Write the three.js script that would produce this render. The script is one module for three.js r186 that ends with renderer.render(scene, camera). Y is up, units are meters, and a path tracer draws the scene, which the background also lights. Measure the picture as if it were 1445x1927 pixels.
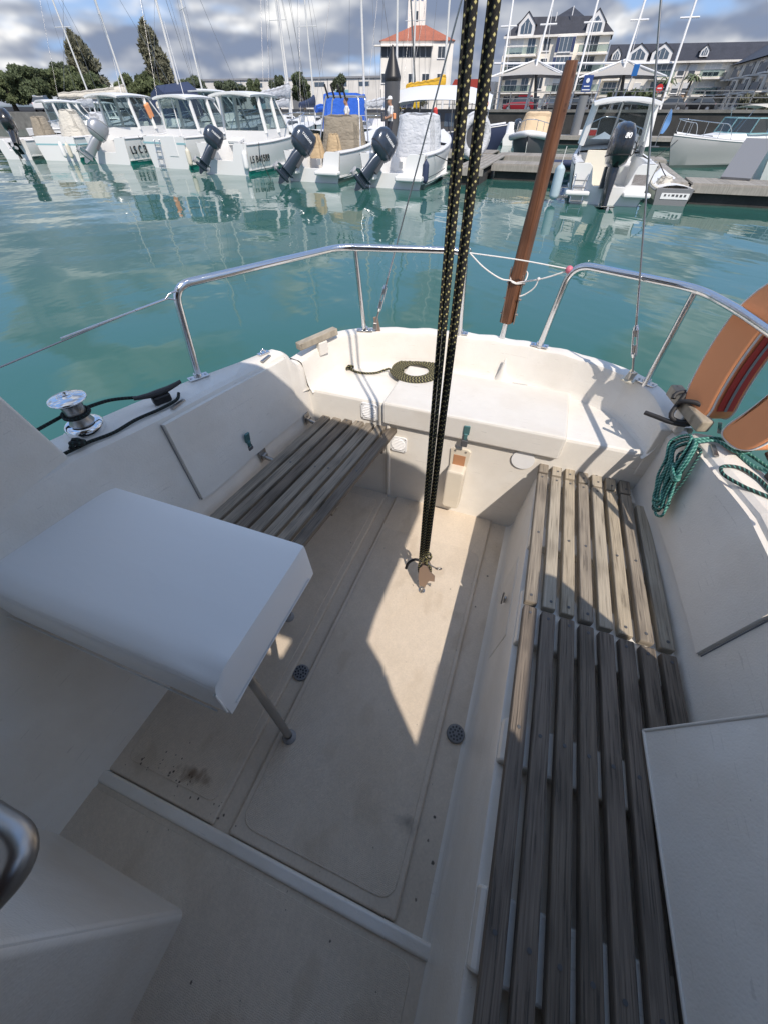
import * as THREE from 'three';
import { RoundedBoxGeometry } from 'three/addons/geometries/RoundedBoxGeometry.js';
import { mergeGeometries, toCreasedNormals } from 'three/addons/utils/BufferGeometryUtils.js';
import { MarchingCubes } from 'three/addons/objects/MarchingCubes.js';
import { FontLoader } from 'three/addons/loaders/FontLoader.js';
import { TextGeometry } from 'three/addons/geometries/TextGeometry.js';

// ---------------------------------------------------------------- camera, sky, sun, exposure
const scene = new THREE.Scene();
const camera = new THREE.PerspectiveCamera(106.3, 767 / 1024, 0.02, 2000);
camera.position.set(0, 1.9, 0);
camera.rotation.order = 'YXZ';
camera.rotation.y = THREE.MathUtils.degToRad(20.3);
camera.rotation.x = THREE.MathUtils.degToRad(-46.6);

const renderer = new THREE.WebGLRenderer({ antialias: true });
renderer.setSize(767, 1024);
renderer.toneMapping = THREE.LinearToneMapping;
renderer.toneMappingExposure = 1.15;
renderer.shadowMap.enabled = true;
renderer.shadowMap.type = THREE.PCFSoftShadowMap;

let seed = 12345;
const rnd = () => { seed = (seed * 1664525 + 1013904223) >>> 0; return seed / 4294967296; };
const rr = (a, b) => a + (b - a) * rnd();
const clamp = (v, a = 0, b = 1) => Math.min(b, Math.max(a, v));
const sstep = (a, b, v) => { const t = clamp((v - a) / (b - a)); return t * t * (3 - 2 * t); };
const lerp = (a, b, t) => a + (b - a) * t;
// lattice noise
const PERM = new Uint8Array(512); { const p = [...Array(256).keys()]; for (let i = 255; i > 0; i--) { const j = Math.floor(rnd() * (i + 1)); [p[i], p[j]] = [p[j], p[i]]; } for (let i = 0; i < 512; i++) PERM[i] = p[i & 255]; }
const RV = new Float32Array(256); for (let i = 0; i < 256; i++) RV[i] = rnd();
function vnoise(x, y, px = 256, py = 256) {           // tileable value noise with period px, py
  const xi = Math.floor(x), yi = Math.floor(y), fx = x - xi, fy = y - yi;
  const a = fx * fx * (3 - 2 * fx), b = fy * fy * (3 - 2 * fy);
  const X0 = ((xi % px) + px) % px, X1 = (X0 + 1) % px, Y0 = ((yi % py) + py) % py, Y1 = (Y0 + 1) % py;
  const h = (i, j) => RV[PERM[(PERM[i & 255] + j) & 255]];
  return lerp(lerp(h(X0, Y0), h(X1, Y0), a), lerp(h(X0, Y1), h(X1, Y1), a), b);
}
function fbm(x, y, oct = 5, px = 256, py = 256) { let s = 0, a = 0.5, n = 0; for (let i = 0; i < oct; i++) { s += a * vnoise(x, y, px, py); n += a; x *= 2; y *= 2; px *= 2; py *= 2; a *= 0.5; } return s / n; }

// sky: broken grey-blue cloud with bright tops and gaps of blue, the same kind of cloud all round
const SUN = new THREE.Vector3(0.51, 1, 0.68).normalize();
function skyTexture(W = 2048, H = 1024) {
  const data = new Float32Array(W * H * 4);
  for (let j = 0; j < H; j++) {
    const el = ((j + 0.5) / H - 0.5) * Math.PI, sy = Math.sin(el), cy = Math.cos(el);
    if (el < -0.12) { for (let i = 0; i < W; i++) data.set([0.12, 0.18, 0.2, 1], (j * W + i) * 4); continue; }
    for (let i = 0; i < W; i++) {
      const az = ((i + 0.5) / W - 0.5) * 2 * Math.PI;
      const dx = Math.cos(az) * cy, dz = Math.sin(az) * cy, y = Math.max(sy, 0);
      const k = 1.9 / (y + 0.22), u = dx * k + 31.3, v = dz * k + 47.1;
      const w = fbm(u * 1.1 + 9, v * 1.1 + 3, 3) * 1.4;
      const a = (az / (2 * Math.PI) + 0.5), low = Math.exp(-y * 7);
      const st = fbm(a * 26, el * 26 + 5 + 1.4 * fbm(a * 40, el * 18, 3, 40, 256), 6, 26, 256);        // layers seen edge-on near the horizon
      const st2 = fbm(a * 44 + 11, el * 46 + 9 + 2.2 * fbm(a * 60, el * 30 + 4, 4, 60, 256), 5, 44, 256);
      const d = lerp(fbm(u * 1.25 + w, v * 1.25 - w, 6), st, 0.75 * low), d2 = lerp(fbm(u * 2.6 + 70 + w, v * 2.6 + 20, 5), st2, 0.8 * low);
      const cov = sstep(0.42, 0.58, d + 0.17 * low - 0.055 * (1 - low));
      const g = Math.exp(-y * 3.4), blue = [lerp(0.21, 0.36, g), lerp(0.38, 0.54, g), lerp(0.74, 0.82, g)];
      const mu = Math.max(0, dx * SUN.x + sy * SUN.y + dz * SUN.z);
      const br = sstep(0.34, 0.72, d2) * (1 - sstep(0.52, 0.75, d) * 0.45), hi = sstep(0.54, 0.70, d2) * sstep(0.66, 0.48, d);
      const dark = [0.205, 0.25, 0.355], lite = [0.655, 0.67, 0.695], wht = [1.08, 1.06, 1.03], amp = 1 + 0.8 * Math.pow(mu, 5);
      for (let c = 0; c < 3; c++) {
        let cl = lerp(dark[c], lite[c], br); cl = lerp(cl, wht[c], hi * 0.8) * amp;
        let r = lerp(blue[c] * (1 + 0.5 * Math.pow(mu, 12)), cl, cov);
        if (sy < 0) r = lerp(r, [0.12, 0.18, 0.2][c], sstep(0, -0.05, sy));
        data[(j * W + i) * 4 + c] = r;
      }
      data[(j * W + i) * 4 + 3] = 1;
    }
  }
  const t = new THREE.DataTexture(data, W, H, THREE.RGBAFormat, THREE.FloatType);
  t.mapping = THREE.EquirectangularReflectionMapping; t.magFilter = THREE.LinearFilter; t.minFilter = THREE.LinearFilter; t.needsUpdate = true;
  return t;
}
const skyMap = skyTexture();
scene.background = skyMap; scene.environment = skyMap;
const sun = new THREE.DirectionalLight(new THREE.Color(1.0, 0.90, 0.79), 3.7);
sun.position.copy(SUN).multiplyScalar(60).add(new THREE.Vector3(0, 0, -12)); sun.target.position.set(0, 0, -12);
sun.castShadow = true; sun.shadow.mapSize.set(4096, 4096); sun.shadow.radius = 1;
Object.assign(sun.shadow.camera, { left: -45, right: 45, top: 45, bottom: -45, near: 1, far: 160 });
scene.add(sun, sun.target);

// ---------------------------------------------------------------- textures
function tex(w, h, fn, srgb = false, repeat = [1, 1]) {
  const d = new Uint8Array(w * h * 4);
  for (let j = 0; j < h; j++) for (let i = 0; i < w; i++) {
    const c = fn(i / w, j / h), o = (j * w + i) * 4;
    if (typeof c === 'number') d[o] = d[o + 1] = d[o + 2] = clamp(c) * 255; else for (let k = 0; k < 3; k++) d[o + k] = clamp(c[k]) * 255;
    d[o + 3] = 255;
  }
  const t = new THREE.DataTexture(d, w, h); t.wrapS = t.wrapT = THREE.RepeatWrapping; t.magFilter = THREE.LinearFilter; t.minFilter = THREE.LinearMipmapLinearFilter; t.generateMipmaps = true;
  if (srgb) t.colorSpace = THREE.SRGBColorSpace; t.repeat.set(...repeat); t.needsUpdate = true; return t;
}
const mix3 = (a, b, t) => [lerp(a[0], b[0], t), lerp(a[1], b[1], t), lerp(a[2], b[2], t)];
const T = {};
// gelcoat: faint yellowing, specks of dirt, hairline scuffs (1 tile = 1 m)
T.gel = tex(1024, 1024, (u, v) => {
  const a = fbm(u * 6, v * 6, 5, 6, 6), b = fbm(u * 40 + 3, v * 40, 3, 40, 40), sp = vnoise(u * 200 + 7, v * 200, 200, 200);
  let c = mix3([0.905, 0.89, 0.86], [0.885, 0.863, 0.825], sstep(0.35, 0.75, a));
  c = c.map(x => x * (0.985 + 0.025 * b));
  if (sp > 0.99 && a > 0.5) c = c.map(x => x * 0.8);
  const sc = vnoise(u * 14 + 5, v * 260, 14, 260); if (sc > 0.93 && b > 0.5) c = c.map(x => x * 0.94);
  return c;
}, true);
T.gelBump = tex(512, 512, (u, v) => fbm(u * 24, v * 24, 4, 24, 24), false, [2, 2]);
T.peel = tex(512, 512, (u, v) => fbm(u * 90, v * 90, 2, 90, 90), false, [3, 3]);
// moulded non-slip: worm-like raised grains about 4 mm apart (1 tile = 0.25 m)
{
  const N = 62, pts = []; for (let j = 0; j < N; j++) for (let i = 0; i < N; i++) pts.push([(i + 0.15 + 0.7 * rnd()) / N, (j + 0.15 + 0.7 * rnd()) / N]);
  T.skid = tex(1024, 1024, (u, v) => {
    const ci = Math.floor(u * N), cj = Math.floor(v * N); let d1 = 9, d2 = 9;
    for (let b = -1; b <= 1; b++) for (let a = -1; a <= 1; a++) {
      const ii = (ci + a + N) % N, jj = (cj + b + N) % N, p = pts[jj * N + ii];
      let ax = Math.abs(u - p[0]), ay = Math.abs(v - p[1]); if (ax > 0.5) ax = 1 - ax; if (ay > 0.5) ay = 1 - ay;
      const d = Math.hypot(ax, ay) * N; if (d < d1) { d2 = d1; d1 = d; } else if (d < d2) d2 = d;
    }
    return sstep(0.02, 0.42, d2 - d1);
  }, false, [1, 1]);
}
// weathered teak: long grey grain (u across 0.1 m, v along 1 m)
const woodTex = (a, b, dark, off) => tex(256, 2048, (u, v) => {
  const wv = (fbm(u * 4 + off, v * 5, 3, 4, 5) - 0.5) * 0.5;
  const g = fbm((u + wv * 0.12) * 46 + off, v * 9, 4, 46, 9), g2 = fbm(u * 120, v * 26 + off, 2, 120, 26);
  let c = mix3(a, b, sstep(0.25, 0.75, g * 0.7 + g2 * 0.3));
  if (g > 0.70) c = mix3(c, dark, 0.55);
  const s = fbm(u * 3 + 5 + off, v * 7, 3, 3, 7); c = mix3(c, dark, 0.35 * sstep(0.55, 0.8, s));
  return c;
}, true);
T.woodA = woodTex([0.71, 0.67, 0.60], [0.60, 0.565, 0.505], [0.43, 0.40, 0.355], 3);
T.woodB = woodTex([0.61, 0.57, 0.51], [0.49, 0.455, 0.41], [0.33, 0.305, 0.275], 41);
T.woodD = woodTex([0.52, 0.475, 0.425], [0.40, 0.365, 0.33], [0.26, 0.24, 0.215], 77);
T.woodBump = tex(256, 2048, (u, v) => fbm(u * 60, v * 8, 4, 60, 8));
T.teak = woodTex([0.49, 0.335, 0.24], [0.385, 0.25, 0.175], [0.25, 0.16, 0.11], 17);
// braided rope: v along the rope
const ropeTex = (bg, fl, period) => tex(64, 256, (u, v) => {
  const a = Math.floor((u + v * 4) * 6), b = Math.floor((u - v * 4) * 6);
  const s = (((a + 3 * b) % period) + period) % period === 0 ? 0 : 1;
  const f1 = ((u + v * 4) * 6) % 1, f2 = (((u - v * 4) * 6) % 1 + 1) % 1;
  const e = Math.min(f1, 1 - f1, f2, 1 - f2);
  let c = s === 0 ? fl : bg; return c.map(x => x * (0.6 + 0.4 * sstep(0.0, 0.2, e)));
}, true);
T.ropeBY = ropeTex([0.175, 0.175, 0.165], [0.84, 0.80, 0.55], 6);
T.ropeG = ropeTex([0.10, 0.20, 0.20], [0.36, 0.60, 0.56], 3);
T.ropeT = ropeTex([0.20, 0.50, 0.46], [0.50, 0.75, 0.70], 3);
T.ropeK = ropeTex([0.09, 0.11, 0.11], [0.17, 0.27, 0.26], 4);
T.weave = tex(256, 256, (u, v) => 0.5 + 0.25 * Math.sin(u * Math.PI * 2 * 64) + 0.25 * Math.sin(v * Math.PI * 2 * 64), false, [3, 3]);
T.cloth = tex(512, 512, (u, v) => { const a = fbm(u * 5, v * 5, 5, 5, 5), b = 1 - Math.abs(2 * fbm(u * 4 + 2, v * 7, 4, 4, 7) - 1); return 0.5 * a + 0.5 * b; });
T.slate = tex(512, 512, (u, v) => { const a = fbm(u * 60, v * 60, 3, 60, 60), b = fbm(u * 5, v * 5, 4, 5, 5); const g = 0.20 + 0.10 * a + 0.08 * b; return [g, g * 1.02, g * 1.10]; }, true);
T.render = tex(512, 512, (u, v) => { const a = fbm(u * 5, v * 5, 5, 5, 5), b = fbm(u * 40, v * 3, 3, 40, 3); const g = 0.965 - 0.07 * sstep(0.4, 0.8, a) - 0.06 * sstep(0.55, 0.8, b); return [g, g * 0.985, g * 0.955]; }, true);
T.tile = tex(512, 512, (u, v) => { const r = Math.floor(v * 40), s = RV[(Math.floor(u * 60 + (r % 2) * 0.5) * 7 + r * 13) & 255], a = fbm(u * 8, v * 8, 4, 8, 8); return mix3([0.72, 0.44, 0.35], [0.56, 0.35, 0.28], s * 0.5 + a * 0.5); }, true);
T.concrete = tex(512, 512, (u, v) => { const a = fbm(u * 8, v * 8, 5, 8, 8), b = fbm(u * 80, v * 80, 2, 80, 80); const g = 0.50 + 0.16 * (a - 0.5) + 0.1 * (b - 0.5); return [g, g * 0.98, g * 0.95]; }, true);
T.plank = tex(512, 512, (u, v) => { const a = fbm(u * 50, v * 5, 4, 50, 5), b = fbm(u * 4, v * 4, 4, 4, 4); const g = 0.60 + 0.18 * (a - 0.5) + 0.16 * (b - 0.5); return [g, g * 0.97, g * 0.92]; }, true);
// water relief: crossing ripples of many lengths, tileable (1 tile = 7 m)
{
  const wv = []; for (let i = 0; i < 46; i++) { const f = Math.round(3 + Math.pow(rnd(), 1.6) * 44), th = rr(-0.75, 0.75) + (rnd() < 0.25 ? 1.2 : 0) + 1.9; wv.push([Math.round(f * Math.cos(th)), Math.round(f * Math.sin(th)), rnd() * 6.28, 1 / Math.pow(f, 1.08)]); }
  let mx = 0; wv.forEach(w => mx += w[3]); mx *= 0.55;
  T.water = tex(1024, 1024, (u, v) => { let s = 0; for (const w of wv) s += w[3] * Math.sin(6.28318 * (w[0] * u + w[1] * v) + w[2]); return 0.5 + 0.5 * s / mx; });
}

// ---------------------------------------------------------------- materials
const L3 = (r, g, b) => new THREE.Color().setRGB(r, g, b);
const std = (color, roughness = 0.5, metalness = 0, extra = {}) => new THREE.MeshStandardMaterial({ color: Array.isArray(color) ? L3(...color) : color, roughness, metalness, ...extra });
const phy = (color, roughness, extra) => new THREE.MeshPhysicalMaterial({ color: L3(...color), roughness, ...extra });
const cl = (t, a, b) => { const c = t.clone(); c.repeat.set(a, b); c.needsUpdate = true; return c; };
const M = {
  gel: std([1, 1, 1], 0.27, 0, { map: T.gel, bumpMap: T.peel, bumpScale: 0.0004 }),
  gelPlain: std([0.82, 0.82, 0.81], 0.3, 0, { bumpMap: T.gelBump, bumpScale: 0.0006 }),
  deckSkid: std([0.76, 0.74, 0.71], 0.6, 0, { bumpMap: cl(T.skid, 4, 4), bumpScale: 0.0009 }),
  steel: std([0.72, 0.73, 0.75], 0.16, 1, { bumpMap: cl(T.gelBump, 3, 3), bumpScale: 0.0002 }),
  chrome: std([0.82, 0.83, 0.85], 0.06, 1),
  dullSteel: std([0.42, 0.41, 0.40], 0.35, 1),
  bronze: std([0.36, 0.27, 0.22], 0.45, 0.7),
  woodA: std([1, 1, 1], 0.78, 0, { map: T.woodA, bumpMap: T.woodBump, bumpScale: 0.0012 }),
  woodB: std([1, 1, 1], 0.8, 0, { map: T.woodB, bumpMap: T.woodBump, bumpScale: 0.0012 }),
  woodD: std([1, 1, 1], 0.78, 0, { map: T.woodD, bumpMap: T.woodBump, bumpScale: 0.0012 }), woodE: std([0.90, 0.90, 0.88], 0.78, 0, { map: T.woodD, bumpMap: T.woodBump, bumpScale: 0.0012 }),
  gelSkid: std([1, 1, 1], 0.5, 0, { map: T.gel, bumpMap: cl(T.skid, 4, 4), bumpScale: 0.0006 }),
  teak: std([1, 1, 1], 0.38, 0, { map: T.teak, bumpMap: T.woodBump, bumpScale: 0.0005 }),
  woodC: std([0.98, 0.95, 0.90], 0.78, 0, { map: cl(T.woodA, 1, 1.3), bumpMap: T.woodBump, bumpScale: 0.0013 }),
  ropeBY: std([1, 1, 1], 0.85, 0, { map: T.ropeBY }),
  ropeG: std([1, 1, 1], 0.7, 0, { map: T.ropeG }), ropeT: std([1, 1, 1], 0.65, 0, { map: T.ropeT }), ropeK: std([1, 1, 1], 0.8, 0, { map: T.ropeK }),
  ropeW: std([0.78, 0.76, 0.73], 0.8), black: std([0.018, 0.018, 0.02], 0.4), blackMatt: std([0.02, 0.02, 0.022], 0.8),
  rubber: std([0.03, 0.03, 0.032], 0.6), pink: std([0.60, 0.16, 0.22], 0.5),
  vinyl: phy([0.88, 0.88, 0.87], 0.55, { bumpMap: cl(T.cloth, 1.6, 1.6), bumpScale: 0.0016 }),
  orange: std([0.92, 0.38, 0.17], 0.75, 0, { bumpMap: cl(T.weave, 8, 8), bumpScale: 0.0004 }),
  red: std([0.55, 0.05, 0.04], 0.6), white: std([0.78, 0.78, 0.77], 0.4), whitePlastic: std([0.84, 0.84, 0.84], 0.35),
  beigePlastic: std([0.90, 0.85, 0.76], 0.45, 0, { map: T.gel }), rust: std([0.45, 0.22, 0.11], 0.85), tealMetal: std([0.10, 0.23, 0.24], 0.5, 0.5),
  cream: std([0.70, 0.66, 0.55], 0.5), grey: std([0.32, 0.33, 0.35], 0.5), darkGrey: std([0.085, 0.088, 0.095], 0.5), midGrey: std([0.20, 0.205, 0.215], 0.55),
  teal: std([0.015, 0.30, 0.24], 0.5), antifoul: std([0.10, 0.14, 0.13], 0.7), navy: std([0.03, 0.045, 0.10], 0.7), blue: std([0.025, 0.12, 0.55], 0.7, 0, { bumpMap: cl(T.cloth, 1, 1), bumpScale: 0.06 }),
  lightTeal: std([0.30, 0.52, 0.56], 0.4),
  tan: std([0.50, 0.37, 0.22], 0.85, 0, { bumpMap: cl(T.cloth, 1, 1), bumpScale: 0.05 }), khaki: std([0.30, 0.26, 0.20], 0.85, 0, { bumpMap: cl(T.cloth, 0.8, 0.8), bumpScale: 0.07 }),
  beigeCover: std([0.66, 0.50, 0.32], 0.8, 0, { bumpMap: cl(T.cloth, 0.7, 0.7), bumpScale: 0.03 }), greyCover: std([0.58, 0.60, 0.63], 0.75, 0, { bumpMap: cl(T.cloth, 0.8, 0.8), bumpScale: 0.07 }),
  creamCover: std([0.60, 0.57, 0.50], 0.85, 0, { bumpMap: cl(T.cloth, 0.8, 0.8), bumpScale: 0.08 }), yellow: std([0.72, 0.42, 0.03], 0.7, 0, { bumpMap: cl(T.cloth, 1, 1), bumpScale: 0.06 }),
  engine: phy([0.042, 0.056, 0.08], 0.25, { metalness: 0.35, clearcoat: 0.8, clearcoatRoughness: 0.12 }), engineBlack: phy([0.012, 0.012, 0.014], 0.25, { clearcoat: 1, clearcoatRoughness: 0.1 }),
  engineSilver: phy([0.42, 0.43, 0.44], 0.3, { metalness: 0.6, clearcoat: 0.6, clearcoatRoughness: 0.15 }),
  glass: phy([0.62, 0.70, 0.70], 0.03, { transmission: 1, thickness: 0, ior: 1.45 }), smoked: phy([0.45, 0.52, 0.54], 0.03, { transmission: 0.95, thickness: 0, ior: 1.5 }),
  winGlass: std([0.05, 0.065, 0.085], 0.06), winGlassB: std([0.10, 0.14, 0.19], 0.08), blind: std([0.66, 0.67, 0.68], 0.6), shutterBlue: std([0.05, 0.07, 0.16], 0.5),
  render: std([1, 1, 1], 0.85, 0, { map: cl(T.render, 0.06, 0.06) }), renderCream: std([0.99, 0.965, 0.925], 0.85, 0, { map: cl(T.render, 0.06, 0.06) }), slate: std([0.62, 0.62, 0.66], 0.6, 0, { map: cl(T.slate, 0.25, 0.25) }), tile: std([1, 1, 1], 0.8, 0, { map: cl(T.tile, 0.12, 0.12) }),
  concrete: std([0.85, 0.85, 0.85], 0.9, 0, { map: cl(T.concrete, 0.3, 0.3) }), darkConcrete: std([0.22, 0.22, 0.23], 0.9, 0, { map: cl(T.concrete, 0.3, 0.3) }), plank: std([1, 1, 1], 0.85, 0, { map: T.plank, bumpMap: T.plank, bumpScale: 0.004 }),
  alu: std([0.60, 0.61, 0.63], 0.32, 0.85), mast: std([0.70, 0.70, 0.69], 0.4, 0.1), hullGrey: std([0.42, 0.43, 0.43], 0.35), shadedMembrane: std([0.40, 0.385, 0.36], 0.7), membrane: phy([0.72, 0.74, 0.76], 0.6, { transmission: 0.12, thickness: 0 }), asphalt: std([0.055, 0.055, 0.06], 0.9, 0, { map: cl(T.concrete, 0.3, 0.3) }),  // canopy front sheet: white fabric with its shade put into the grey colour
  skin: std([0.42, 0.24, 0.16], 0.6),
};
// ---------------------------------------------------------------- helpers
const V = (x, y, z) => new THREE.Vector3(x, y, z);
const used = {};
const numbered = n => { const k = (used[n] = (used[n] ?? -1) + 1); return k ? `${n}_${String(k).padStart(3, '0')}` : n; };
function boxUV(g) {                      // uv in metres from the face direction
  const p = g.attributes.position, n = g.attributes.normal, uv = new Float32Array(p.count * 2);
  for (let i = 0; i < p.count; i++) {
    const ax = Math.abs(n.getX(i)), ay = Math.abs(n.getY(i)), az = Math.abs(n.getZ(i));
    const x = p.getX(i), y = p.getY(i), z = p.getZ(i);
    if (ay >= ax && ay >= az) { uv[2 * i] = x; uv[2 * i + 1] = z; } else if (ax >= az) { uv[2 * i] = z; uv[2 * i + 1] = y; } else { uv[2 * i] = x; uv[2 * i + 1] = y; }
  }
  g.setAttribute('uv', new THREE.BufferAttribute(uv, 2)); return g;
}
const norm = g => { let o = g.index ? g.toNonIndexed() : g; for (const k of Object.keys(o.attributes)) if (!['position', 'normal', 'uv'].includes(k)) o.deleteAttribute(k); return o; };
function join(gs, keepUV = false) { const a = (Array.isArray(gs) ? gs : [gs]).map(norm); const g = a.length > 1 ? mergeGeometries(a) : a[0]; return keepUV ? g : boxUV(g); }
function mesh(name, gs, mat, keepUV) { const m = new THREE.Mesh(join(gs, keepUV), mat); m.name = name; m.castShadow = m.receiveShadow = true; return m; }
function part(name, gs, mat, parent, keepUV) {        // geometry given in the parent thing's frame
  const m = mesh(name, gs, mat, keepUV); if (parent.userData.world) m.position.copy(parent.position).negate(); parent.add(m); return m;
}
function sharedPart(name, geo, mat, parent, x = 0, y = 0, z = 0, ry = 0, rx = 0, rz = 0, s) { const m = new THREE.Mesh(geo, mat); m.name = name; m.castShadow = m.receiveShadow = true; m.position.set(x, y, z); m.rotation.set(rx, ry, rz); if (s) m.scale.set(...s); if (parent.userData.world) m.position.sub(parent.position); parent.add(m); return m; }
const tag = (o, label, category, group) => { Object.assign(o.userData, { label, category }); if (group) o.userData.group = group; return o; };
function thing(name, label, category, pos = [0, 0, 0], ry = 0, group) { const o = new THREE.Group(); o.name = numbered(name); o.position.set(...pos); o.rotation.y = ry; scene.add(o); return tag(o, label, category, group); }
function wthing(name, label, category, pos, group) { const o = thing(name, label, category, pos, 0, group); o.userData.world = true; return o; }   // its parts are given in world metres
function single(name, gs, mat, label, category, group, keepUV) { const m = mesh(numbered(name), gs, mat, keepUV); scene.add(m); return tag(m, label, category, group); }
function struct(name, gs, mat, keepUV) { const m = mesh(numbered(name), gs, mat, keepUV); m.userData.kind = 'structure'; scene.add(m); return m; }
const xf = (g, x = 0, y = 0, z = 0, rx = 0, ry = 0, rz = 0) => { g.applyMatrix4(new THREE.Matrix4().compose(V(x, y, z), new THREE.Quaternion().setFromEuler(new THREE.Euler(rx, ry, rz, 'YXZ')), V(1, 1, 1))); return g; };
const box = (w, h, d, x = 0, y = 0, z = 0, rx = 0, ry = 0, rz = 0) => xf(new THREE.BoxGeometry(w, h, d), x, y, z, rx, ry, rz);
const bb = (x0, x1, y0, y1, z0, z1) => box(x1 - x0, y1 - y0, z1 - z0, (x0 + x1) / 2, (y0 + y1) / 2, (z0 + z1) / 2);
const rb = (w, h, d, r, x = 0, y = 0, z = 0, rx = 0, ry = 0, rz = 0, s = 2) => xf(new RoundedBoxGeometry(w, h, d, s, r), x, y, z, rx, ry, rz);
const rbb = (x0, x1, y0, y1, z0, z1, r, s = 2) => rb(x1 - x0, y1 - y0, z1 - z0, r, (x0 + x1) / 2, (y0 + y1) / 2, (z0 + z1) / 2, 0, 0, 0, s);
const cyl = (r0, r1, h, x = 0, y = 0, z = 0, n = 16, rx = 0, ry = 0, rz = 0) => xf(new THREE.CylinderGeometry(r1, r0, h, n), x, y, z, rx, ry, rz);
const asV = p => p.isVector3 ? p : V(...p);
function bar(a, b, r, r2 = r, n = 8) { a = asV(a); b = asV(b); const d = b.clone().sub(a), g = new THREE.CylinderGeometry(r2, r, d.length(), n); g.applyQuaternion(new THREE.Quaternion().setFromUnitVectors(V(0, 1, 0), d.clone().normalize())); const c = a.clone().add(b).multiplyScalar(0.5); return g.translate(c.x, c.y, c.z); }
function beam(a, b, w, h, roll = 0) { a = asV(a); b = asV(b); const d = b.clone().sub(a), g = new THREE.BoxGeometry(w, h, d.length()); g.rotateZ(roll); const m = new THREE.Matrix4().lookAt(b, a, V(0, 1, 0)); g.applyMatrix4(m); const c = a.clone().add(b).multiplyScalar(0.5); return g.translate(c.x, c.y, c.z); }
function tube(pts, r, seg = 0, n = 8, closed = false, tension = 0.5) { const c = new THREE.CatmullRomCurve3(pts.map(asV), closed, 'centripetal', tension); const L = c.getLength(); return new THREE.TubeGeometry(c, seg || Math.max(8, Math.min(400, Math.round(L / Math.max(r, 0.004) / 1.6))), r, n, closed); }
function ropeGeo(pts, r, n = 8, closed = false, seg = 0) { const c = new THREE.CatmullRomCurve3(pts.map(asV), closed, 'centripetal'); const L = c.getLength(); const g = new THREE.TubeGeometry(c, seg || Math.max(12, Math.min(600, Math.round(L / r / 1.5))), r, n, closed); const uv = g.attributes.uv; for (let i = 0; i < uv.count; i++) { const a = uv.getX(i); uv.setXY(i, uv.getY(i), a * L / (r * 22)); } return g; }
function bentTube(pts, r, fillet, n = 12) {           // straight runs with rounded bends
  const p = pts.map(asV), path = new THREE.CurvePath();
  let prev = p[0];
  for (let i = 1; i < p.length - 1; i++) {
    const a = p[i - 1].clone().sub(p[i]), b = p[i + 1].clone().sub(p[i]); const f = Math.min(fillet, a.length() * 0.45, b.length() * 0.45);
    const s = p[i].clone().add(a.setLength(f)), e = p[i].clone().add(b.setLength(f));
    path.add(new THREE.LineCurve3(prev, s)); path.add(new THREE.QuadraticBezierCurve3(s, p[i], e)); prev = e;
  }
  path.add(new THREE.LineCurve3(prev, p[p.length - 1]));
  return new THREE.TubeGeometry(path, 110, r, n, false);
}
const lathe = (pts, x = 0, y = 0, z = 0, n = 28, rx = 0, ry = 0, rz = 0) => xf(new THREE.LatheGeometry(pts.map(p => new THREE.Vector2(p[0], p[1])), n), x, y, z, rx, ry, rz);
function loft(rings, { closedU = false, capA = false, capB = false, crease = 0.6 } = {}) {      // rings of equal point count, joined one after the other
  const pos = [], R = rings.length, C = rings[0].length; const pt = (i, j) => rings[i][j % C];
  const tri = (a, b, c) => pos.push(...a, ...b, ...c);
  for (let i = 0; i < R - 1; i++) for (let j = 0; j < (closedU ? C : C - 1); j++) { const a = pt(i, j), b = pt(i, j + 1), c = pt(i + 1, j + 1), d = pt(i + 1, j); tri(a, b, c); tri(a, c, d); }
  const cap = (r, flip) => { const c = [0, 0, 0]; r.forEach(p => { for (let k = 0; k < 3; k++) c[k] += p[k] / r.length; }); for (let j = 0; j < r.length; j++) { const a = r[j], b = r[(j + 1) % r.length]; flip ? tri(c, b, a) : tri(c, a, b); } };
  if (capA) cap(rings[0], false); if (capB) cap(rings[R - 1], true);
  let g = new THREE.BufferGeometry(); g.setAttribute('position', new THREE.Float32BufferAttribute(pos, 3)); g.computeVertexNormals();
  g = toCreasedNormals(g, crease); g.setAttribute('uv', new THREE.Float32BufferAttribute(new Float32Array(g.attributes.position.count * 2), 2)); return g;
}
const quad = (a, b, c, d) => loft([[a, b], [d, c]]);
function slabOf(rings, t) { return loft(rings.map(r => r), {}); }
function shape(pts) { const s = new THREE.Shape(); pts.forEach((p, i) => i ? s.lineTo(p[0], p[1]) : s.moveTo(p[0], p[1])); s.closePath(); return s; }
function extr(pts, depth, bevel = 0, holes = [], seg = 2) { const s = Array.isArray(pts) ? shape(pts) : pts; holes.forEach(h => s.holes.push(shape(h))); return new THREE.ExtrudeGeometry(s, { depth, bevelEnabled: bevel > 0, bevelSize: bevel, bevelThickness: bevel, bevelOffset: -bevel, bevelSegments: seg, curveSegments: 16 }); }
const plan = (pts, y0, y1, bevel = 0, holes = []) => { const g = extr(pts.map(p => [p[0], -p[1]]), y1 - y0 - 2 * bevel, bevel, holes.map(h => h.map(p => [p[0], -p[1]]))); g.rotateX(-Math.PI / 2); g.translate(0, y0 + bevel, 0); return g; };   // outline in x,z raised from y0 to y1
const interp = (xs, ys, x) => { let i = 0; if (xs[0] > xs[xs.length - 1]) { while (i < xs.length - 2 && x < xs[i + 1]) i++; } else while (i < xs.length - 2 && x > xs[i + 1]) i++; return lerp(ys[i], ys[i + 1], clamp((x - xs[i]) / (xs[i + 1] - xs[i]))); };
const font = await new FontLoader().loadAsync('fonts/droid/droid_sans_bold.typeface.json');
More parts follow.
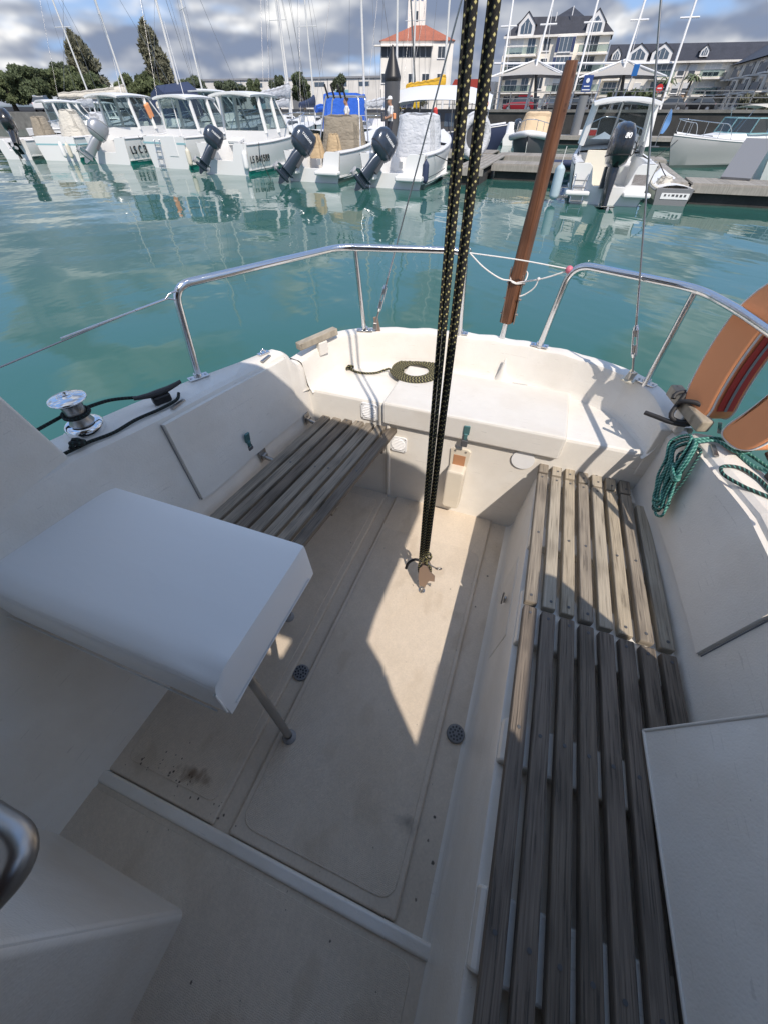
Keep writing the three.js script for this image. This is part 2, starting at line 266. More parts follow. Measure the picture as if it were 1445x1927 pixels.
function text(str, size, depth = 0.004, slant = 0) { const g = new TextGeometry(str, { font, size, depth, curveSegments: 3, bevelEnabled: false }); g.computeBoundingBox(); const b = g.boundingBox; g.translate(-(b.min.x + b.max.x) / 2, -(b.min.y + b.max.y) / 2, 0); if (slant) g.applyMatrix4(new THREE.Matrix4().makeShear(0, 0, slant, 0, 0, 0)); return g; }

// ---------------------------------------------------------------- water and land
const waterMat = phy([0.036, 0.124, 0.105], 0.03, { ior: 1.33, bumpMap: cl(T.water, 1 / 7, 1 / 7), bumpScale: 0.0095 });
{
  // one sheet, finer near the boat, gently heaved
  const pos = [], idx = [], xs = [], zs = [];
  const grid = (a, b, fine, out) => { let v = a; while (v < b) { out.push(v); const d = Math.abs(v + (out === zs ? 14 : 4)); v += d < 26 ? fine : Math.min(60, fine + (d - 26) * 0.12); } out.push(b); };
  grid(-900, 900, 0.3, xs); grid(-900, 500, 0.3, zs);
  const heave = (x, z) => { const f = Math.exp(-((x + 4) ** 2 + (z + 14) ** 2) / 1800); return f * (0.006 * Math.sin(x * 0.9 + z * 1.7 + 2 * Math.sin(z * 0.31)) + 0.0035 * Math.sin(x * 2.1 - z * 2.6 + 1.5 * Math.sin(x * 0.4)) + 0.0012 * Math.sin(x * 4.3 + z * 3.9)); };
  for (const z of zs) for (const x of xs) pos.push(x, heave(x, z), z);
  const nx = xs.length; for (let j = 0; j < zs.length - 1; j++) for (let i = 0; i < nx - 1; i++) { const a = j * nx + i; idx.push(a, a + nx, a + 1, a + 1, a + nx, a + nx + 1); }
  const g = new THREE.BufferGeometry(); g.setAttribute('position', new THREE.Float32BufferAttribute(pos, 3)); g.setIndex(idx); g.computeVertexNormals();
  const uv = new Float32Array(pos.length / 3 * 2); for (let i = 0; i < uv.length / 2; i++) { uv[2 * i] = pos[3 * i]; uv[2 * i + 1] = pos[3 * i + 2]; }
  g.setAttribute('uv', new THREE.BufferAttribute(uv, 2));
  const m = new THREE.Mesh(g, waterMat); m.name = 'water'; m.receiveShadow = true; m.userData.kind = 'structure'; scene.add(m);
}

// ---------------------------------------------------------------- the sailing boat we stand on (stern towards -z, centre line x = -0.19)
const CXB = -0.19, SOLE = 0.45;
const zSt = [1.6, 0.3, -0.2, -0.5, -0.75, -1.0, -1.2, -1.42];
const H45 = [0.72, 0.72, 0.71, 0.705, 0.70, 0.69, 0.68, 0.66], H86 = [0.90, 0.90, 0.90, 0.84, 0.775, 0.755, 0.735, 0.70], H120 = [0.99, 0.99, 0.99, 0.955, 0.875, 0.82, 0.77, 0.725], HOUT = [1.26, 1.22, 1.18, 1.135, 1.065, 0.975, 0.885, 0.80];
// the port side stands a little lower and wider
const H86P = [0.83, 0.83, 0.83, 0.825, 0.815, 0.795, 0.775, 0.745], H120P = [0.97, 0.95, 0.93, 0.90, 0.897, 0.880, 0.815, 0.745], HOUTP = [1.27, 1.25, 1.21, 1.175, 1.12, 1.035, 0.945, 0.815];
const TOPS = s => s > 0 ? 1.165 : 1.2;
const wallHalf = (z, y, s = -1) => { const a = interp(zSt, H45, z), b = interp(zSt, s > 0 ? H86P : H86, z), c = interp(zSt, s > 0 ? H120P : H120, z); return y < 0.86 ? lerp(a, b, (y - 0.45) / 0.41) : lerp(b, c, (y - 0.86) / (TOPS(s) - 0.86)); };
const boat = wthing('sailing_boat', 'white sailing boat whose open cockpit with slatted benches fills the foreground', 'sailboat', [CXB, 0, -0.4]);

// topsides, side deck and cockpit wall in one moulding for each side
const topY = (z, s) => z > -1.335 ? TOPS(s) : lerp(TOPS(s), s > 0 ? 1.118 : 1.125, sstep(-1.335, -1.40, z));
const zRun = []; for (let z = 1.6; z > -1.30; z -= 0.1) zRun.push(z); zRun.push(-1.30, -1.335, -1.35, -1.365, -1.38, -1.40, -1.42);
const sideRings = (s, yLow) => zRun.map(z => {
  const h = topY(z, s), i12 = interp(zSt, s > 0 ? H120P : H120, z), out = interp(zSt, s > 0 ? HOUTP : HOUT, z), X = d => CXB + s * d, iTop = wallHalf(z, h, s);
  return [[X(wallHalf(z, yLow, s)), yLow, z], [X(wallHalf(z, 0.86, s)), 0.86, z], [X(wallHalf(z, 0.93, s)), 0.93, z], [X(wallHalf(z, 1.03, s)), 1.03, z], [X(lerp(iTop, i12, 0.5) - 0.006), h - 0.03, z], [X(i12 + 0.004), h - 0.009, z], [X(i12 + 0.02), h, z], [X(out - 0.03), h + 0.002, z], [X(out - 0.008), h - 0.008, z], [X(out), h - 0.03, z], [X(out - 0.03), 0.6, z], [X(out - 0.14), 0.05, z], [X(out * 0.6), -0.3, z]];
});
for (const [s, y] of [[-1, 0.40], [1, 0.40]]) part('side_moulding', loft(sideRings(s, y), { crease: 0.5 }), M.gel, boat);

// transom wall with its rounded rim
const tr = []; { const c = new THREE.CatmullRomCurve3([[0.747, -1.42], [0.712, -1.52], [0.665, -1.62], [0.60, -1.70], [0.48, -1.768], [0.33, -1.815], [0.17, -1.845], [0, -1.855], [-0.17, -1.845], [-0.33, -1.815], [-0.48, -1.768], [-0.60, -1.70], [-0.665, -1.62], [-0.70, -1.52], [-0.725, -1.42]].map(p => V(p[0], 0, p[1]))); for (let i = 0; i <= 72; i++) { const p = c.getPoint(i / 72), t = c.getTangent(i / 72); tr.push([p.x, p.z, t.z, -t.x]); } }
const rimY = z => lerp(1.125, 1.16, sstep(-1.42, -1.62, z));
part('transom', loft(tr.map(([x, z, nx, nz]) => {
  const n = Math.hypot(nx, nz) || 1; let ux = nx / n, uz = nz / n; if (ux * x + uz * (z + 1.1) < 0) { ux = -ux; uz = -uz; }
  const h = rimY(z) + 0.0035 * Math.sin(x * 41) * sstep(0.55, 0.3, Math.abs(x)), w = lerp(0.075, 0.06, sstep(-1.42, -1.6, z)), P = (d, y) => [CXB + x + ux * d, y, z + uz * d];
  return [P(-0.045, 0.985), P(-0.03, 1.004), P(-0.02, 1.03), P(-0.008, h - 0.02), P(-0.002, h - 0.006), P(0.012, h), P(w - 0.012, h), P(w - 0.002, h - 0.008), P(w, h - 0.03), P(w - 0.02, 0.5), P(w - 0.1, 0), P(w - 0.2, -0.3)];
}), { crease: 0.5 }), M.gel, boat);

// aft locker block: shelf on top, bulkhead in front
{
  const out = [[CXB - 0.72, -1.42], [CXB + 0.79, -1.42], [CXB + 0.785, -1.445]]; const back = tr.slice(3).map(p => [CXB + p[0] * 0.985, p[1] + 0.02]); out.push(...back);
  part('aft_bulkhead', plan(out, 0.40, 1.0, 0.014), M.gel, boat);
  part('corner_fillet', [rbb(CXB + 0.712, CXB + 0.80, 0.90, 1.112, -1.47, -1.416, 0.006)], M.gel, boat);
  part('bulkhead_bead', [rbb(-0.512, -0.494, 0.45, 0.985, -1.428, -1.409, 0.007)], M.gel, boat);
}
const lid = part('locker_lid', [rbb(-0.525, 0.238, 0.908, 1.018, -1.768, -1.394, 0.012, 3)], M.gelSkid, boat);
part('lid_hinge', [rbb(-0.02, 0.05, 1.0, 1.008, -1.79, -1.765, 0.002)], M.steel, lid); lid.children[0].position.set(0, 0, 0);
part('moulded_fillet', [lathe([[0.034, 0], [0.026, 0.012], [0.014, 0.05], [0.004, 0.10], [0, 0.105]], -0.075, 0.998, -1.815, 20)], M.gel, boat);
part('moulded_fillet', [lathe([[0.03, 0], [0.022, 0.012], [0.012, 0.05], [0.003, 0.09], [0, 0.095]], 0.46, 0.998, -1.635, 20)], M.gel, boat);

// cockpit sole: low gutters, raised floors, non-slip panels
const soleMap = (() => {     // dirt that lies on the sole: specks, a rust stain, grime along the joints (x -1.05..0.2, z -1.45..0.75)
  const sp = []; for (let i = 0; i < 110; i++) sp.push([rnd(), rnd(), rr(0.0004, 0.0015), rr(0.4, 0.8)]);
  for (let i = 0; i < 20; i++) { const t = rnd(); sp.push([lerp(0.13, 0.5, t) + rr(-0.02, 0.02), 0.675 + rr(-0.012, 0.01), rr(0.0008, 0.0026), rr(0.5, 0.9)]); }
  for (let i = 0; i < 24; i++) sp.push([0.90 + rr(-0.02, 0.06), rnd(), rr(0.001, 0.0035), rr(0.4, 0.8)]);
  for (let i = 0; i < 14; i++) sp.push([0.27 + rr(-0.05, 0.06), 0.662 + rr(-0.02, 0.008), rr(0.0008, 0.0022), rr(0.5, 0.9)]);
  const N = 64, cell = new Map(); sp.forEach(s => { const k = Math.floor(s[0] * N) + ',' + Math.floor(s[1] * N); (cell.get(k) || cell.set(k, []).get(k)).push(s); });
  return tex(1024, 1024, (u, v) => {
    const a = fbm(u * 7, v * 9, 5), b = fbm(u * 60, v * 80, 3); let c = mix3([0.875, 0.825, 0.76], [0.85, 0.797, 0.728], sstep(0.35, 0.7, a)).map(x => x * (0.98 + 0.03 * b));
    const bl = fbm(u * 16 + 40, v * 18, 4); const gr2 = vnoise(u * 420, v * 700), gr3 = vnoise(u * 230 + 9, v * 390); c = c.map(x => x * (0.955 + 0.05 * gr2 + 0.03 * gr3)); c = mix3(c, [0.70, 0.63, 0.54], 0.22 * sstep(0.62, 0.8, bl));
    const ci = Math.floor(u * N), cj = Math.floor(v * N);
    for (let j = -1; j <= 1; j++) for (let i = -1; i <= 1; i++) for (const s of cell.get((ci + i) + ',' + (cj + j)) || []) { const d = Math.hypot(u - s[0], (v - s[1]) * 1.7) / s[2] + (b - 0.5) * 2.4; if (d < 1) c = mix3(c, [0.16, 0.14, 0.12], s[3]); }
    const rs = Math.hypot((u - 0.33) / 0.045, (v - 0.655) / 0.012) + (fbm(u * 90, v * 90, 3) - 0.5) * 1.3; if (rs < 1) c = mix3(c, [0.40, 0.31, 0.23], 0.7 * (1 - rs));
    const gr = Math.hypot((u - 0.86) / 0.03, (v - 0.60) / 0.012) + (b - 0.5) * 1.2; if (gr < 1) c = mix3(c, [0.46, 0.43, 0.40], 0.5 * (1 - gr));
    return c;
  }, true);
})();
const soleUV = g => { g = join(g); const p = g.attributes.position, uv = g.attributes.uv; for (let i = 0; i < p.count; i++) uv.setXY(i, (p.getX(i) + 1.05) / 1.25, (p.getZ(i) + 1.45) / 2.2); return g; };
const skidMat = std([1.0, 0.99, 0.97], 0.62, 0, { map: soleMap, bumpMap: cl(T.skid, 1.25 * 4.2, 2.2 * 4.2), bumpScale: 0.0007 });
const soleMat = std([0.91, 0.90, 0.88], 0.5, 0, { map: soleMap });
const sole = part('cockpit_sole', soleUV([bb(-1.15, 0.22, 0.38, 0.434, -1.425, 1.6)]), soleMat, boat, true);
part('raised_floor', soleUV([rbb(-0.93, -0.508, 0.40, 0.449, -1.425, 0.075, 0.008)]), soleMat, boat, true);
part('raised_floor', soleUV([rbb(-0.455, 0.058, 0.40, 0.449, -1.425, 0.075, 0.008)]), soleMat, boat, true);
const roundedPlan = (x0, x1, z0, z1, r) => { const s = new THREE.Shape(); s.moveTo(x0 + r, -z0); s.lineTo(x1 - r, -z0); s.quadraticCurveTo(x1, -z0, x1, -z0 - r); s.lineTo(x1, -z1 + r); s.quadraticCurveTo(x1, -z1, x1 - r, -z1); s.lineTo(x0 + r, -z1); s.quadraticCurveTo(x0, -z1, x0, -z1 + r); s.lineTo(x0, -z0 - r); s.quadraticCurveTo(x0, -z0, x0 + r, -z0); return s; };
const padGeo = (x0, x1, z0, z1, r, y) => { const g = extr(roundedPlan(x0, x1, z0, z1, r), 0.003, 0.0015); g.rotateX(-Math.PI / 2); g.translate(0, y, 0); return soleUV(g); };
part('non_slip_panel', padGeo(-0.435, 0.04, -1.19, 0.045, 0.05, 0.4475), skidMat, boat, true);
part('non_slip_panel', padGeo(-0.875, -0.535, -1.36, 0.03, 0.03, 0.4475), skidMat, boat, true);
part('non_slip_panel', padGeo(-0.985, 0.12, 0.125, 0.9, 0.03, 0.4475), skidMat, boat, true);
part('step_floor', soleUV([rbb(-1.10, 0.17, 0.40, 0.449, 0.088, 1.5, 0.008)]), soleMat, boat, true);
part('threshold_bead', soleUV([rb(1.26, 0.022, 0.034, 0.009, -0.46, 0.4475, 0.094, 0, 0, 0, 4)]), M.gel, boat);
for (const x of [-0.482, 0.106]) {                                                     // drains
  const d = part('drain', [lathe([[0.030, 0], [0.030, 0.008], [0.026, 0.0105], [0.0, 0.0105]], x, 0.434, -0.41, 24)], M.midGrey, boat);
  const holes = []; for (let k = 0; k < 6; k++) { const a = k / 6 * 6.283; holes.push(cyl(0.0035, 0.0035, 0.002, x + 0.010 * Math.cos(a), 0.4452, -0.41 + 0.010 * Math.sin(a), 8)); } for (let k = 0; k < 11; k++) { const a = k / 11 * 6.283; holes.push(cyl(0.0035, 0.0035, 0.002, x + 0.020 * Math.cos(a), 0.4452, -0.41 + 0.020 * Math.sin(a), 8)); }
  part('drain_hole', holes, M.black, d);
}
// port locker under the long bench: sloped face, troughs between ribs
{
  const zs = [-1.425, 1.55]; const prof = [[0.120, 0.43], [0.140, 0.437], [0.152, 0.452], [0.160, 0.48], [0.1833, 0.776], [0.1855, 0.785], [0.193, 0.790], [0.66, 0.790]];
  part('bench_locker', loft(zs.map(z => prof.map(p => [p[0], p[1], z]))), M.gel, boat);
  const ribZ = [[-1.425, -1.345], [-1.08, -0.995], [-0.79, -0.61], [-0.38, -0.29], [-0.05, 0.06], [0.33, 0.41]];
  for (const [a, b] of ribZ) part('bench_rib', [extr([[0.190, 0.70], [0.1865, 0.80], [0.190, 0.818], [0.198, 0.826], [0.66, 0.826], [0.66, 0.676]], b - a, 0.006).translate(0, 0, a)], M.gel, boat);
  const d = part('locker_door', [loft([-1.02, -0.68].map(z => [[0.1645, 0.50, z], [0.1602, 0.50, z], [0.1755, 0.70, z], [0.180, 0.70, z]]), { capA: true, capB: true })], M.gel, boat);
  const la = part('turn_latch', [rb(0.008, 0.03, 0.014, 0.003, 0.163, 0.63, -0.86), rb(0.006, 0.012, 0.045, 0.002, 0.153, 0.634, -0.86, 0.7, 0, 0)], M.dullSteel, d);
}
// locker panels set into both cockpit sides
for (const s of [-1, 1]) {
  const o = s > 0 ? 0.028 : 0, zA = y => lerp(-0.715, -0.757, (y - 0.90) / 0.285) + o, zB = y => (s > 0 ? -1.262 : -1.322), yA = 0.902, yB = s > 0 ? 1.145 : 1.180, t = 0.014, nz = 14, ny = 8, rows = [];
  const pt = (z, y, d) => [CXB + s * (wallHalf(z, y, s) - d), y, z];
  for (let i = -1; i <= nz + 1; i++) { const edge = i < 0 || i > nz, row = []; for (let j = -1; j <= ny + 1; j++) { const y = lerp(yA, yB, clamp(j / ny)), z = lerp(zA(y), zB(y), clamp(i / nz)), rim = i === 0 || i === nz || j === 0 || j === ny; row.push(pt(z, y, edge || j < 0 || j > ny ? -0.004 : rim ? t - 0.002 : t)); } rows.push(row); }
  const p = part('side_locker_panel', loft(rows, { crease: 0.7 }), M.gel, boat);
  const seam = (A, B) => { const q = []; for (let k = 0; k <= 10; k++) { const z = lerp(A[0], B[0], k / 10), y = lerp(A[1], B[1], k / 10); q.push(pt(z, y, 0.0005)); } return tube(q, 0.0019, 20, 6); };
  part('panel_joint', [seam([zA(yA) + 0.004, yA], [zA(yB) + 0.004, yB])], M.midGrey, p); part('panel_joint', [seam([zB(0) - 0.004, yA], [zB(0) - 0.004, yB])], M.midGrey, p); part('panel_joint', [seam([zA(yA), yA - 0.004], [zB(0), yA - 0.004])], M.midGrey, p);
  for (const z of [-0.85, -1.25]) part('hinge', [box(0.012, 0.005, 0.06, CXB + s * (interp(zSt, s > 0 ? H120P : H120, z) + 0.018), TOPS(s) + 0.003, z)], M.dullSteel, p);
}
// wheelhouse: two side walls with raked after edges, inner liner to port, roof with rounded corner, pillars
const wallPoly = edge => [...edge, [1.9, 1.55], [0.84, 1.55]];
const sideWall = (x, pts, t) => { const g = extr(pts.map(p => [-p[1], p[0]]), t, 0.008); g.rotateY(Math.PI / 2); g.translate(x, 0, 0); return g; };      // points (y, z)
part('wheelhouse_wall', sideWall(0.735, [[0.90, -0.50], [1.18, -0.425], [1.25, -0.39], [1.81, -0.200], [1.845, -0.178], [1.845, 1.55], [0.90, 1.55]], 0.03), M.gel, boat);
part('wheelhouse_wall', sideWall(-1.20, [[0.80, -0.58], [1.085, -0.533], [1.416, -0.47], [1.86, -0.37], [1.9, -0.35], [1.9, 1.55], [0.80, 1.55]], 0.03), M.gel, boat);
part('inner_liner', loft([[[0.50, 0.862, -0.455], [0.62, 1.09, -0.47], [0.732, 1.25, -0.392]], [[0.528, 0.862, 0], [0.635, 1.10, 0], [0.732, 1.27, 0]], [[0.54, 0.862, 1.5], [0.64, 1.10, 1.5], [0.732, 1.27, 1.5]]], { crease: 0.5 }), M.gel, boat);
part('inner_liner_edge', [bar([0.50, 0.862, -0.455], [0.62, 1.09, -0.47], 0.004), bar([0.62, 1.09, -0.47], [0.735, 1.25, -0.392], 0.004), bar([0.50, 0.862, -0.455], [0.528, 0.862, 0], 0.004)], M.gel, boat);
{
  const k = x => x + CXB; // roof outline, after edge curved, port corner rounded as its shadow shows
  const out = [[-1.2, -0.12], [-1.15, -0.26], [-1.02, -0.34], [-0.601, -0.428], [-0.266, -0.453], [0.099, -0.398], [0.334, -0.333], [0.469, -0.318], [0.549, -0.293], [0.604, -0.218], [0.639, -0.098], [0.639, 0.532], [0.649, 0.652], [0.749, 0.732], [0.8, 1.6], [-1.2, 1.6]];
  part('wheelhouse_roof', plan(out, 2.285, 2.32, 0.012, [[[0.28, 0.73], [0.39, 0.73], [0.39, 0.85], [0.28, 0.85]]]), M.gel, boat);  // opening in the roof added to throw a lit patch on the sole
  part('roof_pillar', [beam([0.75, 1.88, 0.72], [0.72, 2.30, 0.76], 0.05, 0.06)], M.gel, boat);
  part('added_side_panel', [bb(0.72, 0.76, 1.88, 2.29, 0.74, 1.55)], M.teak, boat); part('added_side_panel', [bb(-1.20, -1.17, 1.88, 2.29, 0.05, 1.55)], M.teak, boat); part('added_lining', [bb(0.718, 0.734, 1.28, 1.88, 0.35, 1.5)], M.teak, boat); part('added_lining', [bb(-1.168, -1.158, 0.46, 1.88, 0.3, 1.5)], M.teak, boat);  // unseen dark panels and linings added to shut out sky light and cut bounce
  part('wheelhouse_front', [bb(-1.20, 0.76, 0.43, 2.29, 1.50, 1.55)], M.teak, boat); part('added_headliner', [bb(-1.10, 0.60, 2.268, 2.284, 0.0, 0.70)], M.teak, boat); part('added_headliner', [bb(-1.10, 0.60, 2.268, 2.284, 0.88, 1.5)], M.teak, boat);  // solid front and dark headliner added out of view to darken the interior
}
part('companionway_block', [rbb(-1.175, -0.462, 0.43, 1.55, 0.246, 1.5, 0.018, 3)], M.gel, boat);
part('grab_rail', [bentTube([[-0.93, 1.25, 0.25], [-0.93, 1.25, 0.135], [-0.436, 1.235, 0.135], [-0.48, 1.20, 0.25]], 0.0215, 0.05, 18)], M.dullSteel, boat);
// boom above, mast forward (outside the picture; the sheet hangs from them)
part('boom', [bar([-0.19, 2.95, -1.0], [-0.19, 3.05, 4.9], 0.03, 0.045, 14)], M.mast, boat);
part('mast', [bar([-0.19, 1.2, 5.0], [-0.19, 9.5, 5.1], 0.065, 0.05, 14)], M.mast, boat);

// stern rail, two halves
const R1 = 0.0125;
const rail = part('stern_rail', [bentTube([[-1.117, 1.20, -1.027], [-1.105, 1.505, -1.05], [-0.80, 1.512, -1.655], [-0.32, 1.505, -1.80], [-0.311, 1.16, -1.862]], R1, 0.055), bar([-0.744, 1.16, -1.745], [-0.745, 1.503, -1.682], 0.0105)], M.steel, boat);
const rail2 = part('stern_rail', [bentTube([[0.054, 1.16, -1.85], [0.085, 1.50, -1.79], [0.47, 1.50, -1.62], [0.545, 1.50, -1.44], [0.66, 1.50, -0.98], [0.70, 1.2, -0.93]], R1, 0.075), bar([0.468, 1.15, -1.645], [0.462, 1.49, -1.618], 0.0105)], M.steel, boat);
const foot = (p, x, y, z, ry) => part('foot_plate', [rb(0.075, 0.006, 0.032, 0.002, x, y, z, 0, ry, 0), cyl(0.017, 0.015, 0.012, x, y + 0.008, z), cyl(0.005, 0.005, 0.004, x + 0.028 * Math.cos(ry), y + 0.004, z - 0.028 * Math.sin(ry), 8), cyl(0.005, 0.005, 0.004, x - 0.028 * Math.cos(ry), y + 0.004, z + 0.028 * Math.sin(ry), 8)], M.steel, p);
foot(rail, -1.117, 1.206, -1.027, 1.1); foot(rail, -0.744, 1.164, -1.748, 0.35); foot(rail, -0.311, 1.166, -1.866, 0.08); foot(rail2, 0.054, 1.166, -1.853, -0.1); foot(rail2, 0.47, 1.164, -1.655, -0.6);
// chainplates for the two lower stays
part('chainplate', [rb(0.022, 0.07, 0.005, 0.002, -0.692, 1.185, -1.775, -0.2, 0.4, 0.2)], M.bronze, boat); part('chainplate', [rb(0.03, 0.05, 0.008, 0.002, 0.408, 1.175, -1.655, -0.2, -0.5, -0.2), rb(0.05, 0.008, 0.03, 0.002, 0.408, 1.158, -1.66, 0, -0.5, 0)], M.cream, boat);

// winch on the starboard deck
{
  const X = -1.215, Y = 1.203, Zw = -0.625;
  const w = part('winch', [lathe([[0.0521, 0.0000], [0.0546, 0.0054], [0.0546, 0.0216], [0.0521, 0.0279], [0.0462, 0.0324], [0.0386, 0.0342], [0.0000, 0.0342]], X, Y, Zw, 72)], M.chrome, boat);
  part('winch_pad', [lathe([[0.0739, -0.0036], [0.0655, 0.0000], [0.0571, 0.0036], [0.0000, 0.0036]], X, Y, Zw, 40)], M.gel, w);
  part('drum', [lathe([[0.0353, 0.0333], [0.0294, 0.0450], [0.0281, 0.0765], [0.0302, 0.0945], [0.0370, 0.1026], [0.0470, 0.1062]], X, Y, Zw, 72)], M.dullSteel, w);
  part('winch_top', [lathe([[0.0470, 0.1062], [0.0508, 0.1085], [0.0512, 0.1111], [0.0487, 0.1148], [0.0378, 0.1188], [0.0252, 0.1211], [0.0202, 0.1220], [0.0189, 0.1251], [0.0147, 0.1251], [0.0126, 0.1152], [0.0000, 0.1134]], X, Y, Zw, 72)], M.chrome, w);
  part('handle_socket', [cyl(0.011, 0.011, 0.002, X, Y + 0.1165, Zw, 8)], M.black, w);
}
const hornCleat = (x, y, z, ry, L = 0.15) => { const g = [rb(0.028, 0.03, 0.06, 0.008, 0, 0.012, 0), loft([-1, -0.8, -0.4, 0, 0.4, 0.8, 1].map(t => { const r = 0.014 * (1 - 0.45 * Math.abs(t)), ring = []; for (let k = 0; k < 10; k++) { const a = k / 10 * 6.283; ring.push([r * 0.9 * Math.cos(a), 0.034 + 0.010 * t * t + r * 0.8 * Math.sin(a), t * L / 2]); } return ring; }), { closedU: true, capA: true, capB: true })]; return part('horn_cleat', g.map(q => xf(norm(q), x, y, z, 0, ry, 0)), M.black, boat); };
hornCleat(-1.12, 1.203, -0.845, -0.42, 0.16); hornCleat(0.755, 1.166, -1.14, 0.3, 0.16);
// wooden fairlead blocks on both quarters
part('wooden_chock', [xf(norm(rb(0.034, 0.03, 0.215, 0.004)), -0.885, 1.185, -1.535, 0.04, -0.42, 0)], M.woodA, boat);
part('chock_foot', [rb(0.03, 0.06, 0.05, 0.006, -0.875, 1.14, -1.55, 0, -0.42, 0)], M.gel, boat);
part('wooden_chock', [xf(norm(rb(0.040, 0.040, 0.225, 0.006)), 0.562, 1.205, -1.425, 0.03, 0.30, 0)], M.woodA, boat);
part('chock_foot', [rb(0.03, 0.07, 0.05, 0.006, 0.56, 1.155, -1.42, 0, 0.3, 0)], M.gel, boat);
// small deck fitting at the after end of the starboard deck
part('deck_eye', [rb(0.05, 0.006, 0.022, 0.002, -1.0, 1.206, -1.285, 0, 1.2, 0), xf(new THREE.TorusGeometry(0.009, 0.003, 8, 16), -1.0, 1.212, -1.285, 0.3, 0.6, 0)], M.steel, boat);

// fittings on the bulkhead
for (const [x, y] of [[-0.592, 0.945], [-0.452, 0.80]]) {
  const v = part('vent_cover', [extr(roundedPlan(-0.042, 0.042, -0.042, 0.042, 0.016), 0.004, 0.0015).translate(x, y, -1.418 + 0.002)], M.whitePlastic, boat);
  const ring = xf(new THREE.TorusGeometry(0.033, 0.003, 8, 32), x, y, -1.411); part('vent_ring', [ring], M.whitePlastic, v);
  for (let k = -3; k <= 3; k++) { const w = 2 * Math.sqrt(0.033 ** 2 - (k * 0.0085) ** 2); part('louvre', [box(w, 0.0055, 0.006, x, y + k * 0.0085, -1.409, 0.6)], M.whitePlastic, v); }
  part('vent_opening', [cyl(0.032, 0.032, 0.001, x, y, -1.4105, 24, Math.PI / 2)], M.midGrey, v);
  for (const q of [[-1, -1], [1, -1], [-1, 1], [1, 1]]) part('vent_screw', [cyl(0.003, 0.003, 0.002, x + q[0] * 0.034, y + q[1] * 0.034, -1.4105, 8, Math.PI / 2)], M.dullSteel, v);
}
part('round_cap', [cyl(0.047, 0.047, 0.008, 0.108, 0.862, -1.4155, 36, Math.PI / 2), rb(0.05, 0.012, 0.01, 0.003, 0.108, 0.902, -1.4135)], M.whitePlastic, boat);
const hasp = (x, y, z, ry, lean = 0) => { const p = part('hasp', [rb(0.026, 0.042, 0.008, 0.003, 0, 0.018, 0.004), rb(0.016, 0.03, 0.012, 0.004, 0, -0.012, 0.008)].map(g => xf(norm(g), x, y, z, lean, ry, 0)), M.tealMetal, boat); part('padlock', [xf(norm(rb(0.028, 0.034, 0.014, 0.004, 0, -0.044, 0.010)), x, y, z, lean, ry, 0), xf(norm(xf(new THREE.TorusGeometry(0.010, 0.0028, 8, 18), 0, -0.026, 0.011)), x, y, z, lean, ry, 0)], M.darkGrey, p); return p; };
hasp(-0.146, 0.948, -1.395, 0); hasp(-0.968 + 0.012, 0.975, -1.0, 1.45, 0.15);
// ---------------------------------------------------------------- things lying in or on the boat
// winch-handle pocket on the bulkhead
{
  const t = wthing('handle_pocket', 'stained cream plastic handle pocket screwed to the after bulkhead', 'holder', [-0.16, 0.53, -1.40]);
  const g = extr(roundedPlan(-0.041, 0.041, -0.115, 0.115, 0.02), 0.05, 0.008); g.translate(-0.158, 0.645, -1.412);
  part('pocket_body', [g], M.beigePlastic, t);
  part('back_plate', [extr([[-0.040, 0.10], [-0.045, 0.195], [-0.032, 0.205], [0.032, 0.205], [0.045, 0.195], [0.040, 0.10]], 0.006, 0.002).translate(-0.158, 0.645, -1.419)], M.beigePlastic, t);
  part('rusty_inside', [bb(-0.158 - 0.027, -0.158 + 0.027, 0.757, 0.815, -1.4115, -1.409)], M.rust, t);
  part('screw', [cyl(0.005, 0.005, 0.003, -0.182, 0.838, -1.410, 10, Math.PI / 2)], M.dullSteel, t); part('screw', [cyl(0.005, 0.005, 0.003, -0.134, 0.838, -1.410, 10, Math.PI / 2)], M.dullSteel, t);
}
// slatted benches: every slat a part; screws are sub-parts
const slatGeo = (L, w, h) => { const g = norm(rb(w, h, L, 0.0045, 0, 0, 0, 0, 0, 0, 2)); const p = g.attributes.position, uv = g.attributes.uv, n = g.attributes.normal; for (let i = 0; i < p.count; i++) { const up = Math.abs(n.getY(i)) > 0.6; uv.setXY(i, (up ? p.getX(i) : p.getY(i) + 0.03) * 9, p.getZ(i)); } return g; };
const screwGeo = join([cyl(0.0045, 0.0045, 0.002, 0, 0, 0, 8)]);
function slat(parent, name, a, b, w, h, mat, screws) {
  const A = V(...a), B = V(...b), d = B.clone().sub(A), g = slatGeo(d.length(), w, h); const o = rnd() * 7; const uv = g.attributes.uv; for (let i = 0; i < uv.count; i++) uv.setXY(i, uv.getX(i) + o * 1.37, uv.getY(i) + o);
  const m = new THREE.Mesh(g, mat); m.name = name; m.castShadow = m.receiveShadow = true; m.position.copy(A).add(B).multiplyScalar(0.5).sub(parent.position); m.quaternion.setFromUnitVectors(V(0, 0, 1), d.clone().normalize()); parent.add(m);
  for (const s of screws) { if (rnd() < 0.12) continue; const q = new THREE.Mesh(screwGeo, M.darkGrey); q.name = 'screw'; q.castShadow = q.receiveShadow = true; q.position.set(rr(-0.004, 0.004), h / 2 + 0.0004, s * d.length() / 2); m.add(q); }
  return m;
}
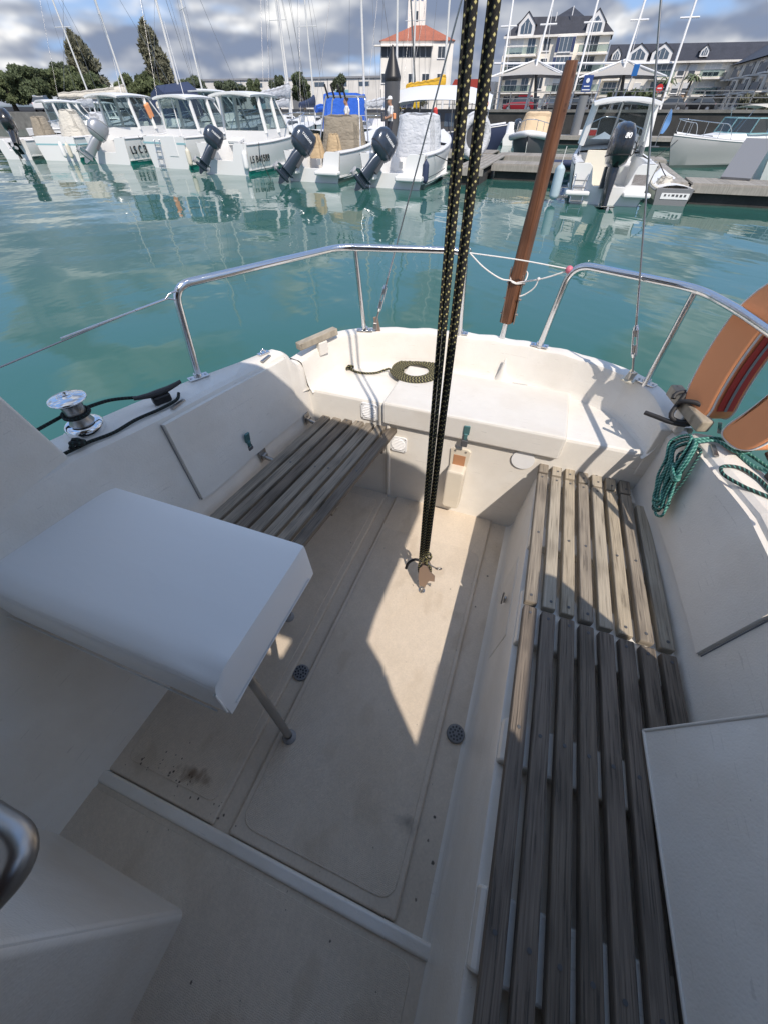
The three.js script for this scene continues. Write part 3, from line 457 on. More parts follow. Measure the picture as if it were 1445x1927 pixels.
{
  const b = wthing('slatted_bench', 'long weathered grey slatted bench along the right side of the cockpit', 'bench', [0.40, 0.826, -0.5]);
  const xl = (i, z) => 0.197 + i * interp([-1.43, -0.71, 0.35], [0.0520, 0.0538, 0.0560], z) + interp([-1.43, -0.71, 0.35], [0.0, 0.015, 0.030], z);
  const mats = [M.woodA, M.woodB, M.woodC];
  for (let i = 0; i < 8; i++) {
    const y = 0.8405 + rr(-0.001, 0.0015), m = mats[(i * 5 + 1) % 3];
    if (i < 7) slat(b, 'slat_end', [xl(i, -1.445), y + 0.006, -1.455 + i * 0.004], [xl(i, -1.375), y + 0.002, -1.372 + i * 0.004], 0.038, 0.028, m, [-0.6, 0.4]);
    const z0 = i === 7 ? -1.30 : -1.362 + i * 0.003;
    slat(b, 'slat', [xl(i, z0), y, z0], [xl(i, -0.728), y, -0.728 + i * 0.003], 0.0385, 0.027, m, i === 7 ? [0.2, 0.92] : [-0.93, 0.06, 0.92]);
    slat(b, 'slat', [xl(i, -0.712), y - 0.001, -0.714 + i * 0.003], [xl(i, 0.42), y - 0.001, 0.44], 0.0395, 0.027, [M.woodD, M.woodE, M.woodE, M.woodD][(i * 3) % 4], [-0.96, -0.39, 0.24, 0.9]);
  }
}
{
  const b = wthing('slatted_bench', 'short weathered slatted bench beside the locker panel, before the white seat', 'bench', [-0.70, 0.84, -0.9]);
  const mats = [M.woodB, M.woodB, M.woodE, M.woodB];
  for (let i = 0; i < 7; i++) {
    const f = i / 6, xa = lerp(-0.812, -0.478, f), xb = lerp(-0.93, -0.585, f), z0 = -1.408 - 0.012 * i * f;
    slat(b, 'slat', [xa, 0.868, z0], [xb, 0.868, -0.42], 0.043, 0.024, mats[i % 4], [-0.97, -0.25]);
  }
  for (const z of [-1.30, -0.88, -0.52]) part('batten', [beam([lerp(-0.83, -0.92, (z + 1.4) / 0.98) - 0.01, 0.844, z], [lerp(-0.47, -0.575, (z + 1.4) / 0.98), 0.844, z], 0.04, 0.024)], M.woodB, b);
  for (const z of [-1.36, -1.045]) { const x = CXB - wallHalf(z, 0.88); part('bracket', [rb(0.004, 0.05, 0.045, 0.001, x + 0.008, 0.875, z, 0, 0, 0.05), bar([x + 0.01, 0.868, z], [x + 0.055, 0.858, z], 0.009), rb(0.012, 0.022, 0.03, 0.003, x + 0.016, 0.872, z)], M.dullSteel, b); }
}
// helm seat: vinyl cushion on a folding frame with one splayed leg
{
  const t = wthing('helm_seat', 'white vinyl cushioned helm seat on a folding metal frame', 'seat', [-0.77, 0.45, -0.33]);
  const x0 = -1.26, x1 = -0.418, z0 = -0.538, z1 = -0.124, y0 = 0.945, y1 = 1.080;
  const g = norm(new RoundedBoxGeometry(x1 - x0, y1 - y0, z1 - z0, 6, 0.017)); const p = g.attributes.position; 
  const big = new THREE.BoxGeometry(1, 1, 1, 36, 8, 24).toNonIndexed(); const bp = big.attributes.position;
  for (let i = 0; i < bp.count; i++) {     // soft cushion: bulged top, tucked corners, seam folds
    let a = bp.getX(i) * 2, b = bp.getY(i) * 2, c = bp.getZ(i) * 2; const w = (x1 - x0) / 2, h = (y1 - y0) / 2, d = (z1 - z0) / 2, r = 0.007;
    let X = a * w, Y = b * h, Z = c * d; const ix = clamp(X, -w + r, w - r), iy = clamp(Y, -h + r, h - r), iz = clamp(Z, -d + r, d - r), v = V(X - ix, Y - iy, Z - iz), l = v.length(); if (l > r * 0.2) { v.setLength(r); X = ix + v.x; Y = iy + v.y; Z = iz + v.z; }
    const tp = (b + 1) / 2; if (c > 0) Z -= 0.024 * tp * tp * c; if (a > 0) X -= 0.010 * tp * a;
    if (b > 0) Y += 0.005 * (1 - a ** 4) * (1 - c ** 4) * b - 0.010 * sstep(0.75, 1, c) * b;
    const cx = Math.hypot((a - 1) * 3, (c - 1) * 2.4); Y += b > 0.3 ? -0.006 * Math.exp(-cx * cx * 2.2) * Math.cos((a - c) * 9) : 0; Z += c > 0.7 ? 0.006 * Math.sin(b * 2.2) : 0; 
    const corner = Math.max(0, a) * Math.max(0, c); Y -= b < 0 ? 0.012 * corner ** 3 : 0;
    bp.setXYZ(i, X + (x0 + x1) / 2, Y + (y0 + y1) / 2, Z + (z0 + z1) / 2);
  }
  big.deleteAttribute('normal'); big.computeVertexNormals(); const cg = toCreasedNormals(big, 0.9);
  part('cushion', [cg], M.vinyl, t);
  part('piping', [tube([[x1 - 0.008, y0 + 0.012, z1 - 0.005], [x1 - 0.004, y1 - 0.018, z1 - 0.008]], 0.003, 10)], M.vinyl, t);
  part('seam', [tube([[x0 + 0.1, y0 + 0.016, z1 + 0.0015], [x1 - 0.12, y0 + 0.016, z1 + 0.0015], [x1 - 0.03, y0 + 0.012, z1 + 0.0015]], 0.0022, 40)], M.vinyl, t); part('seam', [tube([[x1 + 0.0005, y0 + 0.012, z1 - 0.03], [x1 + 0.0005, y0 + 0.016, z0 + 0.03]], 0.0022, 30)], M.vinyl, t);
  part('seat_board', [rbb(-1.165, x1 - 0.05, 0.928, 0.948, z0 + 0.02, z1 - 0.012, 0.004)], M.darkGrey, t);
  part('frame_tube', [bar([-1.165, 0.918, z1 - 0.022], [x1 - 0.09, 0.918, z1 - 0.022], 0.011), bar([-1.165, 0.918, z0 + 0.05], [x1 - 0.09, 0.918, z0 + 0.05], 0.011)], M.dullSteel, t);
  part('leg', [bar([-0.47, 0.93, -0.235], [-0.411, 0.462, -0.205], 0.0125, 0.0125, 14)], M.dullSteel, t);
  part('foot_cap', [lathe([[0.022, 0], [0.023, 0.008], [0.017, 0.02], [0.0125, 0.026]], -0.4105, 0.4495, -0.2045, 20)], M.grey, t);
  part('leg', [bar([-0.68, 0.93, -0.50], [-0.634, 0.462, -0.588], 0.0125, 0.0125, 14)], M.dullSteel, t);
  part('foot_cap', [lathe([[0.022, 0], [0.023, 0.008], [0.017, 0.02], [0.0125, 0.026]], -0.634, 0.4495, -0.589, 20)], M.grey, t);
  part('hinge_bolt', [cyl(0.012, 0.012, 0.05, -1.13, 0.925, -0.135, 12, Math.PI / 2)], M.darkGrey, t);
}
// mainsheet tackle
{
  const t = wthing('mainsheet_tackle', 'black and yellow flecked mainsheet tackle shackled to the cockpit floor', 'rope tackle', [-0.16, 0.45, -0.9]);
  const top = [[-0.222, 2.90, -0.905], [-0.207, 2.90, -0.885], [-0.180, 2.90, -0.915], [-0.165, 2.90, -0.893]], bot = [[-0.181, 0.655, -0.900], [-0.1715, 0.66, -0.897], [-0.163, 0.665, -0.903], [-0.155, 0.66, -0.899]];
  for (let k = 0; k < 4; k++) { const a = V(...bot[k]), b = V(...top[k]); part('sheet_fall', [ropeGeo([a, a.clone().lerp(b, 0.3).add(V(0.002 * Math.sin(k * 2), 0, 0)), a.clone().lerp(b, 0.65), b], 0.0054, 10)], M.ropeBY, t, true); }
  part('rope_tail', [ropeGeo([[-0.168, 0.69, -0.905], [-0.155, 0.712, -0.91], [-0.142, 0.70, -0.905], [-0.150, 0.675, -0.898], [-0.17, 0.665, -0.90], [-0.176, 0.69, -0.898], [-0.150, 0.70, -0.893]], 0.0055, 10)], M.ropeBY, t, true);
  part('becket_hose', [ropeGeo([[-0.175, 0.66, -0.90], [-0.20, 0.665, -0.895], [-0.224, 0.64, -0.888], [-0.232, 0.605, -0.883]], 0.0055, 10)], M.rubber, t);
  part('block_cheek', [extr([[-0.012, 0.0], [-0.020, 0.06], [-0.020, 0.12], [-0.008, 0.145], [0.012, 0.145], [0.024, 0.115], [0.046, 0.095], [0.048, 0.06], [0.026, 0.055], [0.012, 0.0]], 0.004, 0.0012).translate(-0.158, 0.51, -0.888)], M.bronze, t);
  part('block_cheek', [extr([[-0.012, 0.0], [-0.020, 0.06], [-0.020, 0.12], [-0.008, 0.145], [0.012, 0.145], [0.024, 0.115], [0.026, 0.055], [0.012, 0.0]], 0.004, 0.0012).translate(-0.158, 0.51, -0.914)], M.bronze, t);
  part('sheave', [cyl(0.024, 0.024, 0.018, -0.156, 0.61, -0.900, 24, Math.PI / 2)], M.blackMatt, t);
  part('sheet_fall', [ropeGeo([[-0.181, 0.655, -0.90], [-0.183, 0.61, -0.90], [-0.176, 0.575, -0.90], [-0.156, 0.565, -0.90], [-0.138, 0.585, -0.90], [-0.136, 0.63, -0.90], [-0.155, 0.66, -0.899]], 0.005, 10)], M.ropeBY, t, true);
  part('lanyard', [tube([[-0.150, 0.66, -0.9], [-0.128, 0.645, -0.90], [-0.112, 0.635, -0.903]], 0.003), xf(new THREE.TorusGeometry(0.010, 0.0035, 8, 18), -0.104, 0.638, -0.903, 0.4, 0.3, 0)], M.dullSteel, t);
  part('shackle', [tube([[-0.168, 0.515, -0.90], [-0.170, 0.485, -0.90], [-0.160, 0.462, -0.90], [-0.150, 0.485, -0.90], [-0.148, 0.515, -0.90]], 0.004), bar([-0.182, 0.514, -0.90], [-0.130, 0.514, -0.90], 0.0042), cyl(0.007, 0.007, 0.008, -0.128, 0.514, -0.90, 10, 0, 0, Math.PI / 2)], M.dullSteel, t);
  part('eye_bolt', [xf(new THREE.TorusGeometry(0.011, 0.004, 8, 20), -0.159, 0.462, -0.90, 0, 1.2, 0), cyl(0.014, 0.014, 0.004, -0.159, 0.4515, -0.90, 18)], M.dullSteel, t);
}
// the lower stays
const J = [-0.19, 2.9, -1.8];
for (const [f, k, lab] of [[[-0.694, 1.19, -1.757], 0, 'thin steel stay rising from the transom beside the left stern rail'], [[0.41, 1.19, -1.645], 1, 'thin steel stay rising from the transom before the right stern rail']]) {
  const F = V(...f), d = V(...J).sub(F).normalize(), at = s => F.clone().addScaledVector(d, s); const t = wthing('wire_stay', lab, 'stay', f, 'stays at the stern');
  part('wire', [bar(at(0.30), V(...J), 0.0028, 0.0028, 8)], M.dullSteel, t);
  part('swage', [bar(at(0.21), at(0.31), 0.0042)], M.steel, t);
  const side = V(0.007, 0, 0.003); part('turnbuckle', [bar(at(0.075).add(side), at(0.17).add(side), 0.0036), bar(at(0.075).sub(side), at(0.17).sub(side), 0.0036), bar(at(0.165), at(0.18), 0.011, 0.007), bar(at(0.065), at(0.08), 0.007, 0.011)], M.steel, t);
  part('threaded_rod', [bar(at(0.0), at(0.11), 0.004), bar(at(0.14), at(0.215), 0.004)], M.dullSteel, t);
  part('toggle', [rb(0.018, 0.03, 0.014, 0.003, f[0], f[1] - 0.005, f[2], 0, 0.4, 0)], M.dullSteel, t);
}
// varnished tiller, raised upright
{
  const t = wthing('tiller', 'brown varnished wooden tiller standing upright behind the transom', 'tiller', [-0.117, 1.16, -1.885]);
  const A = V(-0.112, 1.235, -1.882), B = V(-0.088, 1.995, -1.872), rings = [];
  for (let i = 0; i <= 14; i++) { const s = i / 14, c = A.clone().lerp(B, s), r = lerp(0.026, 0.0215, s), sq = lerp(4.5, 2.4, sstep(0.35, 0.6, s)), ring = []; const tip = s > 0.97 ? 0.8 : 1; for (let k = 0; k < 20; k++) { const a = k / 20 * 6.283 + 0.4, ca = Math.cos(a), sa = Math.sin(a), m = Math.pow(Math.pow(Math.abs(Math.cos(a - 0.4)), sq) + Math.pow(Math.abs(Math.sin(a - 0.4)), sq), -1 / sq); ring.push([c.x + ca * r * m * tip, c.y, c.z + sa * r * m * tip]); } rings.push(ring); }
  const g = loft(rings, { closedU: true, capA: true, capB: true }); const uv = g.attributes.uv, p = g.attributes.position; for (let i = 0; i < p.count; i++) uv.setXY(i, (p.getX(i) + p.getZ(i)) * 7, p.getY(i)); const m = part('wooden_shaft', [g], M.teak, t, true);
  part('strap', [rb(0.004, 0.21, 0.04, 0.001, -0.136, 1.34, -1.882, 0, 0, 0.03), rb(0.004, 0.19, 0.04, 0.001, -0.082, 1.33, -1.882, 0, 0, 0.03)], M.bronze, t);
  for (const y of [1.27, 1.33, 1.39]) part('bolt', [cyl(0.005, 0.005, 0.075, -0.108, y, -1.882, 8, 0, 0, Math.PI / 2)], M.dullSteel, t);
  part('tube_socket', [bar([-0.118, 1.12, -1.888], [-0.113, 1.24, -1.883], 0.013, 0.013, 14)], M.steel, t);
}
// tiller lashing: thin white lines between the rail ends
{
  const A = [-0.305, 1.50, -1.80], B = [0.085, 1.478, -1.795];
  const t = wthing('tiller_lashing', 'white cord tied across the rail gap and round the tiller', 'cord', A);
  part('tight_line', [ropeGeo([A, [-0.11, 1.492, -1.80], B], 0.0024, 6)], M.ropeW, t, true);
  part('slack_line', [ropeGeo([A, [-0.24, 1.455, -1.80], [-0.165, 1.415, -1.825], [-0.128, 1.405, -1.853], [-0.10, 1.398, -1.852], [-0.072, 1.405, -1.86], [-0.02, 1.425, -1.835], [0.03, 1.45, -1.81], B], 0.0027, 6)], M.ropeW, t, true);
  part('slack_line', [ropeGeo([[-0.105, 1.40, -1.85], [-0.06, 1.412, -1.85], [0.0, 1.435, -1.82], B], 0.0027, 6)], M.ropeW, t, true);
  part('turn', [ropeGeo([[-0.137, 1.415, -1.88], [-0.125, 1.402, -1.852], [-0.098, 1.397, -1.85], [-0.075, 1.405, -1.86], [-0.072, 1.43, -1.886], [-0.10, 1.432, -1.91], [-0.137, 1.415, -1.88]], 0.0027, 6)], M.ropeW, t, true);
  part('loose_end', [ropeGeo([[-0.022, 1.426, -1.833], [-0.03, 1.395, -1.835], [-0.06, 1.365, -1.84], [-0.08, 1.355, -1.84]], 0.0028, 6)], M.ropeW, t, true);
  part('knot', [xf(new THREE.SphereGeometry(0.007, 10, 8), -0.022, 1.427, -1.833)], M.ropeW, t);
  part('pink_bead', [xf(new THREE.SphereGeometry(0.0135, 16, 12), 0.078, 1.477, -1.795)], M.pink, t);
  part('rail_clip', [xf(new THREE.TorusGeometry(0.008, 0.002, 8, 16), -0.31, 1.505, -1.805)], M.dullSteel, t);
}
// lifeline to the rail corner on the starboard side
{
  const A = V(-1.108, 1.478, -1.045), B = V(-1.42, 1.46, 0.9), at = s => A.clone().lerp(B, s);
  const t = wthing('lifeline', 'thin wire lifeline clipped to the left rail corner', 'lifeline', [A.x, A.y, A.z]);
  part('wire', [tube([at(0.07), at(0.5).add(V(0, -0.02, 0)), B], 0.0022, 30)], M.dullSteel, t); part('white_sleeve', [bar(at(0.075), at(0.19), 0.0027)], M.whitePlastic, t);
  part('turnbuckle', [bar(at(0.015), at(0.075), 0.0035)], M.steel, t); part('pelican_hook', [tube([at(0.02), A.clone().add(V(0.004, 0.012, 0.02)), A.clone().add(V(0.012, 0.012, -0.004)), A.clone().add(V(0.008, -0.012, -0.006)), at(0.015)], 0.0028, 24)], M.steel, t);
}
// coiled rope on the shelf
{
  const t = wthing('coiled_rope', 'black and yellow rope lying in a flat round coil on the stern shelf', 'rope', [-0.49, 1.0, -1.72]);
  const pts = []; const cx = -0.472, cz = -1.717, cy = 1.023; for (let i = 0; i <= 6 * 24; i++) { const a = i / 24 * 6.283 + 2.6, r = 0.060 + 0.0098 * (i / 24); pts.push([cx + r * 1.04 * Math.cos(a), cy + 0.0012 * Math.sin(a * 3), cz + r * Math.sin(a)]); }
  const e = pts[pts.length - 1]; pts.push([-0.60, 1.02, -1.69], [-0.65, 1.008, -1.655], [-0.70, 1.006, -1.635], [-0.755, 1.006, -1.635], [-0.80, 1.008, -1.655], [-0.845, 1.012, -1.665], [-0.862, 1.03, -1.69]);
  part('coil', [ropeGeo(pts, 0.0052, 8, false, 900)], M.ropeBY, t, true);
  part('stopper_knot', [ropeGeo([[-0.775, 1.008, -1.64], [-0.785, 1.018, -1.66], [-0.80, 1.012, -1.63], [-0.79, 1.024, -1.645], [-0.775, 1.014, -1.662], [-0.80, 1.01, -1.668], [-0.785, 1.02, -1.636]], 0.0055, 8)], M.ropeBY, t, true);
}
// dark line round the winch and cleat
{
  const t = wthing('winch_line', 'dark green line wound on the winch and led past the black cleat', 'rope', [-1.2, 1.2, -0.7]);
  const pts = [[-1.36, 1.225, -0.30], [-1.30, 1.24, -0.50]]; for (let i = 0; i <= 20; i++) { const a = 3.4 - i / 20 * 7.6, r = 0.0345; pts.push([-1.215 + r * Math.cos(a), 1.262 + 0.009 * (i / 20), -0.625 + r * Math.sin(a)]); } pts.push([-1.19, 1.262, -0.72], [-1.15, 1.238, -0.80], [-1.135, 1.224, -0.84]);
  part('wound_line', [ropeGeo(pts, 0.0052, 8)], M.ropeK, t, true);
  part('led_line', [ropeGeo([[-1.085, 1.218, -0.89], [-1.072, 1.212, -0.865], [-1.085, 1.209, -0.80], [-1.115, 1.208, -0.72], [-1.125, 1.208, -0.64], [-1.155, 1.209, -0.575], [-1.165, 1.209, -0.54], [-1.185, 1.208, -0.47], [-1.20, 1.208, -0.36]], 0.0052, 8)], M.ropeK, t, true);
  part('knot', [ropeGeo([[-1.16, 1.212, -0.565], [-1.148, 1.222, -0.553], [-1.163, 1.228, -0.538], [-1.18, 1.218, -0.55], [-1.165, 1.214, -0.57], [-1.15, 1.226, -0.558], [-1.17, 1.23, -0.555], [-1.168, 1.212, -0.53]], 0.0068, 8)], M.ropeK, t, true);
}
// black hose coiled on the right chock
{
  const t = wthing('black_hose', 'black ribbed hose coiled round the right wooden chock', 'hose', [0.56, 1.18, -1.42]);
  const P = []; for (let i = 0; i <= 40; i++) { const a = i / 40 * 6.283 * 2.4 + 0.3, w = 0.042 + 0.010 * Math.sin(i * 0.7); P.push([0.555 + w * 1.05 * Math.cos(a) + 0.01 * Math.sin(i * 0.31), 1.205 + 0.036 * Math.sin(a) + 0.006 * Math.sin(i * 0.5), -1.43 - 0.05 * Math.cos(i / 40 * 6.283 * 1.2) + 0.012 * Math.sin(a * 0.5)]); }
  part('coil', [ropeGeo(P, 0.0075, 8)], M.rubber, t);
  part('free_end', [ropeGeo([[0.455, 1.150, -1.445], [0.49, 1.152, -1.425], [0.53, 1.155, -1.40], [0.575, 1.165, -1.385], [0.60, 1.185, -1.42]], 0.0078, 10)], M.rubber, t);
}
// green mooring line: hank hung over the coaming, slack led along the deck
{
  const t = wthing('mooring_line', 'green flecked mooring line hanked over the right coaming', 'rope', [0.55, 1.15, -1.15]);
  const hx = (z, y) => CXB + wallHalf(z, y, 1) - 0.022;
  for (let k = 0; k < 7; k++) {          // loops of the hank
    const o = (k - 3) * 0.0068, zt = -1.285 + 0.012 * Math.sin(k * 2.3), zb = -1.175 + 0.02 * Math.cos(k * 1.7), yt = 1.158 + 0.006 * (k % 3), yb = 0.955 + 0.012 * (k % 4), q = 0.012 + 0.004 * (k % 3);
    const L = (z, y, d) => [hx(z, Math.min(y, 1.14)) - q + d + o * 0.35, y, z + o];
    part('loop', [ropeGeo([L(zt - 0.02, yt - 0.01, 0.02), L(zt + 0.012, yt + 0.004, 0.015), L(zt + 0.045, yt - 0.035, 0.0), L(zt + 0.065, 1.08, -0.006), L(lerp(zt, zb, 0.75) + 0.018, 1.015, -0.010), L(zb + 0.02, yb + 0.01, -0.012), L(zb - 0.005, yb - 0.005, -0.014), L(zb - 0.03, yb + 0.016, -0.012), L(lerp(zt, zb, 0.6) - 0.022, 1.025, -0.012), L(zt + 0.015, 1.08, -0.010), L(zt - 0.028, yt - 0.045, -0.002)], 0.0042, 8, true)], k % 3 === 0 ? M.ropeG : M.ropeT, t, true);
  }
  const c = []; for (let i = 0; i <= 30; i++) { const a = i / 30 * 6.283 * 3, z = -1.235 + 0.012 * i / 30; c.push([hx(z, 1.08) - 0.022 + 0.012 * Math.cos(a) * 0.8, 1.085 - 0.018 * i / 30 + 0.004 * Math.sin(a * 2), z + 0.036 * Math.sin(a)]); } part('frapping_turns', [ropeGeo(c, 0.0048, 8)], M.ropeT, t, true);
  part('led_part', [ropeGeo([[hx(-1.28, 1.14) - 0.005, 1.171, -1.285], [0.643, 1.178, -1.307], [0.686, 1.176, -1.286], [0.729, 1.175, -1.232], [0.75, 1.178, -1.189], [0.761, 1.180, -1.114], [0.798, 1.174, -1.05], [0.857, 1.174, -0.964]], 0.0048, 8)], M.ropeT, t, true);
  part('led_part', [ropeGeo([[hx(-1.27, 1.14), 1.173, -1.27], [0.632, 1.180, -1.286], [0.675, 1.178, -1.248], [0.702, 1.184, -1.243], [0.712, 1.201, -1.259], [0.696, 1.201, -1.28], [0.686, 1.178, -1.264], [0.718, 1.174, -1.189], [0.75, 1.201, -1.136], [0.782, 1.176, -1.071]], 0.0046, 8)], M.ropeT, t, true);
  part('slack_bight', [ropeGeo([[0.911, 1.174, -0.921], [0.814, 1.174, -1.018], [0.729, 1.173, -1.055], [0.664, 1.169, -1.093], [0.627, 1.167, -1.136], [0.632, 1.169, -1.168], [0.675, 1.173, -1.173], [0.712, 1.173, -1.136], [0.739, 1.173, -1.071], [0.814, 1.174, -0.986], [0.889, 1.174, -0.9]], 0.0048, 8)], M.ropeG, t, true);
}
// horseshoe lifebuoy hung on the right rail
{
  const o = V(0.675, 1.404, -1.35), t = thing('horseshoe_lifebuoy', 'orange fabric horseshoe lifebuoy with white piping hanging on the right rail', 'lifebuoy', [o.x, o.y, o.z]);
  const ro = 0.185, ri = 0.072, L = 0.21, s = new THREE.Shape(); // plane of the U: x across, y up, opening down
  s.moveTo(-ro, -L + 0.05); s.quadraticCurveTo(-ro - 0.006, -L, -ro + 0.045, -L); s.lineTo(-ri - 0.045, -L); s.quadraticCurveTo(-ri, -L, -ri, -L + 0.05); s.lineTo(-ri, 0.05); s.absarc(0, 0.05, ri, Math.PI, 0, true); s.lineTo(ri, -L + 0.05); s.quadraticCurveTo(ri, -L, ri + 0.045, -L); s.lineTo(ro - 0.045, -L); s.quadraticCurveTo(ro, -L, ro, -L + 0.05); s.lineTo(ro, 0.05); s.absarc(0, 0.05, ro, 0, Math.PI, false); s.lineTo(-ro, -L + 0.05);
  const BX = V(0.50, -0.03, 0.865).normalize(), BY = V(0.03, 0.985, -0.17).addScaledVector(BX, -BX.dot(V(0.03, 0.985, -0.17))).normalize();
  const rot = new THREE.Matrix4().makeBasis(BX, BY, BX.clone().cross(BY));
  const put = g => { g = norm(g); const q = g.attributes.position; for (let i = 0; i < q.count; i++) { const x = q.getX(i), y = q.getY(i); if (y < 0.05) q.setX(i, x - Math.sign(x) * 0.75 * (y - 0.05) ** 2); } g.applyMatrix4(rot); return g; };      // legs curve in towards their tips
  const D = 0.105; part('body', [put(extr(new THREE.Shape(s.getSpacedPoints(180)), D - 0.02, 0.010, [], 3).translate(0, 0, -D / 2 + 0.01))], M.orange, t);
  const outl = s.getSpacedPoints(120).map(p => V(p.x, p.y, 0)); const loop = z => put(new THREE.TubeGeometry(new THREE.CatmullRomCurve3(outl.filter((p, i) => i % 2 === 0 || i > outl.length - 4).map(p => p.clone().setZ(z)), true), 260, 0.0032, 6, true));
  part('piping', [loop(D / 2 - 0.006), loop(-D / 2 + 0.006)], M.ropeW, t);
  const inner = []; for (let i = 0; i <= 8; i++) inner.push(V(-ri + 0.001, -L + 0.04 + i * 0.03, 0)); for (let i = 0; i <= 12; i++) { const a = Math.PI - i / 12 * Math.PI; inner.push(V((ri - 0.001) * Math.cos(a), 0.05 + (ri - 0.001) * Math.sin(a), 0)); } for (let i = 8; i >= 0; i--) inner.push(V(ri - 0.001, -L + 0.04 + i * 0.03, 0));
  const strip = (w, d) => put(loft(inner.map(p => { const n = p.y > 0.05 ? V(p.x, p.y - 0.05, 0).setLength(d) : V(Math.sign(p.x) * d, 0, 0); return [[p.x - n.x, p.y - n.y, -w], [p.x - n.x, p.y - n.y, w]]; })));
  part('red_flap', [strip(0.032, 0.003)], M.red, t); part('zip', [strip(0.006, 0.005)], M.grey, t);
  part('zip_puller', [put(rb(0.012, 0.03, 0.004, 0.001, -ri + 0.012, -L - 0.005, 0, 0, 0.6, 0.3))], M.steel, t);
}
// ---------------------------------------------------------------- the marina: land, quay, pontoons
struct('stone_bank', [bb(-300, -40, -0.5, 1.45, -46.2, -45.2), bb(-40.2, -14, -0.5, 1.45, -51.9, -51.2)], M.concrete);
struct('quay_ground', [plan([[-700, -700], [700, -700], [700, -49], [14, -49], [-14, -52], [-40, -52], [-60, -46], [-700, -46]], -1.0, 1.35)], M.asphalt);
struct('quay_wall', [bb(-14, 200, -0.6, 1.55, -48.95, -48.3)], M.darkConcrete);
struct('quay_kerb', [bb(-14, 200, 1.55, 1.72, -49.1, -48.2)], M.concrete);
function pontoon(x0, x1, z0, z1, label, alongX = true) {          // planked float: every plank a part
  const t = thing('pontoon', label, 'pontoon', [(x0 + x1) / 2, 0, (z0 + z1) / 2], 0, 'floating pontoons'); const w = x1 - x0, d = z1 - z0;
  part('float', [bb(-w / 2 + 0.1, w / 2 - 0.1, -0.25, 0.28, -d / 2 + 0.1, d / 2 - 0.1)], M.darkConcrete, t);
  part('edge_beam', [bb(-w / 2 - 0.03, w / 2 + 0.03, 0.26, 0.42, d / 2 - 0.02, d / 2 + 0.05)], M.plank, t); part('edge_beam', [bb(-w / 2 - 0.03, w / 2 + 0.03, 0.26, 0.42, -d / 2 - 0.05, -d / 2 + 0.02)], M.plank, t);
  if (alongX) { const n = Math.round(d / 0.19), g = join([bb(-w / 2, w / 2, 0.42, 0.46, -0.085, 0.085)]); for (let i = 0; i < n; i++) sharedPart('plank', g, M.plank, t, 0, rr(-0.003, 0.003), -d / 2 + (i + 0.5) * d / n); }
  else { const n = Math.round(w / 0.19), g = join([bb(-0.085, 0.085, 0.42, 0.46, -d / 2, d / 2)]); for (let i = 0; i < n; i++) sharedPart('plank', g, M.plank, t, -w / 2 + (i + 0.5) * w / n, rr(-0.003, 0.003), 0); }
  return t;
}
pontoon(-62, -3.6, -25.6, -23.6, 'long planked pontoon behind the row of cabin boats');
pontoon(-3.3, 3.3, -24.4, -22.8, 'planked pontoon before the boat under the beige cover');
pontoon(-3.9, -2.9, -23.0, -17.4, 'short finger pontoon beside the boat with the grey console cover', false);
pontoon(2.35, 3.05, -21.4, -15.9, 'short finger pontoon beside the boat with the black outboard', false);
pontoon(-2.85, -0.45, -20.4, -19.2, 'short cross pontoon left of the boat marked 80');
pontoon(3.15, 13, -17.2, -15.8, 'planked pontoon under the bow of the grey hulled speedboat');
pontoon(-10, 40, -42.2, -40.2, 'far pontoon in front of the quay wall');

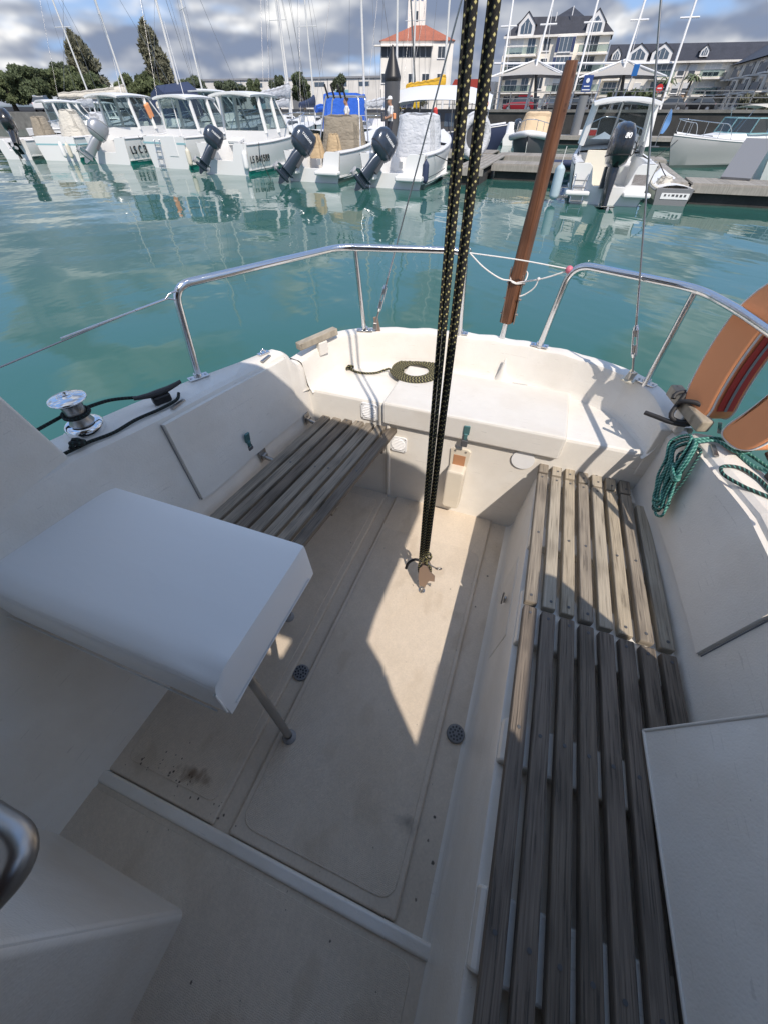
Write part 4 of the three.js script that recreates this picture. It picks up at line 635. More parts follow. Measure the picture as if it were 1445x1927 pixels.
// ---------------------------------------------------------------- outboard engine, built round its tilt pivot
function superRing(cx, cy, cz, rx, rz, n = 18, e = 2.6, tiltZ = 0) { const r = []; for (let k = 0; k < n; k++) { const a = k / n * 6.283, c = Math.cos(a), s = Math.sin(a), m = Math.pow(Math.pow(Math.abs(c), e) + Math.pow(Math.abs(s), e), -1 / e); r.push([cx + c * rx * m, cy + s * rz * m * tiltZ, cz + s * rz * m]); } return r; }
function outboard(parent, x, y, z, { mat = M.engine, tilt = 0.6, yaw = 0, s = 1, mark = null } = {}) {
  const q = new THREE.Matrix4().compose(V(x, y, z), new THREE.Quaternion().setFromEuler(new THREE.Euler(-tilt, yaw, 0, 'YXZ')), V(s, s, s)); const put = g => { g = norm(g); g.applyMatrix4(q); return g; };
  const e = part('outboard_engine', [put(loft([superRing(0, 0.05, 0.16, 0.11, 0.17), superRing(0, 0.10, 0.18, 0.17, 0.27), superRing(0, 0.22, 0.19, 0.195, 0.33, 18, 3), superRing(0, 0.42, 0.20, 0.19, 0.345, 18, 3), superRing(0, 0.58, 0.19, 0.17, 0.31, 18, 2.8, -0.12), superRing(0, 0.67, 0.17, 0.13, 0.24, 18, 2.6, -0.12), superRing(0, 0.70, 0.16, 0.05, 0.10, 18, 2.2, -0.1)], { closedU: true, capA: true, capB: true, crease: 0.9 }))], mat, parent);
  part('cowl_seam', [put(loft([superRing(0, 0.205, 0.19, 0.1965, 0.331, 18, 3), superRing(0, 0.225, 0.19, 0.1975, 0.333, 18, 3)], { closedU: true }))], M.blackMatt, e);
  part('midsection', [put(loft([superRing(0, 0.06, 0.14, 0.10, 0.15), superRing(0, -0.10, 0.15, 0.095, 0.17), superRing(0, -0.40, 0.17, 0.065, 0.16), superRing(0, -0.56, 0.18, 0.055, 0.17)], { closedU: true }))], mat, e);
  part('cavitation_plate', [put(rb(0.28, 0.025, 0.52, 0.01, 0, -0.57, 0.24))], mat, e);
  part('gearcase', [put(loft([[-0.16, 0.01], [-0.12, 0.045], [0.1, 0.06], [0.26, 0.05], [0.33, 0.035]].map(([zz, r]) => { const a = []; for (let k = 0; k < 14; k++) a.push([Math.cos(k / 14 * 6.283) * r, -0.73 + Math.sin(k / 14 * 6.283) * r, 0.16 + zz]); return a; }), { closedU: true, capA: true, capB: true })), put(bb(-0.025, 0.025, -0.72, -0.56, 0.06, 0.36)), put(extr([[0, 0], [0.22, 0], [0.14, -0.20], [0.08, -0.20]], 0.02).rotateY(-Math.PI / 2).translate(0.01, -0.77, 0.10))], mat, e);
  const bl = []; for (let k = 0; k < 3; k++) { const b = norm(xf(new THREE.SphereGeometry(0.08, 10, 6), 0, 0, 0)); b.scale(0.6, 1, 0.09); b.rotateY(0.6); b.translate(0, 0.09, 0); b.rotateZ(k * 2.094); b.translate(0, -0.73, 0.54); bl.push(put(b)); } part('propeller', [...bl, put(cyl(0.04, 0.045, 0.12, 0, -0.73, 0.53, 14, Math.PI / 2))], M.grey, e);
  part('bracket', [put(bb(-0.12, 0.12, -0.28, 0.06, -0.02, 0.06)), put(bar([-0.1, -0.05, 0.03], [0.1, -0.05, 0.03], 0.03))], M.darkGrey, e);
  if (mark) for (const sx of [-1, 1]) part('cowl_lettering', [put(xf(norm(text(mark, 0.062, 0.004, 0.2)), sx * 0.188, 0.46, 0.20, 0, sx * Math.PI / 2, 0))], M.whitePlastic, e);
  return e;
}
// ---------------------------------------------------------------- motor boat: stern at the origin, bow to -z
const half = (t, B) => B / 2 * Math.pow(clamp(1 - Math.pow(t, 2.6)), 0.75) * (0.94 + 0.06 * Math.min(1, t * 4));
function hullOf(t, { L, B, F, bowUp = 0.35, stripe, anti = M.antifoul, mat = M.gelPlain, rub = M.grey }) {
  const st = []; for (let i = 0; i <= 22; i++) st.push(Math.pow(i / 22, 0.9));
  const sheer = u => F + bowUp * u * u, zOf = (u, y) => -u * L + (1 - clamp(y / F)) * 0.5 * u * u * u * u;
  const rings = [], bands = [], rubs = { l: [], r: [] }, decks = [];
  for (const u of st) { const b = Math.max(half(u, B), 0.012), h = sheer(u); const ring = []; const pr = [[0.0, -0.34 + 0.3 * u * u], [0.86 * (1 - 0.35 * u), -0.06 + 0.12 * u], [0.90 - 0.24 * u * u, 0.10], [0.955 - 0.12 * u, h * 0.45], [0.985, h * 0.72], [1, h - 0.03], [0.985, h], [0.90, h + 0.012]]; for (const s of [-1, 1]) { const a = pr.map(p => [s * p[0] * b, p[1], zOf(u, p[1])]); s < 0 ? ring.push(...a.reverse()) : ring.push(...a.slice(1)); } rings.push(ring); bands.push([-1, 1].map(s => [[s * (0.905 - 0.24 * u * u) * b + s * 0.004, 0.13, zOf(u, 0.1)], [s * (0.875 * (1 - 0.3 * u)) * b + s * 0.004, -0.05, zOf(u, 0)]])); rubs.l.push([-b * 1.0, h - 0.045, zOf(u, h)]); rubs.r.push([b * 1.0, h - 0.045, zOf(u, h)]); }
  const hull = part('hull', loft(rings, { crease: 0.45 }), mat, t);
  const s2 = stripe || anti; for (const k of [0, 1]) part('waterline_stripe', loft(bands.map(r => r[k])), s2, t);
  for (const k of ['l', 'r']) part('rubbing_strake', [tube(rubs[k], 0.022, 40, 6)], rub, t);
  return { hull, sheer, zOf };
}
function deckOf(t, o, u0, u1 = 0.985) { const rings = []; for (let i = 0; i <= 14; i++) { const u = lerp(u0, u1, i / 14), b = half(u, o.B) * 0.92, h = o.F + (o.bowUp ?? 0.35) * u * u; rings.push([[-b, h, -u * o.L], [-b * 0.5, h + 0.05, -u * o.L], [0, h + 0.07, -u * o.L], [b * 0.5, h + 0.05, -u * o.L], [b, h, -u * o.L]]); } part('foredeck', loft(rings, { crease: 0.9 }), M.gelPlain, t); }
function cockpitOf(t, o, u1, notch) {     // inner sides, floor, transom with engine well
  const hw = o.B / 2 * 0.90, zf = -u1 * o.L, F = o.F;
  part('cockpit_floor', [bb(-hw + 0.02, hw - 0.02, 0.14, 0.18, zf, -0.04)], M.gelPlain, t);
  for (const s of [-1, 1]) part('cockpit_side', loft([0, 0.25, 0.5, 0.75, 1].map(k => { const u = k * u1, b = half(u, o.B); return [[s * b * 0.90, F + 0.012, -u * o.L], [s * (b * 0.90 - 0.12), F + 0.012, -u * o.L], [s * (b * 0.90 - 0.14), F - 0.04, -u * o.L], [s * (b * 0.90 - 0.15), 0.16, -u * o.L]]; })), M.gelPlain, t);
  part('forward_bulkhead', [bb(-hw * 0.9, hw * 0.9, 0.16, F + 0.05, zf - 0.03, zf + 0.03)], M.gelPlain, t);
  const w = half(0, o.B), n = notch || 0, pts = [[-w, F], [-w * 0.96, F * 0.72], [-w * 0.93, F * 0.45], [-w * 0.89, 0.10], [-w * 0.85, -0.06], [0, -0.33], [w * 0.85, -0.06], [w * 0.89, 0.10], [w * 0.93, F * 0.45], [w * 0.96, F * 0.72], [w, F]];
  if (n) pts.push([n + 0.18, F], [n + 0.10, F * 0.93], [n, F * 0.52], [n - 0.05, F * 0.46], [-n + 0.05, F * 0.46], [-n, F * 0.52], [-n - 0.10, F * 0.93], [-n - 0.18, F]);
  const tr = part('transom', [extr(pts, 0.05, 0.008).translate(0, 0, -0.045)], o.tmat || M.gelPlain, t);
  if (o.stripe || o.anti) part('transom_stripe', [bb(-w * 0.875, w * 0.875, -0.06, 0.13, 0.004, 0.012)], o.stripe || o.anti, tr);
  return tr;
}
const RAILM = M.steel;
function ladder(t, x, z, y0, y1, w = 0.30, lean = 0.12) { const l = part('ladder', [bentTube([[x - w / 2, y0, z + lean], [x - w / 2, y1, z], [x - w / 2, y1 + 0.03, z - 0.12]], 0.014, 0.06, 8), bentTube([[x + w / 2, y0, z + lean], [x + w / 2, y1, z], [x + w / 2, y1 + 0.03, z - 0.12]], 0.014, 0.06, 8)], RAILM, t); for (let k = 0; k < 4; k++) { const f = k / 4 + 0.06; part('rung', [rb(w, 0.025, 0.06, 0.008, x, lerp(y0, y1, f), z + lean * (1 - f) + 0.005)], M.midGrey, l); } return l; }
function cabin(t, o, { zr, zf, w, y0, y1, rake = 0.55, over = 0.45, glassRear = true, roofMat = M.gelPlain, door = false }) {
  // sides lean in; roof is a thin curved slab that overhangs aft
  const wt = w * 0.86, yw = lerp(y0, y1, 0.10);
  const A = (s, y, z) => { const k = clamp((y - y0) / (y1 - y0)); return [s * lerp(w, wt, k) / 2, y, z]; };
  const rz = y => lerp(zr, zr + 0.05, clamp((y - y0) / (y1 - y0))), fz = y => lerp(zf, zf + rake, clamp((y - y0) / (y1 - y0)));
  const rn = []; for (let i = 0; i <= 8; i++) { const z = lerp(zr + over, zf + rake - 0.18, i / 8), drop = 0.05 * Math.pow(Math.abs(i - 3.5) / 4.5, 2.2), r = []; for (let k = 0; k <= 10; k++) { const f = k / 5 - 1; r.push([f * wt * 0.57, y1 + 0.11 - drop - 0.09 * f * f * Math.abs(f), z]); } for (let k = 10; k >= 0; k--) { const f = k / 5 - 1; r.push([f * wt * 0.55, y1 + 0.05 - drop - 0.09 * f * f * Math.abs(f), z]); } rn.push(r); }
  const roof = part('cabin_roof', loft(rn, { closedU: true, capA: true, capB: true, crease: 0.8 }), roofMat, t);
  const P = (name, a, b, th = 0.05) => part(name, [beam(a, b, th, th * 1.2)], M.gelPlain, t);
  for (const s of [-1, 1]) {
    P('rear_pillar', A(s, y0, rz(y0)), A(s, y1, rz(y1)), 0.09); P('front_pillar', A(s, y0, fz(y0)), A(s, y1, fz(y1)), 0.05); const zm = lerp(zr, zf, 0.52); P('middle_pillar', A(s, y0, zm), A(s, y1, zm + 0.1), 0.12);
    part('cabin_side', loft([[A(s, y0 - 0.25, zr + 0.02), A(s, y0 - 0.25, zf - 0.05)], [A(s, yw, rz(yw)), A(s, yw, fz(yw))]]), M.gelPlain, t);
    part('side_window', loft([[A(s, yw, rz(yw) - 0.05), A(s, yw, zm)], [A(s, y1, rz(y1) - 0.05), A(s, y1, zm + 0.1)]]), M.glass, t); part('side_window', loft([[A(s, yw, zm), A(s, yw, fz(yw))], [A(s, y1, zm + 0.1), A(s, y1, fz(y1))]]), M.smoked, t);
    part('windscreen', loft([[A(s, yw, fz(yw)), [0, yw, fz(yw) - 0.12]], [A(s, y1, fz(y1)), [0, y1, fz(y1) - 0.1]]]), M.smoked, t);
  }
  part('screen_mullion', [beam([0, yw, fz(yw) - 0.12], [0, y1, fz(y1) - 0.1], 0.05, 0.05)], M.gelPlain, t);
  part('cabin_front', loft([[[-w / 2, y0 - 0.15, zf - 0.35], [0, y0 - 0.1, zf - 0.7], [w / 2, y0 - 0.15, zf - 0.35]], [A(-1, yw, fz(yw)), [0, yw, fz(yw) - 0.12], A(1, yw, fz(yw))]]), M.gelPlain, t);
  if (glassRear) { const z = zr + 0.02; for (const [a, b] of door ? [[-0.96, -0.1], [-0.1, 0.96]] : [[-0.96, 0.96]]) part('rear_window', loft([[[a * w / 2, yw - 0.05, z], [b * w / 2, yw - 0.05, z]], [[a * wt / 2, y1, z + 0.05], [b * wt / 2, y1, z + 0.05]]]), M.glass, t); if (door) part('door_frame', [beam([-0.1 * w / 2, y0 - 0.2, z + 0.01], [-0.1 * wt / 2, y1, z + 0.05], 0.035, 0.03)], M.whitePlastic, t); part('rear_coaming', [bb(-w / 2, w / 2, o.F - 0.15, yw - 0.04, zr, zr + 0.04)], M.gelPlain, t); }
  part('helm_console', [rbb(w * 0.05, w * 0.42, 0.3, y0 + 0.1, zf + 0.25, zf + 0.6, 0.05)], M.midGrey, t); part('helm_seat', [rbb(w * 0.08, w * 0.36, 0.75, y0 + 0.25, zf + 0.95, zf + 1.1, 0.05), rbb(w * 0.08, w * 0.36, 0.65, 0.8, zf + 0.9, zf + 1.3, 0.05)], M.white, t);
  return roof;
}
function bowRail(t, o, u0 = 0.45) { const a = []; for (let i = 0; i <= 10; i++) { const u = lerp(u0, 0.97, i / 10); a.push([half(u, o.B) * 0.93, o.F + (o.bowUp ?? 0.35) * u * u + 0.45 * sstep(0, 0.15, i / 10), -u * o.L]); } part('bow_rail', [tube([...a, ...a.slice().reverse().map(p => [-p[0], p[1], p[2]])], 0.014, 60, 6)], RAILM, t); for (const i of [3, 6, 9]) for (const s of [-1, 1]) part('stanchion', [bar([s * a[i][0], a[i][1] - 0.45, a[i][2]], [s * a[i][0], a[i][1], a[i][2]], 0.012)], RAILM, t); }
const sideText = (t, o, str, size, z, y, s = 1) => { const u = -z / o.L, x = s * (half(u, o.B) * (0.955 + 0.03 * (y / o.F)) + 0.012); part('registration', [xf(norm(text(str, size, 0.004)), x, y, z, 0, s * Math.PI / 2, 0)], M.black, t); };
function draped(t, name, mat, x, y, z, w, h, d, topW = 0.7, topD = 0.6, seedK = 1, e = 3.2) {      // a cover pulled over something boxy: folded, uneven
  const rings = []; for (let i = 0; i <= 9; i++) { const f = i / 9, k = f < 0.85 ? lerp(1, 0, 0) : 0, sw = lerp(1, topW, Math.pow(f, 1.2)), sd = lerp(1, topD, Math.pow(f, 1.2)), r = []; for (let j = 0; j < 28; j++) { const a = j / 28 * 6.283, c = Math.cos(a), s = Math.sin(a), m = Math.pow(Math.pow(Math.abs(c), e) + Math.pow(Math.abs(s), e), -1 / e), fold = 1 + 0.035 * (1 - f * 0.6) * Math.sin(j * 2.3 * seedK + i * 0.5) + 0.02 * Math.sin(j * 4.1 + seedK); r.push([x + c * m * w / 2 * sw * fold, y + h * f + 0.015 * Math.sin(j * 1.3 + seedK) * f, z + s * m * d / 2 * sd * fold]); } rings.push(r); }
  const last = rings[9].map(p => [lerp(x, p[0], 0.75), p[1] + h * 0.045, lerp(z, p[2], 0.75)]); rings.push(last); return part(name, loft(rings, { closedU: true, capB: true, crease: 1.0 }), mat, t);
}
const fender = (x, y, z, label, mat = M.cream, r = 0.10, L = 0.55) => { const t = thing('fender', label, 'fender', [x, y, z], 0, 'fenders hung on boats'); part('bladder', [lathe([[0.02, -L / 2], [r * 0.7, -L / 2 + 0.03], [r, -L / 2 + 0.10], [r, L / 2 - 0.10], [r * 0.6, L / 2 - 0.03], [0.025, L / 2], [0.02, L / 2 + 0.04]], 0, 0, 0, 16)], mat, t); part('lanyard', [bar([0, L / 2, 0], [0.02, L / 2 + 0.35, -0.06], 0.008)], M.ropeW, t); return t; };

const worn = (n, w, h) => { const g = []; for (let i = 0; i < n; i++) g.push(box(w * rr(0.35, 0.7), h * rr(0.6, 1), 0.004, (i - (n - 1) / 2) * w, h * rr(-0.1, 0.1), 0)); return g; };     // lettering too worn to read
const moor = (pts, label) => single('mooring_line', [tube(pts, 0.012, 40, 5)], M.blackMatt, label, 'rope', 'mooring lines', false);
// ---- the boats, left to right
{ // big black engine at the left edge
  const o = { L: 5.6, B: 2.2, F: 0.75 }; const t = thing('motor_boat', 'open white boat with raised black outboard at the far left edge', 'boat', [-27.0, 0, -18.7], 0.04, 'boats moored stern to'); hullOf(t, o); deckOf(t, o, 0.5); cockpitOf(t, o, 0.5, 0.35); bowRail(t, o);
  outboard(t, 0.55, 0.85, 0.08, { mat: M.engineBlack, tilt: 0.7, yaw: 0.7, s: 1.35 }); draped(t, 'helm_cover', M.khaki, -0.1, 0.7, -2.2, 1.0, 0.8, 0.9, 0.7, 0.6, 2);
}
{
  const o = { L: 6.4, B: 2.45, F: 0.88, stripe: M.teal }; const t = thing('motor_boat', 'white boat with teal waterline and crumpled cream tarpaulin on deck', 'boat', [-24.3, 0, -19.0], 0.16, 'boats moored stern to'); hullOf(t, o); deckOf(t, o, 0.5); cockpitOf(t, o, 0.5);
  part('teal_band', [tube([[1.19, 0.60, -0.05], [1.21, 0.60, -1.5], [1.18, 0.64, -3.0]], 0.03, 20), bb(-1.14, 1.14, 0.57, 0.63, 0.004, 0.016)], M.lightTeal, t); draped(t, 'tarpaulin', M.creamCover, 0.25, 0.75, -1.35, 1.5, 1.0, 1.2, 0.55, 0.5, 1.7, 2.4); draped(t, 'engine_cover', M.greyCover, 0.75, 0.7, -2.8, 1.1, 0.95, 1.6, 0.6, 0.6, 3.1, 2.2);
}
fender(-23.7, 0.42, -18.75, 'long white fender hanging on the teal striped boat, nearer its corner', M.whitePlastic); fender(-23.35, 0.40, -18.8, 'cream fender hanging beside the long white one', M.cream);
{ // LS C 375
  const o = { L: 6.6, B: 2.45, F: 0.92, stripe: M.teal }; const t = thing('cabin_boat', 'white cabin boat with silver outboard and number LS C 375', 'boat', [-20.55, 0, -18.6], 0.02, 'boats moored stern to'); hullOf(t, o); deckOf(t, o, 0.45); cockpitOf(t, o, 0.42, 0.42); bowRail(t, o);
  cabin(t, o, { zr: -1.35, zf: -3.3, w: 1.95, y0: 1.15, y1: 2.22, over: 0.75, rake: 0.8 }); outboard(t, -0.25, 0.72, 0.1, { mat: M.engineSilver, tilt: 0.75, yaw: -0.6, s: 1.12 }); sideText(t, o, 'LS C 375', 0.27, -0.85, 0.50);
  part('life_vest', [rb(0.12, 0.5, 0.3, 0.05, 0.95, 1.75, -2.3, 0.3, 0, 0)], M.orange, t); part('aerial', [bar([0.3, 2.3, -1.6], [0.42, 3.35, -1.7], 0.012, 0.006, 6)], M.whitePlastic, t);
}
{ // ladder boat
  const o = { L: 6.8, B: 2.55, F: 1.02, stripe: M.teal }; const t = thing('cabin_boat', 'white cabin boat with ladder on its flat stern and no outboard', 'boat', [-16.75, 0, -18.15], -0.10, 'boats moored stern to'); hullOf(t, o); deckOf(t, o, 0.4); const trn = cockpitOf(t, o, 0.4); bowRail(t, o);
  cabin(t, o, { zr: -1.2, zf: -3.2, w: 2.0, y0: 1.15, y1: 2.15, over: 0.3, rake: 0.75, door: true }); ladder(t, -0.35, 0.06, 0.02, 0.92, 0.3, 0.14); part('blue_band', [bb(-1.25, -0.2, 0.78, 0.84, 0.006, 0.018), bb(0.72, 1.25, 0.78, 0.84, 0.006, 0.018)], M.lightTeal, trn);
  part('stern_door', [rbb(0.14, 0.66, 0.40, 1.04, 0.004, 0.03, 0.01)], M.gelPlain, trn); part('worn_lettering', worn(9, 0.06, 0.07).map(g => xf(norm(g), -0.8, 0.64, 0.010)), M.grey, trn);
  part('aerial', [bar([0.2, 2.2, -1.6], [0.05, 4.2, -1.7], 0.012, 0.006, 6)], M.whitePlastic, t);
}
fender(-15.3, 0.42, -17.75, 'cream fender on the corner of the boat with the stern ladder', M.cream);
{ // LS B41589
  const o = { L: 6.6, B: 2.5, F: 0.92, stripe: M.teal }; const t = thing('cabin_boat', 'white cabin boat with dark outboard and number LS B41589', 'boat', [-13.05, 0, -17.1], -0.02, 'boats moored stern to'); hullOf(t, o); deckOf(t, o, 0.45); cockpitOf(t, o, 0.42, 0.45); bowRail(t, o);
  cabin(t, o, { zr: -1.75, zf: -3.5, w: 2.0, y0: 1.15, y1: 2.2, over: 0.65, rake: 0.7 }); outboard(t, -0.3, 0.68, 0.1, { tilt: 0.7, yaw: -0.5, s: 1.0, mark: 'YAMAHA' }); sideText(t, o, 'LS B41589', 0.21, -0.75, 0.46); ladder(t, -0.95, 0.05, 0.1, 0.5, 0.26, 0.05);
  for (const x of [-0.55, 0.45]) part('cockpit_seat', [rb(0.55, 0.14, 0.4, 0.05, x, 0.98, -0.4, 0.2, 0, 0)], M.white, t);
}
{ // tan covers and arch
  const o = { L: 6.0, B: 2.35, F: 0.82 }; const t = thing('open_boat', 'white open boat with khaki console cover, tan seat covers and metal arch', 'boat', [-8.75, 0, -16.35], -0.02, 'boats moored stern to'); hullOf(t, o); deckOf(t, o, 0.55); const trn = cockpitOf(t, o, 0.55, 0.40);
  draped(t, 'console_cover', M.khaki, 0.1, 0.55, -2.5, 1.65, 1.08, 1.0, 0.86, 0.62, 1.3, 5); draped(t, 'seat_cover', M.tan, -0.5, 0.55, -1.35, 0.62, 0.62, 0.45, 0.5, 0.5, 2.2, 2.2); draped(t, 'seat_cover', M.tan, 0.22, 0.55, -1.35, 0.72, 0.64, 0.45, 0.5, 0.5, 3.6, 2.2);
  outboard(t, -0.35, 0.62, 0.12, { tilt: 0.78, yaw: -0.65, s: 1.15, mark: 'YAMAHA' }); part('worn_lettering', worn(9, 0.055, 0.06).map(g => xf(norm(g), 0.72, 0.64, 0.010)), M.grey, trn); part('star_emblem', [xf(norm(extr([[0, 0.11], [0.02, 0.02], [0.08, 0], [0.02, -0.02], [0, -0.11], [-0.02, -0.02], [-0.08, 0], [-0.02, 0.02]], 0.004)), 0.72, 0.45, 0.008)], M.midGrey, trn);
  part('swim_platform', [rbb(-1.08, -0.5, 0.22, 0.34, 0, 0.35, 0.05)], M.gelPlain, t); part('swim_platform', [rbb(0.2, 1.1, 0.22, 0.34, 0, 0.32, 0.05)], M.gelPlain, t); part('stern_hatch', [rb(0.12, 0.16, 0.012, 0.003, 0.28, 0.55, 0.012)], M.grey, trn);
  const a = part('arch', [bentTube([[-0.85, 0.8, -2.2], [-0.62, 2.15, -2.6], [0.72, 2.15, -2.6], [0.9, 0.8, -2.2]], 0.03, 0.15, 8), bentTube([[-0.85, 0.8, -3.0], [-0.62, 2.15, -3.2], [0.72, 2.15, -3.2], [0.9, 0.8, -3.0]], 0.03, 0.15, 8), bar([-0.62, 2.15, -2.6], [-0.62, 2.15, -3.2], 0.02), bar([0.72, 2.15, -2.6], [0.72, 2.15, -3.2], 0.02), bar([0.0, 2.15, -2.6], [0.0, 2.15, -3.2], 0.02)], M.alu, t); for (const x of [-0.5, -0.25, 0.02, 0.2]) part('rod_holder', [bar([x, 2.1, -2.6], [x - 0.08, 2.45, -2.5], 0.035)], M.blackMatt, a);
  part('stern_handrail', [bentTube([[-1.05, 0.82, -0.6], [-1.0, 1.2, -0.5], [-0.7, 1.15, -0.1], [-0.62, 0.6, 0.05]], 0.016, 0.1, 8)], RAILM, t);
}
{ // grey console cover
  const o = { L: 6.0, B: 2.35, F: 0.86 }; const t = thing('open_boat', 'white open boat with pale grey console cover and stern ladder', 'boat', [-5.55, 0, -15.75], -0.02, 'boats moored stern to'); hullOf(t, o); deckOf(t, o, 0.55); const trn = cockpitOf(t, o, 0.55, 0.40);
  draped(t, 'console_cover', M.greyCover, 0.3, 0.7, -1.75, 1.5, 1.0, 1.1, 0.82, 0.7, 2.7, 4.5); outboard(t, -0.35, 0.62, 0.12, { tilt: 0.78, yaw: -0.65, s: 1.15, mark: 'YAMAHA' }); ladder(t, -0.85, 0.12, 0.0, 0.5, 0.28, 0.06);
  part('swim_platform', [rbb(-1.1, -0.5, 0.22, 0.36, 0, 0.35, 0.05)], M.gelPlain, t); part('swim_platform', [rbb(0.2, 1.1, 0.22, 0.36, 0, 0.32, 0.05)], M.gelPlain, t); part('star_emblem', [xf(norm(extr([[0, 0.11], [0.02, 0.02], [0.08, 0], [0.02, -0.02], [0, -0.11], [-0.02, -0.02], [-0.08, 0], [-0.02, 0.02]], 0.004)), 0.62, 0.62, 0.008)], M.midGrey, trn); part('stern_hatch', [rb(0.12, 0.16, 0.012, 0.003, 0.3, 0.6, 0.012)], M.grey, trn);
  part('hull_line', [tube([[1.155, 0.30, -0.1], [1.16, 0.32, -1.2], [1.12, 0.36, -2.4]], 0.012, 20)], M.darkGrey, t); part('stern_handrail', [bentTube([[-0.75, 0.4, 0.1], [-0.75, 1.05, -0.05], [-0.5, 1.05, -0.05]], 0.016, 0.1, 8)], RAILM, t);
}
{ // boat with the 80 engine
  const o = { L: 6.2, B: 2.15, F: 0.86 }; const t = thing('cabin_boat', 'white fishing boat with black outboard marked 80, its wheel visible', 'boat', [1.0, 0, -14.9], 0.05, 'boats moored stern to'); hullOf(t, o); deckOf(t, o, 0.45); const trn = cockpitOf(t, o, 0.43, 0.45); bowRail(t, o);
  cabin(t, o, { zr: -2.0, zf: -3.3, w: 1.75, y0: 1.1, y1: 1.98, over: 0.35, rake: 0.5, glassRear: false, roofMat: M.gelPlain }); outboard(t, -0.1, 0.72, 0.06, { mat: M.engineBlack, tilt: 0.12, yaw: 0.2, s: 1.3 });
  part('engine_number', [xf(norm(text('80', 0.10, 0.006, 0.2)), 0.0, 1.42, 0.70, -0.30, 0.2, 0)], M.whitePlastic, t); part('steering_wheel', [xf(new THREE.TorusGeometry(0.18, 0.014, 8, 28), 0.45, 1.05, -1.9, -0.3, -0.2, 0), bar([0.28, 1.05, -1.9], [0.62, 1.05, -1.9], 0.012), bar([0.45, 1.05, -1.9], [0.45, 0.88, -1.88], 0.012), bar([0.45, 1.05, -1.9], [0.45, 0.9, -2.3], 0.02)], M.blackMatt, t);
  part('cabin_door', [rbb(-0.65, 0.15, 0.2, 1.0, -2.1, -2.05, 0.02)], M.cream, t); ladder(t, -0.75, 0.1, 0.05, 0.62, 0.32, 0.1);
  part('swim_platform', [rbb(-1.08, -0.45, 0.20, 0.30, 0, 0.25, 0.04)], M.gelPlain, t); part('swim_platform', [rbb(0.4, 1.08, 0.20, 0.30, 0, 0.25, 0.04)], M.gelPlain, t); part('faded_sticker', [rb(0.36, 0.22, 0.006, 0.002, 0.72, 0.55, 0.010)], std([0.42, 0.36, 0.35], 0.7), trn);
  for (const k of [0, 1, 2]) for (const s of [-1, 1]) part('rod_holder', [cyl(0.03, 0.03, 0.02, s * 1.02, 0.885, -0.5 - k * 0.5, 10)], M.grey, t);
}
fender(-0.35, 0.45, -14.75, 'pale blue fender at the left corner of the boat marked 80', std([0.45, 0.56, 0.62], 0.5), 0.13, 0.75);
{ // boat under the beige cover, bow towards us
  const o = { L: 5.6, B: 2.2, F: 0.72, mat: M.darkGrey }; const t = thing('covered_boat', 'small boat under a tall beige cover, bow to the pontoon', 'boat', [-2.3, 0, -30.4], Math.PI, 'boats beyond the pontoon'); hullOf(t, { ...o, rub: M.white }); deckOf(t, o, 0.0); draped(t, 'beige_cover', M.beigeCover, 0, 0.7, -2.4, 1.9, 0.98, 2.2, 0.62, 0.6, 1.1, 2.6); bowRail(t, o, 0.6); part('white_gunwale', [tube([[-1.08, 0.76, -1], [-0.98, 0.86, -3.6], [0, 1.05, -5.5], [0.98, 0.86, -3.6], [1.08, 0.76, -1]], 0.12, 60, 8)], M.gelPlain, t);
}
